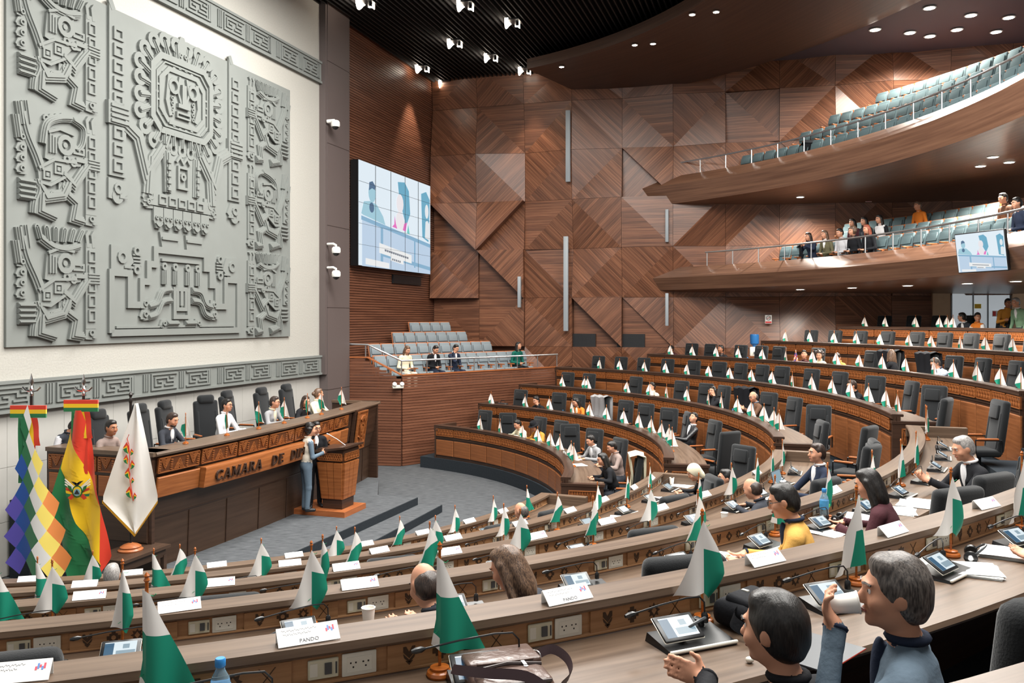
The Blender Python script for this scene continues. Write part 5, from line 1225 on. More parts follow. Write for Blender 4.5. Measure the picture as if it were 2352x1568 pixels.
for n, L in CARDS.items():
    for i, px in enumerate(L):
        th = row_th(px, n, True, .09); t = thing('name_card', 'white printed name card, %s from the left on the %s near desk ledge' % (ORD[i], ROWNAME[n]), 'name card', P(rn(n)+.085, th, zt(n)), seat_rz(th)+R(rnd.uniform(-6, 6)), 'name cards on the near desk ledges')
        obj('card', CARD, t); 
        if n >= 3: obj('handwriting', SCRIB, t)
        if n == 5 and px in (707, 1302):
            o = obj('place_name', PANDO, t); o.matrix_local = T @ TR(.0, -.0022, -.026, rx=R(90))
# ================================================================ loose things on the desks
def desk_pt(n, px, dr, near=True, dz=0.0):
    th = row_th(px, n, near, dr); return P(rn(n)+dr, th, zt(n)-.148+dz), seat_rz(th)
def paper(n, px, dr, yaw, label, near=True, w_=.21, h_=.29, stack=1):
    p, rz = desk_pt(n, px, dr, near); d = MB()
    for k in range(stack):
        a = rnd.uniform(-.12, .12) if stack > 1 else 0; z = .001+.0016*k
        Pt = [[TR(rz=a) @ Vector((-w_/2+w_*j/4, -h_/2+h_*i/5, z+.004*math.sin(j*.9+i*.6+k)**2*(1 if k == stack-1 else .2))) for j in range(5)] for i in range(6)]
        d.grid(Pt, 0); d.grid([[q-Vector((0, 0, .0012)) for q in row][::-1] for row in Pt], 0)
    tag(obj('paper_sheet' if stack == 1 else 'paper_stack', d.mesh('paper', 'paper'), None, p, rz+R(yaw)), label, 'paper')
paper(5, 1700, -.9, 30, 'large curled white sheet in front of the man in the mustard jacket', w_=.30, h_=.38) if False else None
paper(4, 1690, .42, 25, 'large white sheet before the man in the mustard jacket', w_=.34, h_=.36)
paper(5, 2208, .36, 35, 'thick printed stack beyond the man in the blue grey suit', stack=8, w_=.24, h_=.34)
paper(5, 2330, .40, 15, 'white paper stack at the right edge of the fifth near desk', stack=10, w_=.24, h_=.32)
paper(2, 1522, .42, 10, 'white sheet beside tablet at the end of the second near desk'); paper(2, 1568, .45, -15, 'wide white sheet by the woman in the headscarf', w_=.3)
paper(2, 1420, .42, 20, 'long white papers on the second near desk', w_=.36, h_=.22, stack=3); paper(3, 1560, .42, 15, 'open white folder with papers on the third near desk', w_=.34, h_=.26, stack=5)
paper(4, 1900, .40, 5, 'papers before the dark-haired woman on the fourth near desk', w_=.3, stack=3); paper(4, 1985, .40, 20, 'loose papers on the far part of the fourth near desk', w_=.3, stack=3)
paper(4, 2110, .55, 10, 'large open white folder at the aisle end of the fourth near desk', w_=.42, h_=.32, stack=3); paper(4, 2060, .5, 20, 'long white sheets near the elderly man', w_=.34, stack=2); paper(4, 2030, .42, 5, 'rolled white sheets beside flag base', w_=.32, h_=.2, stack=2)
paper(3, 1760, .40, 10, 'white note sheet beside the laptop'); paper(1, 1330, .35, 10, 'white papers before the woman in black', False, .3, .25, 3); paper(1, 1322, .42, -15, 'white sheet near the end of the innermost far desk', False)
paper(1, 1235, .3, 0, 'white sheet before the woman in the brimmed hat', False); paper(3, 1738, .3, 0, 'white sheet before the man in the brown jacket', False); paper(2, 1537, .3, 10, 'white sheet before the man in the leather jacket', False)
def cup(n, px, dr, label, near=True):
    p, rz = desk_pt(n, px, dr, near); d = MB(); d.lathe([(.026, 0), (.027, .004), (.036, .096), (.0385, .098), (.0385, .102), (.034, .101), (.025, .006), (.001, .005)], 20); tag(obj('paper_cup', d.mesh('paper_cup', 'cup_white'), None, p, rz), label, 'cup', 'paper cups on the desks')
cup(4, 846, .30, 'tall white paper cup on the fourth near desk'); cup(2, 1543, .28, 'white paper cup at the end of the second near desk'); cup(3, 1664, .52, 'white paper cup near the edge of the third near desk'); cup(1, 1297, .3, 'white paper cup on the innermost far desk', False)
def bottle(n, px, dr, label, h=.24, near=True):
    p, rz = desk_pt(n, px, dr, near); t = thing('water_bottle', label, 'bottle', p, rz, 'water bottles on the desks'); k = h/.24
    d = MB(); d.lathe([(.028*k, 0), (.033*k, .006*k), (.034*k, .06*k), (.031*k, .075*k), (.034*k, .09*k), (.034*k, .15*k), (.029*k, .175*k), (.016*k, .20*k), (.013*k, .215*k)], 20); obj('body', d.mesh('body', 'bottle_clear'), t)
    d = MB(); d.lathe([(.0165*k, .212*k), (.0175*k, .214*k), (.0175*k, .236*k), (.015*k, .24*k)], 16); obj('cap', d.mesh('cap', 'bottle_blue'), t)
    d = MB(); d.lathe([(.0347*k, .085*k), (.0349*k, .09*k), (.0349*k, .148*k), (.0345*k, .152*k)], 20); d.box(.005*k, -.0365*k, .10*k, .022*k, -.030*k, .125*k, 1); obj('label', d.mesh('label', ['bottle_label', 'bottle_tag']), t)
plain('bottle_clear', (170, 200, 216), .08, trans=.75); plain('bottle_blue', (44, 130, 200), .4); plain('bottle_label', (70, 150, 200), .5, noise=.5, nscale=30); plain('bottle_tag', (90, 210, 90), .5)
bottle(5, 506, .32, 'clear water bottle with blue cap at the bottom left of the nearest desk', .22); bottle(4, 1893, .20, 'water bottle with blue cap standing before a flag on the fourth near desk', .26); bottle(2, 1293, .25, 'small water bottle on the second far desk', .16, False); bottle(3, 1683, .25, 'small water bottle on the third far desk', .16, False)
def headphones(n, px, dr, yaw, label, up=True):
    p, rz = desk_pt(n, px, dr); t = thing('headphones', label, 'headphones', p, rz+R(yaw), 'headphones on the near desks')
    T = TR(0, 0, .032, rx=R(50 if up else 75)); d = MB(); d.tube([T @ Vector((.07*math.cos(a), .0, .085*math.sin(a))) for a in [PI*k/14 for k in range(15)]], .006, 6); obj('headband', d.mesh('headband', 'grey_plastic'), t)
    for sx in (-1, 1):
        d = MB(); d.lathe([(.028, -.012), (.034, 0), (.032, .012), (.02, .02)], 14, 0, (0, 0, 0), T @ TR(sx*.07, 0, -.005, ry=R(90*sx))); o = obj('ear_cup', d.mesh('ear_cup', 'black_plastic'), t)
        d = MB(); d.lathe([(.016, .019), (.012, .024)], 12, 0, (0, 0, 0), T @ TR(sx*.07, 0, -.005, ry=R(90*sx))); obj('cap_disc', d.mesh('cap_disc', 'steel'), o)
for a in ((5, 930, .42, 30, 'headphones beside the unit left of the brown bag'), (5, 1580, .30, 20, 'headphones on the unit beside the black backpack'), (4, 630, .36, 20, 'headphones behind the nearest printed name card'), (4, 110, .36, -10, 'headphones lying at the far left of the fourth near desk'), (5, 2232, .30, 25, 'headphones beyond the man in the blue grey suit'), (4, 1925, .30, 10, 'headphones by the dark-haired woman'), (3, 1790, .3, 0, 'headphones by the laptop'), (2, 18, .36, 0, 'headphones at the far left of the third near desk'), (3, 1342, .3, 20, 'headphones on the third near desk beside the round microphone')): headphones(*a)
# brown leather bag
plain('bag_leather', (86, 66, 58), .32, noise=.15, nscale=20, bump=.3, spec=.6); plain('bag_trim', (48, 36, 34), .4); plain('bag_strap', (62, 44, 48), .6)
p, rz = desk_pt(5, 1150, .36); t = thing('leather_bag', 'brown leather shoulder bag lying on the nearest desk', 'bag', p, rz+R(-8))
d = MB(); d.join(rbox(.27, .30, .085, .036, 4), TR(0, -.06, .045)); d.join(rbox(.25, .14, .07, .03, 3), TR(0, -.15, .065)); obj('body', d.mesh('body', 'bag_leather', smooth=60), t)
d = MB(); d.join(rbox(.262, .16, .03, .012, 3), TR(0, .02, .085, rx=R(-4))); d.join(rbox(.20, .006, .006, .002, 1), TR(0, -.06, .101)); obj('flap', d.mesh('flap', 'bag_leather', smooth=60), t)
d = MB(); d.tube([(-.11, -.215, .09), (0, -.226, .095), (.11, -.215, .09)], .006, 6); d.tube([(-.12, -.08, .09), (-.0, -.075, .102), (.12, -.08, .09)], .006, 6); obj('zip_seam', d.mesh('zip_seam', 'bag_trim'), t)
d = MB(); d.box(.05, -.105, .098, .062, -.07, .104); d.lathe([(.008, 0), (.008, .004)], 8, 0, (.056, -.11, .098)); obj('zip_pull', d.mesh('zip_pull', 'steel'), t)
def ribbon(pts, w_, mat, name, par):
    pts = [Vector(q) for q in pts]; d = MB(); G = []
    for i, q in enumerate(pts):
        v = (pts[min(i+1, len(pts)-1)]-pts[max(i-1, 0)]); n_ = Vector((-v.y, v.x, 0)); n_ = n_.normalized() if n_.length > 1e-6 else Vector((1, 0, 0)); m_ = (n_*.35+Vector((0, 0, .93))).normalized()
        G.append([q-m_*w_/2, q+m_*w_/2])
    d.grid(G, 0); d.grid([[b+Vector((0, .003, 0)), a+Vector((0, .003, 0))] for a, b in G], 0); return obj(name, d.mesh(name, mat, smooth=70), par)
ribbon(curve([(.13, .06, .05), (.20, .05, .08), (.235, -.02, .07), (.22, -.10, .05), (.16, -.16, .04)], 6), .032, 'bag_strap', 'strap', t); ribbon(curve([(-.14, .06, .05), (-.17, -.02, .08), (-.10, -.16, .115), (.02, -.24, .12), (.10, -.29, .07)], 6), .032, 'bag_strap', 'strap', t)
d = MB(); d.tube([(.135+.02*math.cos(a), .03+.012*math.sin(a), .07+.016*math.sin(a)) for a in [2*PI*k/12 for k in range(13)]], .003, 5); obj('ring', d.mesh('ring', 'chrome'), t)
# black backpack
p, rz = desk_pt(5, 1712, .30); t = thing('backpack', 'black backpack lying on the desk beside a flag', 'bag', p, rz+R(12))
d = MB(); d.join(rbox(.24, .19, .11, .045, 4), TR(0, 0, .055)); d.join(rbox(.20, .13, .05, .022, 3), TR(.01, -.02, .105, rx=R(6))); obj('body', d.mesh('body', 'cloth_black', smooth=60), t)
d = MB(); d.tube(curve([(-.10, -.08, .10), (0, -.10, .118), (.10, -.07, .11), (.11, .05, .11)], 4), .005, 6); d.tube(curve([(-.11, -.1, .06), (0, -.115, .07), (.11, -.09, .065)], 4), .005, 6); obj('zip_seam', d.mesh('zip_seam', 'grey_plastic'), t)
ribbon(curve([(-.10, -.02, .08), (-.17, -.06, .06), (-.15, -.16, .03), (-.06, -.17, .04), (.0, -.12, .05)], 6), .05, 'cloth_black', 'strap', t)
d = MB(); d.box(.0, -.01, .130, .014, .02, .137); obj('charm', d.mesh('charm', 'white_plastic'), t)
# red folder, small things, tissue, pouch, phone, laptop
p, rz = desk_pt(5, 1880, .66); d = MB(); d.box(-.16, -.11, 0, .16, .11, .006); d.box(-.161, -.111, .001, .161, -.108, .005, 1); tag(obj('folder', d.mesh('folder', ['grey_plastic', 'leaf_red']), None, p, rz+R(14)), 'dark folder with red edge between the two nearest men', 'folder')
p, rz = desk_pt(5, 1722, .60); d = MB(); d.join(rbox(.03, .024, .02, .009, 3), TR(0, 0, .010)); tag(obj('earbud_case', d.mesh('earbud_case', 'white_plastic'), None, p, rz), 'small white rounded case on the nearest desk', 'case')
p, rz = desk_pt(3, 1375, .50); d = MB(); d.join(rbox(.17, .075, .05, .022, 3), TR(0, 0, .025)); d.box(-.07, -.04, .04, .07, -.036, .044, 1); tag(obj('pouch', d.mesh('pouch', ['bag_leather', 'steel']), None, p, rz+R(10)), 'brown leather pouch on white papers on the second near desk', 'pouch') if False else None
p, rz = desk_pt(2, 1380, .45, dz=.008); d = MB(); d.join(rbox(.17, .075, .05, .022, 3), TR(0, 0, .025)); d.box(-.07, -.04, .04, .07, -.036, .044, 1); tag(obj('pouch', d.mesh('pouch', ['cloth_tan', 'steel']), None, p, rz+R(10)), 'brown leather pouch on white papers on the second near desk', 'pouch')
p, rz = desk_pt(3, 1566, .40, dz=.012); d = MB(); d.join(rbox(.075, .155, .009, .004, 2), TR(0, 0, .005)); tag(obj('phone', d.mesh('phone', 'black_plastic'), None, p, rz+R(70)), 'dark phone lying on an open white folder', 'phone')
p, rz = desk_pt(5, 600, .40); d = MB()
d.grid([[Vector((-.07+.14*i/8, -.05+.1*j/8, .02+.035*abs(math.sin(i*1.1+j*.7))*math.cos((j-4)*.3))) for j in range(9)] for i in range(9)], 0); tag(obj('tissue', d.mesh('tissue', 'paper', smooth=30), None, p, rz), 'crumpled white tissue on the nearest desk beside the bottle', 'tissue')
p, rz = desk_pt(3, 1800, .40); t = thing('laptop', 'open laptop before the man in the navy suit', 'laptop', p, rz+R(-6)); d = MB(); d.join(rbox(.30, .21, .014, .005, 2), TR(0, -.05, .008)); d.box(-.13, -.06, .0152, .13, .04, .0158, 1); obj('keyboard', d.mesh('keyboard', ['grey_plastic', 'black_plastic']), t); d = MB(); d.join(rbox(.30, .008, .20, .003, 2), TR(0, .085, .105, rx=R(-14))); d.box(-.14, -.006, -.09, .14, -.0045, .09, 1, TR(0, .085, .105, rx=R(-14))); obj('lid', d.mesh('lid', ['grey_plastic', 'display_grey']), t)
# garments over chair backs
def coat(p, rz, mat, label, w_=.46):
    Pt = []
    for i in range(17):
        u = i/16
        if u < .45: z, y = .56+(u/.45)*.64, -.13-.03*math.sin(u*9)
        elif u < .55: z, y = 1.20+.02*math.sin((u-.45)/.1*PI), -.13-(u-.45)/.1*.22
        else: z, y = 1.20-(u-.55)/.45*.75, -.36-.05*(u-.55)
        Pt.append([Vector(((-.5+j/10)*(w_+.10*abs(u-.5))*1.12, y+.018*math.sin(j*1.7+i*.5)-(.02*math.cos(j*.62) if u > .5 else 0), z+.015*math.sin(j*1.3))) for j in range(11)])
    d = MB(); d.grid(Pt, 0); d.grid([[q+Vector((0, .012, -.006)) for q in r_][::-1] for r_ in Pt], 0)
    tag(obj('coat', d.mesh('coat', mat, smooth=70), None, p, rz), label, 'coat', 'garments hung over chair backs')
def chair_pt(px, n, near, dr): th = row_th(px, n, near, dr); return P(rn(n)+dr, th, zf(n)), seat_rz(th)
for px, n, near, yaw, m_, lab in ((1432, 1, False, 0, 'cloth_cream', 'cream coat hung over a chair at the innermost far desk'), (1365, 2, False, 0, 'cloth_grey', 'grey coat hung over a chair at the second far desk'), (1695, 3, False, 10, 'cloth_black', 'black coat hung over a chair at the third far desk'), (2028, 5, False, 10, 'cloth_black', 'black coat on a chair left of the laptop on the fifth far desk'), (2109, 5, False, 0, 'cloth_black', 'dark jacket on a chair right of the laptop on the fifth far desk')):
    p, rz = chair_pt(px, n, near, 1.05 if not near else 1.02); coat(p, rz+R(yaw), m_, lab)
p, rz = chair_pt(1850, 3, True, .98); d = MB(); d.grid([[Vector((-.22+.44*i/10, -.10+.22*j/6, .47+.10*math.exp(-((i-5)/4)**2)*(1+.25*math.sin(i*1.9+j*1.3)))) for j in range(7)] for i in range(11)], 0); tag(obj('jacket', d.mesh('jacket', 'cloth_charcoal', smooth=50), None, p+Vector((0, 0, .0)), rz), 'grey jacket bundled on an empty chair in the third near row', 'jacket')
p, rz = desk_pt(2, 1155, .42, False); t = thing('handbag', 'black handbag on the second far desk beside the wood wall', 'bag', p, rz); d = MB(); d.join(rbox(.30, .14, .15, .03, 3), TR(0, 0, .075)); obj('body', d.mesh('body', 'cloth_leather'), t); d = MB(); d.tube([(-.08, 0, .14), (-.06, 0, .22), (.06, 0, .22), (.08, 0, .14)], .01, 6); obj('handle', d.mesh('handle', 'cloth_leather'), t); d = MB(); [d.box(x, -.075, .10, x+.03, -.068, .125) for x in (-.09, .06)]; obj('buckle', d.mesh('buckle', 'steel'), t)
# ================================================================ lamps
def downlight(px, py, z, r_, power, label, grp, soff=None):
    if soff:
        for _ in range(12): Y = (z-ZC)*F_PX/(HZ-py); z = soffit_z(soff[0], soff[1], math.hypot((px-CXP)/F_PX*Y-CX, Y-CY))-.002
    Y = (z-ZC)*F_PX/(HZ-py); x = (px-CXP)/F_PX*Y; t = thing('downlight', label, 'light', (x, Y, z), 0, grp)
    d = MB(); d.lathe([(r_*1.25, 0), (r_*1.25, -.012), (r_*1.0, -.016), (r_*1.0, -.002)], 18); obj('ring', d.mesh('ring', 'white_paint'), t)
    d = MB(); d.lathe([(r_*.98, -.012), (r_*.9, -.014)], 18); obj('lens', d.mesh('lens', 'lamp_glow'), t)
    if power:
        l = bpy.data.lights.new('downlight_lamp', 'SPOT'); l.energy = power; l.spot_size = R(155); l.spot_blend = .6; l.shadow_soft_size = r_; l.color = (1, .94, .85); o = bpy.data.objects.new('downlight_lamp', l); COL.objects.link(o); o.parent = t; o.location = (0, 0, -.06)
for i, (px, py) in enumerate(((1838, 664), (1957, 660), (2085, 655), (2222, 650), (2333, 645))): downlight(px, py, 4.76, .11, 210, 'round downlight under the lower balcony, %s from the left' % ORD[i], 'downlights under the lower balcony', (5.2, .44))
for i, (px, py) in enumerate(((2252, 381), (2281, 360))): downlight(px, py, 7.45, .10, 420, '%s round downlight under the upper balcony' % ('left' if i == 0 else 'right'), 'downlights under the upper balcony', (8.1, .62))
for i, (px, py) in enumerate(((2010, 68), (2090, 75), (2135, 18), (2136, 83), (2198, 68), (2230, 35), (2288, 73), (2317, 40))): downlight(px, py, 11.86, .13, 300, 'round downlight in the upper balcony ceiling, %s from the left' % ORD[i], 'downlights of the upper balcony ceiling')
for i, (px, py) in enumerate(((1765, 128), (1875, 88), (1995, 36))): downlight(px, py, 11.46, .09, 260, 'oblong downlight on the outer edge of the bulkhead, %s from the left' % ORD[i], 'downlights on the bulkhead edge')
for i, (px, py) in enumerate(((1290, 153), (1458, 103), (1500, 100), (1590, 33), (1645, 27))): downlight(px, py, 11.385, .07, 40, 'small downlight in the curved bulkhead, %s from the left' % ORD[i], 'downlights of the curved bulkhead')
downlight(1838, 452, 7.45, .10, 420, 'downlight near the wall above the lower balcony', 'downlights under the upper balcony', (8.1, .62)); downlight(2318, 372, 7.45, .10, 420, 'downlight at the right edge under the upper balcony', 'downlights under the upper balcony', (8.1, .62))
def wall_washer(px, py, label, power):
    z = 11.90; Y = (z-ZC)*F_PX/(HZ-py); x = (px-CXP)/F_PX*Y; t = thing('ceiling_spotlight', label, 'light', (x, Y, z), WALL_RZ, 'spotlights between the ceiling slats')
    d = MB(); d.box(-.20, -.16, .0, .20, .16, .05); obj('tray', d.mesh('tray', 'black_plastic'), t)
    d = MB(); Pt = [[Vector((-.30+.5*i/8, .10+.05*math.sin(i/8*PI)+.05*j, .02-.10*j*math.sin(i/8*PI))) for j in range(3)] for i in range(9)]; d.grid(Pt, 0); obj('reflector', d.mesh('reflector', 'lamp_glow_soft'), t)
    d = MB(); d.tube([(.06, -.03, .04), (.06, -.03, -.10)], .055, 12); obj('lamp_body', d.mesh('lamp_body', 'black_plastic'), t)
    d = MB(); d.lathe([(.05, -.105), (.045, -.112)], 14, 0, (.06, -.03, 0)); obj('lens', d.mesh('lens', 'lamp_glow'), t)
    d = MB(); d.box(.16, -.06, -.10, .18, -.04, .02); d.box(.24, -.06, -.10, .26, -.04, .02); obj('bracket', d.mesh('bracket', 'lamp_glow_soft'), t)
    if power:
        l = bpy.data.lights.new('spot_lamp', 'SPOT'); l.energy = power; l.spot_size = R(62); l.spot_blend = .5; l.shadow_soft_size = .06; l.color = (1, .86, .7); o = bpy.data.objects.new('spot_lamp', l); COL.objects.link(o); o.parent = t; o.location = (.06, -.03, -.14)
        return o
for i, (px, py, pw) in enumerate(((845, 5, 0), (975, 155, 420), (1027, 190, 420), (1050, 97, 260), (1075, 10, 200), (1133, 130, 260), (1183, 50, 200), (1210, 160, 260))): wall_washer(px, py, 'bright ceiling spotlight between the dark slats, %s from the left' % ORD[i], pw)
# ================================================================ wall fittings
def line_speaker(px, y0, y1, label, w_=.13):
    k = side_k(px, .55); q = S(k, .55); z0 = ZC+(HZ-y1)*q.y/F_PX; z1 = ZC+(HZ-y0)*q.y/F_PX; t = thing('column_speaker', label, 'speaker', S(k, .55, z0), SIDE_RZ, 'column speakers on the faceted wall')
    d = MB(); d.join(rbox(w_, .14, z1-z0, .012, 2), TR(0, 0, (z1-z0)/2)); obj('cabinet', d.mesh('cabinet', 'line_speaker_grey'), t)
    d = MB(); [d.box(-.03, .06, z, .03, .56, z+.05) for z in ((z1-z0)*.15, (z1-z0)*.85)]; obj('bracket', d.mesh('bracket', 'black_plastic'), t)
for a in ((1305, 254, 418, 'tall grey column speaker highest on the faceted wall'), (1300, 543, 760, 'longest grey column speaker in the middle of the wall'), (1193, 635, 706, 'short grey column speaker above the side gallery'), (1532, 481, 556, 'short grey column speaker between the balcony levels'), (1532, 673, 748, 'short grey column speaker below the lower balcony')): line_speaker(*a, w_=.10 if a[0] in (1532, 1193) else .15)
for i, px in enumerate((1337, 1449)):
    k = side_k(px, .12); d = MB(); d.box(-.45, 0, 0, .45, .1, .44, 0)
    for j in range(9): d.box(-.44, -.008, .03+j*.045, .44, 0, .05+j*.045, 1)
    for j in range(14): d.box(-.42+j*.063, -.012, .02, -.41+j*.063, 0, .42, 1)
    tag(obj('air_grille', d.mesh('air_grille', ['black_plastic', 'grille']), None, S(k, .16, 2.98), SIDE_RZ), '%s dark air grille low on the faceted wood wall' % ('left' if i == 0 else 'right'), 'grille', 'air grilles of the faceted wall')
plain('sign_red', (206, 60, 56), .6); plain('sign_yellow', (240, 208, 30), .6); plain('sign_blue', (60, 70, 130), .6); plain('frosted_glow', (196, 204, 210), .25, spec=.6, emit=.22); plain('beige_wood', (190, 158, 126), .5, noise=.1, nscale=8)  # door glass emits faintly, standing in for light from the room behind
def sign(px, py, w_, h_, label, mats, deco, q=.5):
    k = side_k(px, q); P0 = S(k, q); z = ZC+(HZ-py)*P0.y/F_PX; t = thing('sign', label, 'sign', S(k, q, z-h_/2), SIDE_RZ, None)
    d = MB(); d.box(-w_/2, -.012, 0, w_/2, .012, h_); obj('board', d.mesh('board', mats[0]), t); g = MB(); deco(g, w_, h_); obj('print', g.mesh('print', mats[1:], smooth=0), t)
    d = MB(); [d.box(x-.01, .01, h_*.4, x+.01, q, h_*.6) for x in (-w_*.3, w_*.3)]; obj('spacer', d.mesh('spacer', 'black_plastic'), t)
def no_smoke(g, w_, h_):
    g.box(-w_*.45, -.016, h_*.05, w_*.45, -.012, h_*.25, 0); n = 20
    for k in range(n): a, b = 2*PI*k/n, 2*PI*(k+1)/n; g.prism([(w_*.36*math.cos(a), h_*.64+w_*.36*math.sin(a)), (w_*.28*math.cos(a), h_*.64+w_*.28*math.sin(a)), (w_*.28*math.cos(b), h_*.64+w_*.28*math.sin(b)), (w_*.36*math.cos(b), h_*.64+w_*.36*math.sin(b))], lambda x, y, q: Vector((x, -.013-.003*q, y)), mi=1)
    g.box(-w_*.22, -.0155, h_*.61, w_*.22, -.0125, h_*.67, 1); g.prism([(-w_*.24, h_*.54), (-w_*.2, h_*.5), (w_*.24, h_*.74), (w_*.2, h_*.78)], lambda x, y, q: Vector((x, -.015-.002*q, y)), mi=0)
sign(1765, 733, .20, .26, 'white no-smoking sign with red strip on the wood wall', ['white_paint', 'sign_red', 'black_plastic'], no_smoke)
sign(1995, 456, .17, .20, 'small blue and white notice on the upper wood wall', ['white_paint', 'sign_blue', 'sign_red'], lambda g, w_, h_: (g.box(-w_*.45, -.016, h_*.35, w_*.45, -.012, h_*.95, 0), g.box(-w_*.45, -.016, h_*.05, w_*.45, -.012, h_*.28, 1), g.lathe([(w_*.2, 0), (w_*.2, .004)], 12, 1, (0, 0, 0), TR(0, -.014, h_*.64, rx=R(90)))))
# glass door at the back right
k0, k1 = side_k(2185, .2), side_k(2320, .2)
dz0 = zf(7)
d = MB(); d.box(0, 0, 0, k1-k0, .04, 1.9); dr_ = struct('door_1', d.mesh('door_1', 'frosted_glow'), S(k0, .22, dz0), SIDE_RZ)
d = MB(); [d.box(x-.02, -.02, 0, x+.02, .06, 1.9) for x in (0, (k1-k0)*.37, (k1-k0)*.62, k1-k0)]; d.box(0, -.02, 1.88, k1-k0, .06, 1.94); obj('door_frame', d.mesh('door_frame', 'line_speaker_grey'), dr_)
d = MB(); d.tube([(.5, -.06, .8), (.5, -.06, 1.2)], .015, 6); obj('door_handle', d.mesh('door_handle', 'steel'), dr_)
d = MB(); d.box(0, 0, 0, (k1-k0)+.5, .1, .62); struct('trim_3', d.mesh('lintel', 'beige_wood'), S(k0-.25, .26, dz0+1.95), SIDE_RZ)
ka = side_k(2142, .3); d = MB(); d.box(0, 0, 0, side_k(2182, .3)-ka, .3, 2.0); struct('trim_4', d.mesh('door_pier', 'beige_wood'), S(ka, .34, dz0), SIDE_RZ)
kb = side_k(2325, .3); d = MB(); d.box(0, 0, 0, 1.4, .3, 2.0); struct('trim_5', d.mesh('door_pier', 'beige_wood'), S(kb, .34, dz0), SIDE_RZ)
plain('print_dark', (80, 84, 92), .7)
sign(2265, 663, .24, .16, 'white paper sign above the glass door', ['white_paint', 'print_dark'], lambda g, w_, h_: [g.box(-w_*.42, -.0135, h_*.68+0, w_*.42, -.012, h_*.72)])
o = [c for c in bpy.data.objects if c.get('label') == 'white paper sign above the glass door'][0]; tm = obj('lettering', text_mesh('MEDICO', .058, 'print_dark'), o); tm.location = (0, -.014, .045); tm.rotation_euler = (PI/2, 0, 0)
sign(2246, 703, .17, .13, 'yellow notice taped on the glass door', ['sign_yellow', 'tan_print'] if False else ['sign_yellow', 'flag_orange'], lambda g, w_, h_: [g.box(-w_*.4, -.0135, h_*(.25+.2*k), w_*.4, -.012, h_*(.32+.2*k)) for k in range(3)], .30)
sign(2288, 720, .20, .17, 'red and white notice on the glass door', ['white_paint', 'sign_red', 'sign_blue'], lambda g, w_, h_: (g.box(-w_*.46, -.0135, h_*.1, -w_*.05, -.012, h_*.9, 0), g.box(w_*.1, -.0135, h_*.2, w_*.4, -.012, h_*.5, 1)), .30)
# hanging monitor on the lower balcony front
rr = RB-.18; th = col_hit(2257, rr, False); q = P(rr, th); zc = ZC+(HZ-578)*q.y/F_PX
mt = thing('hanging_monitor', 'flat monitor hung on the lower balcony front', 'screen', P(rr, th, zc-.36), seat_rz(th)+PI+R(14)); mt.rotation_euler = (R(8), R(0), seat_rz(th)+PI+R(20))
d = MB(); d.join(rbox(1.12, .06, .76, .012, 2), TR(0, .03, .36)); obj('housing', d.mesh('housing', 'black_plastic'), mt)
d = MB(); d.box(-.54, -.004, 0.0, .54, .002, .72); obj('screen_panel', d.mesh('screen_panel', 'screen_bright'), mt)
hold = obj('picture', None, mt, (-.54, 0, 0)); bpy.data.objects.remove(hold)
_n = len(bpy.data.objects); screen_picture('monitor', 1.08, .72, mt, -.005, .47)
for o in bpy.data.objects:
    if o.parent == mt and o.name.startswith('picture'): o.location = (-.54, 0, 0)
d = MB(); [d.box(x, .05, .3, x+.06, .55, .36) for x in (-.25, .2)]; obj('arm', d.mesh('arm', 'black_plastic'), mt)
# water cooler and bin by the wall
p = S(side_k(1733, 1.0), 1.0, zf(6)-.15); t = thing('water_cooler', 'water cooler with blue bottle on a wooden stand by the wall', 'water cooler', p, SIDE_RZ)
plain('cooler_blue', (50, 110, 170), .2, trans=.3)
d = MB(); d.box(-.17, -.17, 0, .17, .17, .52); obj('stand', d.mesh('stand', 'seat_wood'), t); d = MB(); d.join(rbox(.28, .28, .28, .03, 2), TR(0, 0, .66)); d.box(-.03, -.17, .60, .03, -.13, .66, 1); obj('dispenser', d.mesh('dispenser', ['white_plastic', 'grey_plastic']), t); d = MB(); d.lathe([(.05, .80), (.06, .84), (.13, .90), (.135, 1.14), (.12, 1.18), (.02, 1.19)], 16); obj('water_jug', d.mesh('water_jug', 'cooler_blue'), t)
p = S(side_k(1707, 1.1), 1.1, zf(5)); t = thing('waste_bin', 'steel waste bin with blue lid behind the fifth far desk', 'bin', p, SIDE_RZ); d = MB(); d.lathe([(.14, 0), (.15, .70)], 16); obj('body', d.mesh('body', 'steel'), t); d = MB(); d.lathe([(.16, .70), (.16, .76), (.10, .80)], 16); obj('lid', d.mesh('lid', 'bottle_blue'), t)
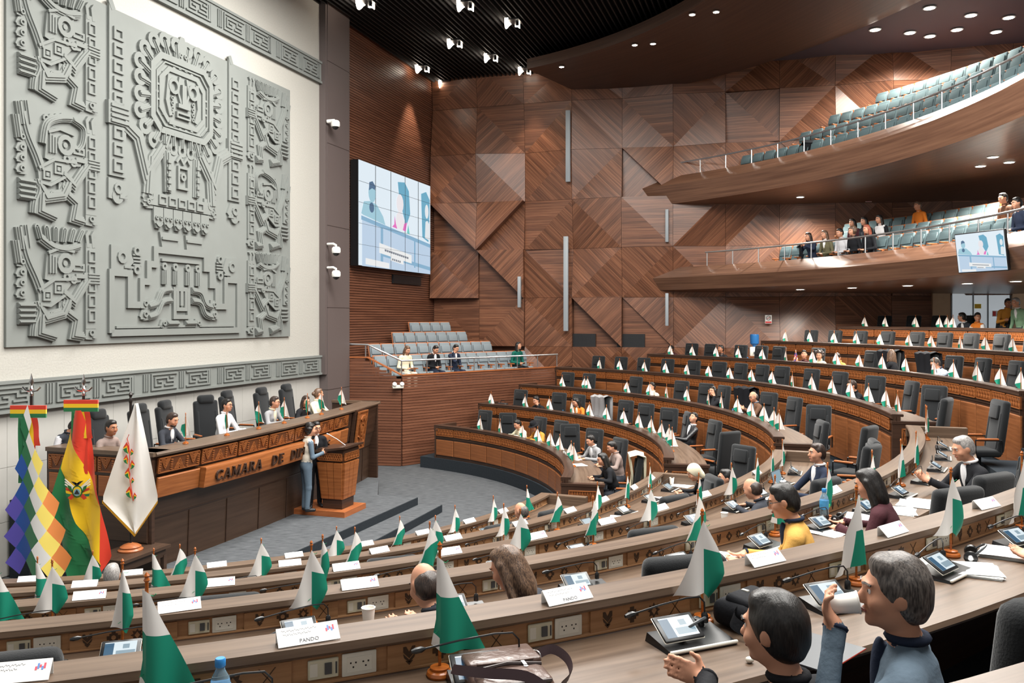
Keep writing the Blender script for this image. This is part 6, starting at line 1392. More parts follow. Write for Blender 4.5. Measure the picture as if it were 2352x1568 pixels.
# ================================================================ people: one smooth surface per body
def rot(rx=0, ry=0, rz=0): return np.array(Euler((rx, ry, rz)).to_matrix())
def cap(a, b, ra, rb, lab=0, k=.025): return ('c', np.array(a, float), np.array(b, float), ra, rb, lab, k)
def ell(c, r, lab=0, M=None, k=.03): return ('e', np.array(c, float), np.array(r, float), M if M is not None else np.eye(3), 0, lab, k)
def nets(prims, vox, carve=None, wob=0.0):
    lo = np.full(3, 9.0); hi = -lo
    for p in prims:
        if p[0] == 'c':
            m = max(p[3], p[4]); lo = np.minimum(lo, np.minimum(p[1], p[2])-m); hi = np.maximum(hi, np.maximum(p[1], p[2])+m)
        else: m = max(p[2]); lo = np.minimum(lo, p[1]-m); hi = np.maximum(hi, p[1]+m)
    lo -= 2.5*vox; hi += 2.5*vox; n = np.ceil((hi-lo)/vox).astype(int)+1
    D = np.full(n, .2, np.float32); B = np.full(n, 9.0, np.float32); Lb = np.zeros(n, np.int16)
    for kind, a, b, c, d, lab, k in prims:
        if kind == 'c': m = max(c, d)+.05; l0, h0 = np.minimum(a, b)-m, np.maximum(a, b)+m
        else: m = max(b)+.05; l0, h0 = a-m, a+m
        i0 = np.maximum(((l0-lo)/vox).astype(int), 0); i1 = np.minimum(((h0-lo)/vox).astype(int)+2, n)
        if np.any(i1 <= i0): continue
        g = np.stack(np.meshgrid(*[lo[q]+vox*np.arange(i0[q], i1[q]) for q in range(3)], indexing='ij'), -1)
        if kind == 'c':
            v = b-a; t = np.clip(((g-a)@v)/max(v@v, 1e-9), 0, 1); s = np.linalg.norm(g-a-t[..., None]*v, axis=-1)-(c+(d-c)*t)
        else:
            q = (g-a)@c/b; k0 = np.linalg.norm(q, axis=-1); k1 = np.linalg.norm(q/b, axis=-1); s = np.where(k0 < 1e-4, -min(b), k0*(k0-1)/np.maximum(k1, 1e-6))
        if wob: s = s+wob*np.sin(g[..., 0]*95+g[..., 2]*40)*np.sin(g[..., 1]*80-g[..., 2]*30)
        sl = tuple(slice(i0[q], i1[q]) for q in range(3)); o = D[sl]
        h = np.clip(.5+.5*(o-s)/k, 0, 1); D[sl] = o*(1-h)+s*h-k*h*(1-h)
        u = s < B[sl]; B[sl] = np.where(u, s, B[sl]); Lb[sl] = np.where(u, lab, Lb[sl])
    if carve is not None:
        g = np.stack(np.meshgrid(*[lo[q]+vox*np.arange(n[q]) for q in range(3)], indexing='ij'), -1)
        D = np.maximum(D, carve(g))
    D[0], D[-1] = .2, .2; D[:, 0], D[:, -1] = .2, .2; D[:, :, 0], D[:, :, -1] = .2, .2
    neg = D < 0; acc = np.zeros(tuple(n-1)+(3,), np.float32); cnt = np.zeros(tuple(n-1), np.float32); E = []
    for ax in range(3):
        s0 = [slice(None)]*3; s1 = [slice(None)]*3; s0[ax] = slice(0, -1); s1[ax] = slice(1, None)
        cr = neg[tuple(s0)] != neg[tuple(s1)]; idx = np.argwhere(cr); d0 = D[tuple(s0)][cr]; d1 = D[tuple(s1)][cr]; t = d0/(d0-d1)
        pos = idx.astype(np.float32); pos[:, ax] += t; E.append((ax, idx, d0 < 0))
        o1, o2 = [q for q in range(3) if q != ax]
        for a in (0, 1):
            for b in (0, 1):
                c = idx.copy(); c[:, o1] -= a; c[:, o2] -= b; ok = np.all((c >= 0) & (c < n-1), axis=1); ci = tuple(c[ok].T)
                np.add.at(acc, ci, pos[ok]); np.add.at(cnt, ci, 1)
    act = cnt > 0; vid = np.full(cnt.shape, -1, int); vid[act] = np.arange(act.sum()); V = acc[act]/cnt[act][:, None]
    vl = Lb[tuple(np.clip(np.round(V).astype(int), 0, n-1).T)]; F = []
    for ax, idx, inside in E:
        o1, o2 = [q for q in range(3) if q != ax]; q4 = []
        ok = np.all(idx[:, [o1, o2]] > 0, axis=1) & np.all(idx[:, [o1, o2]] < (n-1)[[o1, o2]], axis=1)
        for a, b in ((1, 1), (0, 1), (0, 0), (1, 0)):
            c = idx[ok].copy(); c[:, o1] -= a; c[:, o2] -= b; q4.append(vid[tuple(c.T)])
        q4 = np.stack(q4, 1); fl = inside[ok] if ax != 1 else ~inside[ok]
        q4[~fl] = q4[~fl][:, ::-1]; F.append(q4)
    F = np.concatenate(F); F = F[np.all(F >= 0, axis=1)]
    return V*vox+lo, F, vl[F[:, 0]]
def net_mesh(name, V, F, lab, mats, org=None):
    me = bpy.data.meshes.new(name); me.vertices.add(len(V)); me.vertices.foreach_set('co', np.asarray(V, np.float32).ravel())
    me.loops.add(len(F)*4); me.loops.foreach_set('vertex_index', F.ravel().astype(np.int32)); me.polygons.add(len(F))
    me.polygons.foreach_set('loop_start', np.arange(0, len(F)*4, 4, dtype=np.int32)); me.polygons.foreach_set('loop_total', np.full(len(F), 4, np.int32))
    for m in mats: me.materials.append(MATS[m])
    me.polygons.foreach_set('material_index', lab.astype(np.int32)); me.polygons.foreach_set('use_smooth', np.ones(len(F), bool)); me.update(calc_edges=True); me.validate(); return me
def V3(*a): return np.array(a, float)
def hand(wr, fd, side, lat, curl, lab=0):
    """palm, four unequal bent fingers and a thumb; fd finger direction, lat towards the thumb"""
    fd = fd/np.linalg.norm(fd); lat = lat-fd*(lat@fd); lat = lat/np.linalg.norm(lat); nm = np.cross(fd, lat)*side; out = []
    pc = wr+fd*.045
    out += [cap(wr, wr+fd*.02, .026, .028, lab, .02), ell(pc, (.042, .046, .017), lab, np.stack([lat, fd, nm], 1), .012)]
    for i, (o, ln) in enumerate(((.030, .066), (.010, .076), (-.010, .070), (-.029, .054))):
        b0 = pc+lat*o+fd*.034; c = R(curl+6*i); d1 = fd*math.cos(c*.5)+nm*math.sin(c*.5)+lat*o*.8; d2 = fd*math.cos(c)+nm*math.sin(c)
        k1 = b0+d1*ln*.55; k2 = k1+d2*ln*.5; out += [cap(b0-fd*.012, k1, .0105, .0098, lab, .006), cap(k1, k2, .0098, .0085, lab, .006)]
    t0 = pc+lat*.034-fd*.018; t1 = t0+(lat*.75+fd*.65)*.036; t2 = t1+(lat*.25+fd*.9+nm*.35)*.030
    return out+[cap(t0, t1, .0125, .0105, lab, .008), cap(t1, t2, .0105, .0085, lab, .006)]
SCL = .92
def person(label, p, rz, stand=False, lean=8, hyaw=0, hpitch=10, arms=('desk', 'desk'), top='charcoal', sleeve=None, legs='charcoal', shirt=None, tie=None,
           hair='short', hmat='hair_black', skin='skin', glasses=False, vox=.019, wide=1.0, reach=0.0, hat=False, drop=0.0, beard=False, bag=None, group=None, turn=0, coarse_legs=True):
    rz = rz+R(turn); L = R(lean); u = V3(0, math.sin(L), math.cos(L)); fw = V3(0, math.cos(L), -math.sin(L)); ML = rot(-L, 0, 0)
    hip = V3(0, 0, .90 if stand else .56); W_ = wide; pr = []
    TOP, LEG, SHIRT, SHOE, TIE, SLV = 1, 2, 3, 4, 5, 6
    sh = hip+u*.50; neck = hip+u*.555; hp = R(hpitch); hy = R(hyaw)
    MH = rot(0, 0, hy) @ rot(-hp, 0, 0); hc = neck+u*.05+MH @ V3(0, .035, .125)
    # torso
    pr += [ell(hip+u*.02, (.165*W_, .125, .13), LEG, ML), ell(hip+u*.17, (.15*W_, .112, .18), TOP, ML), ell(hip+u*.37, (.172*W_, .112, .19), TOP, ML),
           cap(sh+V3(-.135*W_, 0, -.015), sh+V3(.135*W_, 0, -.015), .066, .066, TOP), cap(neck-u*.05, neck-u*.005, .085, .060, TOP, .03), cap(neck-u*.02, hc-MH @ V3(0, .01, .06), .054, .05, 0, .02)]
    SH = []
    if shirt: SH = [ell(hip+u*.42+fw*.088, (.050, .034, .15), SHIRT, ML, .008), cap(neck+fw*.03-V3(.04, 0, -.01), neck+fw*.062-u*.02, .018, .014, SHIRT, .01), cap(neck+fw*.03+V3(.04, 0, .01), neck+fw*.062-u*.02, .018, .014, SHIRT, .01)]
    if tie: SH += [cap(neck+fw*.080-u*.02, hip+u*.28+fw*.128, .014, .022, TIE, .004)]
    if shirt:
        for sx in (-1, 1): pr += [cap(neck+V3(sx*.062, -.02, -.005), hip+u*.40+fw*.105+V3(sx*.055, 0, 0), .016, .018, TOP, .01), cap(hip+u*.40+fw*.105+V3(sx*.055, 0, 0), hip+u*.24+fw*.122, .018, .012, TOP, .01)]
    # head
    hd = lambda x, y, z: hc+MH @ V3(x, y, z)
    pr += [ell(hc, (.076, .096, .116), 0, MH, .02), ell(hd(0, .026, -.070), (.056, .066, .052), 0, MH, .03), cap(hd(0, .088, .012), hd(0, .112, -.026), .010, .0145, 0, .012), ell(hd(0, .102, -.030), (.019, .014, .011), 0, MH, .008),
           ell(hd(0, .088, .030), (.052, .016, .011), 0, MH, .012), cap(hd(-.018, .096, -.062), hd(.018, .096, -.062), .008, .008, 0, .006), ell(hd(0, .078, -.098), (.024, .020, .018), 0, MH, .015)]
    for sx in (-1, 1): pr += [ell(hd(sx*.078, -.008, -.008), (.011, .023, .034), 0, MH, .008), ell(hd(sx*.045, .062, -.03), (.026, .028, .028), 0, MH, .02)]
    # arms
    cuffs = []
    for sx, mode in ((-1, arms[0]), (1, arms[1])):
        s0 = sh+V3(sx*.175*W_, 0, -.03); el = None
        if mode == 'desk': e_, w_, fdv, lat, cu = V3(sx*.27, .20, .80), V3(sx*.13, .44, .83), V3(-sx*.5, .85, -.08), V3(-sx*.8, -.4, .15), 30
        elif mode == 'wide': e_, w_, fdv, lat, cu = V3(sx*.34, .22, .80), V3(sx*.26, .48, .84), V3(-sx*.2, 1, .05), V3(-sx, 0, .3), 25
        elif mode == 'point': e_, w_, fdv, lat, cu = V3(sx*.30, .10, .82), V3(sx*.05, .30, .86), V3(sx*.45, .8, .22), V3(-sx*.25, .1, 1), 18
        elif mode == 'lap': e_, w_, fdv, lat, cu = V3(sx*.25, .06, .74), V3(sx*.10, .28, .70), V3(-sx*.6, .8, -.1), V3(-sx*.7, -.5, .4), 40
        elif mode == 'face': e_, w_, fdv, lat, cu = V3(sx*.20, .36, .86), hd(sx*.075, .05, -.14), MH @ V3(-sx*.15, .05, 1), MH @ V3(-sx*.3, 1, 0), 35
        elif mode == 'phone': e_, w_, fdv, lat, cu = V3(sx*.22, .22, .84), V3(sx*.06, .40, .94), V3(-sx*.4, .7, .45), V3(-sx*.6, -.2, .7), 55
        elif mode == 'cup': e_, w_, fdv, lat, cu = V3(sx*.26, .26, .88), hd(sx*.045, .20, -.13), MH @ V3(-sx*.1, .35, .9), MH @ V3(-sx*.9, -.2, .1), 60
        elif mode == 'hang': e_, w_, fdv, lat, cu = s0+V3(sx*.05, -.03, -.29), s0+V3(sx*.03, .08, -.54), V3(0, .15, -1), V3(0, 1, .1), 30
        elif mode == 'front': e_, w_, fdv, lat, cu = s0+V3(sx*.05, .02, -.27), s0+V3(-sx*.05, .25, -.22), V3(-sx*.6, .7, .15), V3(-sx*.3, .1, 1), 45
        elif mode == 'fold': e_, w_, fdv, lat, cu = V3(sx*.30, .28, .80), V3(-sx*.06, .42, .84), V3(-sx, .2, 0), V3(0, .4, 1), 25
        if mode in ('desk', 'wide', 'point', 'fold', 'phone') and not stand: e_, w_ = e_+V3(0, reach*.5, drop+.03), w_+V3(0, reach, drop+.035)
        if stand and mode in ('desk', 'phone'): e_, w_ = e_+V3(0, -.05, .34), w_+V3(0, -.08, .34)
        SL = SLV if sleeve else TOP; cuffs.append((w_+(w_-e_)/np.linalg.norm(w_-e_)*.016, (w_-e_)/np.linalg.norm(w_-e_), 0.0325, .0105, SHIRT if shirt and vox < .012 else SL))
        pr += [cap(s0, e_, .056*W_, .044, SL), cap(e_, w_, .044, .033, SL), cap(w_-(w_-e_)*.12, w_, .035, .036, SL, .01)]+hand(w_+(w_-e_)/np.linalg.norm(w_-e_)*.012, fdv, sx, lat, cu)
    rings = [(neck+u*.028, u, .060, .0155, SHIRT if shirt else TOP)]
    # legs
    if stand:
        for sx in (-1, 1):
            pr += [cap(hip+V3(sx*.085, 0, -.04), V3(sx*.09, .02, .48), .092, .064, LEG), cap(V3(sx*.09, .02, .48), V3(sx*.09, -.01, .10), .064, .050, LEG), cap(V3(sx*.09, -.02, .045), V3(sx*.11, .13, .035), .04, .034, SHOE, .02)]
    else:
        for sx in (-1, 1):
            pr += [cap(hip+V3(sx*.085, .02, -.02), V3(sx*.12, .42, .53), .088, .064, LEG), cap(V3(sx*.12, .42, .53), V3(sx*.12, .44, .10), .064, .048, LEG), cap(V3(sx*.12, .41, .045), V3(sx*.13, .57, .035), .04, .034, SHOE, .02)]
    V, F, lb = nets(pr, vox)
    mats = [skin, 'cloth_'+top, 'cloth_'+legs, 'cloth_'+(shirt or 'white'), 'cloth_leather', 'cloth_'+(tie or 'black'), 'cloth_'+(sleeve or top)]
    z0 = V3(0, 0, -drop-(.0 if stand else .06))
    t = thing('person', label, 'person', p, rz, group)
    obj('body', net_mesh('body', (V+z0)*SCL, F, lb, mats), t)
    if SH: V, F, lb = nets(SH, max(.006, vox*.55)); obj('shirt_front', net_mesh('shirt_front', (V+z0)*SCL, F, lb, mats), t)
    for c_, ax_, r0_, r1_, m_ in (rings+cuffs if vox < .018 else rings):
        d = MB()
        a1 = np.cross(ax_, V3(1, .1, .2)); a1 /= np.linalg.norm(a1); a2 = np.cross(ax_, a1)
        d.tube([Vector(((c_+(a1*math.cos(2*PI*k/16)+a2*math.sin(2*PI*k/16))*r0_+z0)*SCL).tolist()) for k in range(17)], r1_*SCL, 6, m_)
        nm_ = 'collar' if r0_ > .05 else 'cuff'; obj(nm_, d.mesh(nm_, mats, smooth=80), t)
    # hair
    hv = max(.007, vox*.62); H = []
    if hair in ('short', 'long', 'bun', 'curly', 'thick'):
        g_ = 1.0 if hair != 'thick' else 1.05
        H = [ell(hd(0, -.020, .019), (.0835*g_, .098*g_, .110*g_), 0, MH, .015), ell(hd(0, -.050, -.035), (.070*g_, .060, .075), 0, MH, .03), ell(hd(0, .030, .092), (.058*g_, .044*g_, .034*g_), 0, MH, .025)]
        if hair == 'long': H += [ell(hd(0, -.062, -.11), (.088, .058, .12), 0, MH, .04), ell(hc+V3(0, -.07, -.24), (.085, .05, .13), 0, None, .04)]+[cap(hd(s_*.082, -.005, .02), hd(s_*.088, .0, -.17), .022, .028, 0, .03) for s_ in (-1, 1)]
        if hair == 'bun': H += [ell(hd(0, -.125, -.01), (.045, .04, .045), 0, MH, .02)]
        if hair == 'curly': H += [ell(hd(.10*math.cos(a), -.03+.02*math.sin(a*2), .02+.09*math.sin(a)), (.045, .06, .045), 0, MH, .02) for a in [2*PI*k/9 for k in range(9)]]
        nrm = MH @ (V3(0, .88, -.47)); cc = .040 if hair != 'long' else .05
        cut = lambda g: np.maximum((g-hc)@nrm-.068, (-.098 if hair in ('short', 'thick') else -9)-((g-hc)@(MH @ V3(0, 0, 1)))) if hair != 'long' else np.minimum(np.maximum((g-hc)@nrm-cc, -9), np.maximum((g-hc)@(MH @ V3(0, 1, 0))-.035, .03-np.abs((g-hc)@(MH @ V3(1, 0, 0)))+.03))
    elif hair == 'bald':
        H = [ell(hd(0, -.026, -.014), (.0830, .092, .088), 0, MH, .02), ell(hd(0, -.05, -.05), (.07, .056, .06), 0, MH, .02)]
        cut = lambda g: -.098-((g-hc)@(MH @ V3(0, 0, 1)))
    if H:
        V, F, lb = nets(H, hv, cut, wob=.0016); 
        if len(F): obj('hair', net_mesh('hair', (V+z0)*SCL, F, lb*0, [hmat]), t)
    if hair == 'scarf':
        V, F, lb = nets([ell(hd(0, -.012, .02), (.094, .112, .12), 0, MH, .02), ell(hd(0, -.08, -.08), (.07, .05, .09), 0, MH, .03)], hv, lambda g: (g-hc)@(MH @ V3(0, .9, -.4))-.05); obj('headscarf', net_mesh('headscarf', (V+z0)*SCL, F, lb*0, ['cloth_cream']), t)
    # face: eyes, brows, mouth
    d = MB(); T4 = Matrix.Translation(((hc+z0)*SCL).tolist()) @ Matrix(MH.tolist()).to_4x4() @ Matrix.Scale(SCL, 4)
    for sx in (-1, 1):
        d.lathe([(.001, -.0065), (.0105, -.003), (.0125, 0), (.0105, .003), (.001, .0065)], 10, 0, (0, 0, 0), T4 @ TR(sx*.031, .0835, .008, rx=R(90)))
        d.lathe([(.0055, .0), (.005, .0035), (.001, .0045)], 8, 1, (0, 0, 0), T4 @ TR(sx*.031, .0868, .008, rx=R(-90)))
        d.tube([T4 @ Vector((sx*.014, .1015, .030)), T4 @ Vector((sx*.032, .0985, .036)), T4 @ Vector((sx*.052, .083, .030))], .0042, 5, 3)
    d.tube([T4 @ Vector((-.024, .0945, -.062)), T4 @ Vector((0, .1065, -.0615)), T4 @ Vector((.024, .0945, -.062))], .0048, 6, 2)
    obj('face_features', d.mesh('face_features', ['flag_white', 'eye_dark', 'mouth_red', hmat]), t)
    if beard:
        V, F, lb = nets([ell(hd(0, .034, -.082), (.059, .068, .044), 0, MH, .02)], hv, lambda g: np.maximum((g-hc)@(MH @ V3(0, .3, 1))+.052, -.02+0*g[..., 0])); 
        if len(F): obj('beard', net_mesh('beard', (V+z0)*SCL, F, lb*0, [hmat]), t)
    if glasses:
        d = MB()
        for sx in (-1, 1):
            d.tube([T4 @ Vector((sx*.032+.023*math.cos(a), .110, .006+.017*math.sin(a))) for a in [2*PI*k/12 for k in range(13)]], .0022, 5); d.tube([T4 @ Vector((sx*.055, .108, .010)), T4 @ Vector((sx*.079, .04, .012)), T4 @ Vector((sx*.082, -.01, .008))], .0022, 5)
        d.tube([T4 @ Vector((-.009, .112, .010)), T4 @ Vector((.009, .112, .010))], .0022, 5); obj('glasses', d.mesh('glasses', 'black_plastic'), t)
    if hat:
        d = MB(); d.lathe([(.155, .055), (.158, .060), (.10, .066), (.095, .07), (.09, .13), (.075, .155), (.02, .150)], 20, 0, (0, 0, 0), T4); obj('hat', d.mesh('hat', 'cloth_black'), t)
    return t, T4
def sit(n, px, near, dr, label, th=None, **k):
    if near and dr > 1.0 and 'reach' not in k: k['reach'] = dr-.9
    if near and n in (3, 4): dr -= .14; k['drop'] = k.get('drop', 0)-.05
    t_ = row_th(px, n, near, dr) if th is None else R(th)
    return person(label, P(rn(n)+dr, t_, zf(n)), seat_rz(t_), group=k.pop('group', 'delegates in the near rows' if near else 'delegates in the far rows'), **k)
G_ = 'officials at the presiding desk'
def official(px, label, t=-10.05, **k): s = wall_s(px, t); person(label, W(s, t, 1.18), WALL_RZ+PI, group=G_, vox=.017, **k)
official(132, 'man in dark vest bowing his head at the left end of the presiding desk', -10.6, lean=24, drop=-.08, hpitch=42, hyaw=20, top='charcoal', sleeve='lightgrey', arms=('fold', 'desk'))
official(232, 'man in taupe jacket with black hair behind the flags', -9.75, lean=16, hpitch=8, hyaw=-10, top='taupe', skin='skin_tan', drop=-.02)
official(377, 'bearded man in charcoal suit and white shirt at the presiding desk', -9.6, lean=10, hpitch=18, top='charcoal', shirt='white', tie='black', beard=True, hmat='hair_dark_brown')
official(508, 'man in white shirt and glasses leaning on the presiding desk', -9.6, lean=8, hpitch=4, hyaw=5, top='white', glasses=True, drop=-.08)
official(614, 'man in grey suit and glasses at the presiding desk', -9.6, lean=12, hpitch=8, hyaw=10, top='grey', shirt='cream', glasses=True, hmat='hair_dark_brown')
official(680, 'long-haired woman in black leaning over the presiding desk', -9.6, lean=20, hpitch=14, hyaw=-25, top='black', hair='long', hmat='hair_dark_brown', drop=.05)
official(722, 'woman in cream jumper with tied hair at the presiding desk', -9.6, lean=6, hpitch=5, hyaw=45, top='cream', hair='bun', hmat='hair_brown')
# at the lectern
x_, y_ = (703-CXP)/F_PX*15.55, 15.55
person('woman in grey suit with pale shawl standing at the lectern', (x_, y_, .40), R(-58), stand=True, lean=4, hyaw=-15, hpitch=6, arms=('hang', 'front'), top='beige', sleeve='bluegrey', legs='bluegrey', hair='curly', hmat='hair_black', vox=.015, wide=1.02, drop=0)
x_, y_ = (724-CXP)/F_PX*15.95, 15.95
person('man in black suit and glasses standing beside the lectern', (x_, y_, .40), R(205), stand=True, lean=2, hyaw=10, arms=('front', 'hang'), top='black', shirt='white', tie='black', legs='black', glasses=True, vox=.015)
# side gallery
for px, lab, k in ((928, 'woman in cream blouse reading papers in the side gallery', dict(top='cream', legs='beige', hair='long', hmat='hair_brown', hpitch=25, arms=('lap', 'lap'))), (993, 'man in black suit reading in the side gallery', dict(top='black', shirt='white', hpitch=30, legs='navy', arms=('lap', 'lap'))),
                   (1040, 'man in navy suit with hand on chin in the side gallery', dict(top='navy', shirt='white', legs='navy', hpitch=22, arms=('lap', 'face'))), (1185, 'woman in green dress with long dark hair in the side gallery', dict(top='green', legs='black', hair='long', hpitch=0, hyaw=12, arms=('lap', 'lap')))):
    x = gal_x(px, .86); q = GA+GW*.86+GU*x; person(lab, Vector((q.x, q.y, 2.05-.10)), gal_rz, group='visitors in the side gallery', **k)
# far rows
sit(1, 1205, False, .95, 'woman in cream jacket with black bow hair at the innermost far desk', top='cream', hair='short', hpitch=25, lean=16, drop=.08)
sit(1, 1247, False, .95, 'woman in ochre shawl and black brimmed hat', top='ochre', hair='long', hat=True, hpitch=30, lean=16, drop=.05, wide=1.1)
sit(1, 0, False, .95, 'man in grey suit seen in profile at the innermost far desk', th=11, top='grey', hpitch=22, lean=14, turn=20, shirt='white')
sit(1, 0, False, 1.15, 'man in taupe jacket beside the grey suited man', th=4, top='taupe', hpitch=25, lean=10, turn=10)
sit(1, 0, False, .92, 'long-haired woman in black at the innermost far desk end', th=-5.5, top='black', hair='long', lean=20, hpitch=18, turn=15)
sit(2, 1245, False, .95, 'man in black resting his face on his hand', top='black', hpitch=18, arms=('face', 'desk'), lean=18, drop=.12)
sit(2, 1337, False, .95, 'woman in orange jacket at the second far desk', top='orange', shirt='cream', hair='long', hpitch=25, lean=14, drop=.05)
sit(2, 1585, False, 1.05, 'man in black leather jacket leaning back and looking up', top='leather', shirt='white', lean=-8, hpitch=-18, hyaw=30, arms=('desk', 'lap'), legs='black')
sit(3, 1508, False, .95, 'woman in pale vest with her hand at her ear', top='beige', hair='bun', hpitch=5, hyaw=10, arms=('face', 'desk'), lean=14, drop=.12)
sit(3, 1650, False, .95, 'woman in black with her hand to her cheek at the third far desk', top='black', hair='long', hpitch=2, hyaw=25, arms=('face', 'desk'), lean=14, drop=.04)
sit(3, 1745, False, .95, 'bald man in brown jacket and glasses at the third far desk', top='brown', shirt='bluegrey', hair='bald', hmat='hair_salt', glasses=True, hpitch=16, hyaw=15, lean=10, arms=('phone', 'phone'))
sit(4, 1985, False, .95, 'person in black leaning on a hand at the fourth far desk', top='black', hmat='hair_dark_brown', hpitch=14, arms=('face', 'face'), lean=22, drop=.10)
sit(5, 1551, False, .95, 'woman in dark red scarf at the left end of the fifth far desk', top='maroon', hair='bun', hpitch=22, lean=16, drop=.10, skin='skin_tan')
sit(5, 1662, False, .95, 'man in black puffer jacket at the fifth far desk', top='leather', hpitch=0, lean=10, drop=.08, skin='skin_tan')
sit(5, 1856, False, .95, 'man in red jacket turning his head at the fifth far desk', top='maroon', hpitch=-2, hyaw=45, lean=14, drop=.12)
sit(5, 1892, False, .95, 'curly-haired woman with a scarf at the fifth far desk', top='cream', hair='curly', hmat='hair_dark_brown', hpitch=14, hyaw=40, lean=14, drop=.10)
sit(5, 1942, False, .95, 'person in mustard and black jacket bending over the fifth far desk', top='mustard', hmat='hair_dark_brown', hpitch=30, hyaw=30, lean=22, drop=.08)
sit(5, 2056, False, 1.0, 'long-haired person turned away behind a laptop', top='black', hair='long', hmat='hair_brown', hpitch=8, hyaw=-60, turn=-60, lean=8)
sit(5, 2180, False, .95, 'man in pale blue shirt holding his head in his hand', top='paleblue', shirt='navy', hmat='hair_salt', glasses=True, hpitch=30, hyaw=8, arms=('face', 'desk'), lean=24, drop=.02, wide=1.08)
sit(7, 2224, False, .95, 'man in dark jacket turning to his neighbour in the topmost row', top='charcoal', shirt='white', hyaw=-60, lean=14, drop=-.02)
sit(7, 2254, False, .95, 'man in white and orange vest in the topmost row', top='orange', sleeve='white', hyaw=60, lean=14, drop=-.02)
for px, r_, lab, k in ((2310, 19.3, 'man in ochre jacket standing before the glass door', dict(top='ochre', hmat='hair_black', turn=60, arms=('front', 'front'), skin='skin_tan', hpitch=14)), (2348, 19.0, 'man in sage blazer and white shirt standing at the right edge', dict(top='sage', shirt='white', hmat='hair_grey', turn=0, arms=('hang', 'hang')))):
    th = col_hit(px, r_, False); person(lab, P(r_, th, zf(7)), seat_rz(th), stand=True, lean=14, group='men standing at the back', **k)
# near rows
sit(1, 1224, True, 1.0, 'bald head seen from behind beside a black chair', top='charcoal', hair='bald', hmat='hair_salt', hpitch=16, lean=14, drop=.02, vox=.017)
sit(1, 252, True, .9, 'white-haired head seen behind the second near ledge', top='charcoal', hmat='hair_grey', hpitch=10, lean=8, drop=.06)
sit(2, 1636, True, .98, 'woman in a yellow headscarf at the second near desk', top='black', hair='scarf', hpitch=30, lean=18, turn=25, drop=.04, vox=.016)
sit(2, 1678, True, 1.45, 'dark-haired man in blue grey jacket seated behind the second near desk', top='bluegrey', shirt='white', hpitch=0, turn=35, lean=4, vox=.016, drop=-.02)
sit(3, 1790, True, .95, 'top of a balding brown head behind the fourth near ledge', top='charcoal', hair='bald', hmat='hair_dark_brown', hpitch=25, lean=24, drop=.16, vox=.017)
sit(3, 1890, True, 1.02, 'man in navy suit in profile at the third near desk', top='navy', shirt='white', hmat='hair_dark_brown', hpitch=2, turn=38, lean=4, vox=.014, drop=-.02)
sit(4, 1858, True, .98, 'man in mustard jacket and glasses at the fourth near desk', top='mustard', shirt='navy', legs='navy', hpitch=18, turn=32, lean=10, glasses=True, vox=.011, wide=1.1)
sit(4, 2066, True, .98, 'dark-haired woman in maroon at the fourth near desk', top='maroon', hair='long', hpitch=20, turn=15, lean=16, vox=.013, drop=.05, wide=1.1)
sit(4, 2256, True, 1.05, 'grey-haired man in black suit reading at the aisle end', top='black', shirt='white', hmat='hair_grey', hpitch=18, turn=38, lean=12, arms=('phone', 'phone'), vox=.013, wide=1.1)
sit(4, 1258, True, .98, 'woman with long brown hair bending over the fourth near desk', top='charcoal', hair='long', hmat='hair_brown', hpitch=28, turn=35, lean=16, vox=.012, drop=.10)
sit(4, 1036, True, .98, 'balding man behind the pole of a flag on the nearest desk', top='charcoal', hair='bald', hmat='hair_dark_brown', hpitch=28, turn=10, lean=18, vox=.012, drop=.14)
sit(5, 1846, True, 1.10, 'black-haired man in black seen from behind in the foreground', top='black', hair='thick', hpitch=6, hyaw=14, turn=6, lean=6, arms=('point', 'lap'), reach=.08, vox=.0085, drop=.12, wide=1.06)
gm, gT = sit(5, 2100, True, 1.22, 'man in blue grey suit drinking from a paper cup in the foreground', top='bluegrey', shirt='navy', legs='navy', hair='thick', hmat='hair_salt', hpitch=2, hyaw=14, turn=34, lean=2, arms=('cup', 'lap'), vox=.0085, drop=.00, wide=1.10)
sit(5, 2660, True, .98, 'person at the right edge with a hand on the desk', top='black', lean=4, turn=4, arms=('wide', 'lap'), vox=.011)
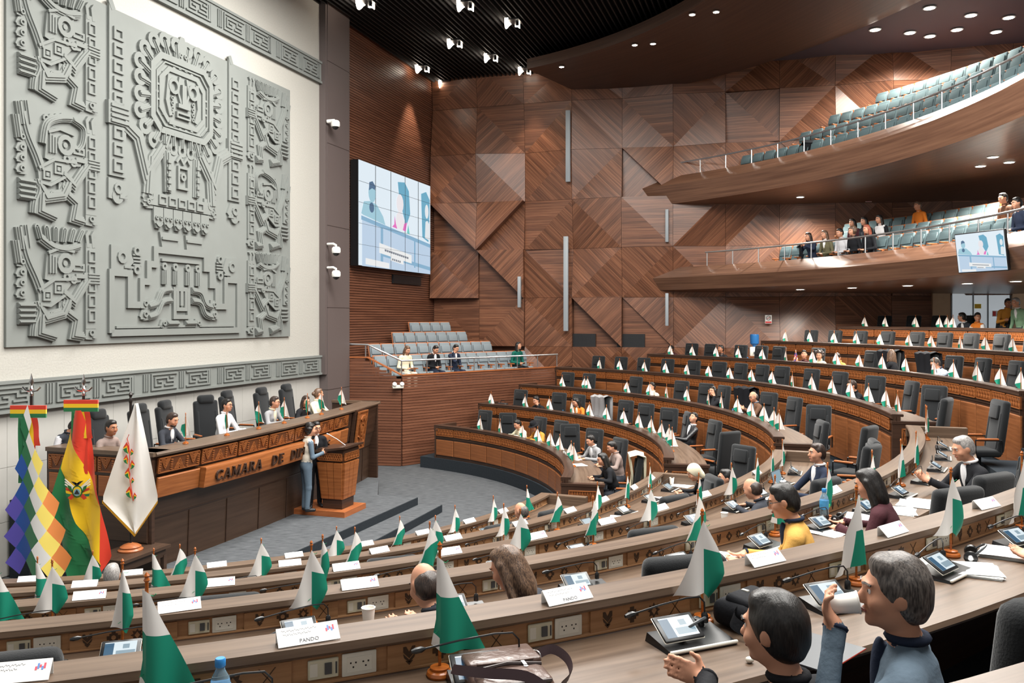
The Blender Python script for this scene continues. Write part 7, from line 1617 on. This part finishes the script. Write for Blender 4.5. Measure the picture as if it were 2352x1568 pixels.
M_ = gm.matrix_basis @ gT
d = MB(); d.lathe([(.026, 0), (.027, .004), (.036, .096), (.0385, .098), (.0385, .102), (.034, .101), (.025, .006), (.001, .005)], 20)
cupo = obj('paper_cup', d.mesh('paper_cup', 'cup_white')); tag(cupo, 'paper cup held to the mouth of the man in the blue grey suit', 'cup', 'paper cups on the desks')
cupo.matrix_world = M_ @ TR(0, .215, -.055, rx=R(82))
# balcony visitors
def visitor(px, row, label, **k):
    rr = RB+1.16+.85*row; th = col_hit(px, rr, False); person(label, P(rr, th, 5.18+.34*row-.09), seat_rz(th), group='visitors in the lower balcony', vox=.021, **k)
visitor(1868, 0, 'visitor in navy holding up a phone at the left of the balcony', top='navy', arms=('phone', 'phone'), hair='long', hpitch=12, hmat='hair_dark_brown', lean=14); visitor(1902, 0, 'visitor in olive jacket in the balcony front row', top='olive', shirt='white', hmat='hair_brown', arms=('lap', 'lap'), hair='long'); visitor(1938, 0, 'visitor in light grey hoodie in the balcony front row', top='lightgrey', arms=('lap', 'lap'), hpitch=14)
visitor(1966, 0, 'visitor in black with curly hair in the balcony front row', top='black', hair='curly', hmat='hair_brown', arms=('lap', 'lap')); visitor(2000, 0, 'red-haired visitor in black in the balcony front row', top='black', hair='long', hmat='hair_red', arms=('lap', 'lap'))
visitor(1966, 1, 'visitor in striped dark jumper in the second balcony row', top='maroon', arms=('lap', 'lap'), hair='long'); visitor(1993, 1, 'visitor in dark top in the second balcony row', top='charcoal', arms=('lap', 'lap'), hair='long'); visitor(2028, 1, 'visitor in black and white with long hair in the second balcony row', top='white', sleeve='black', hair='long', arms=('lap', 'lap'))
visitor(2116, 2, 'visitor in orange jacket alone in the last balcony row', top='orange', legs='beige', hair='bun', hmat='hair_brown', arms=('lap', 'lap')); visitor(2316, 1, 'visitor in brown jacket at the right of the balcony', top='brown', legs='cream', arms=('lap', 'lap')); visitor(2350, 0, 'visitor in dark clothes at the right edge of the balcony', top='navy', legs='denim', arms=('lap', 'lap'))
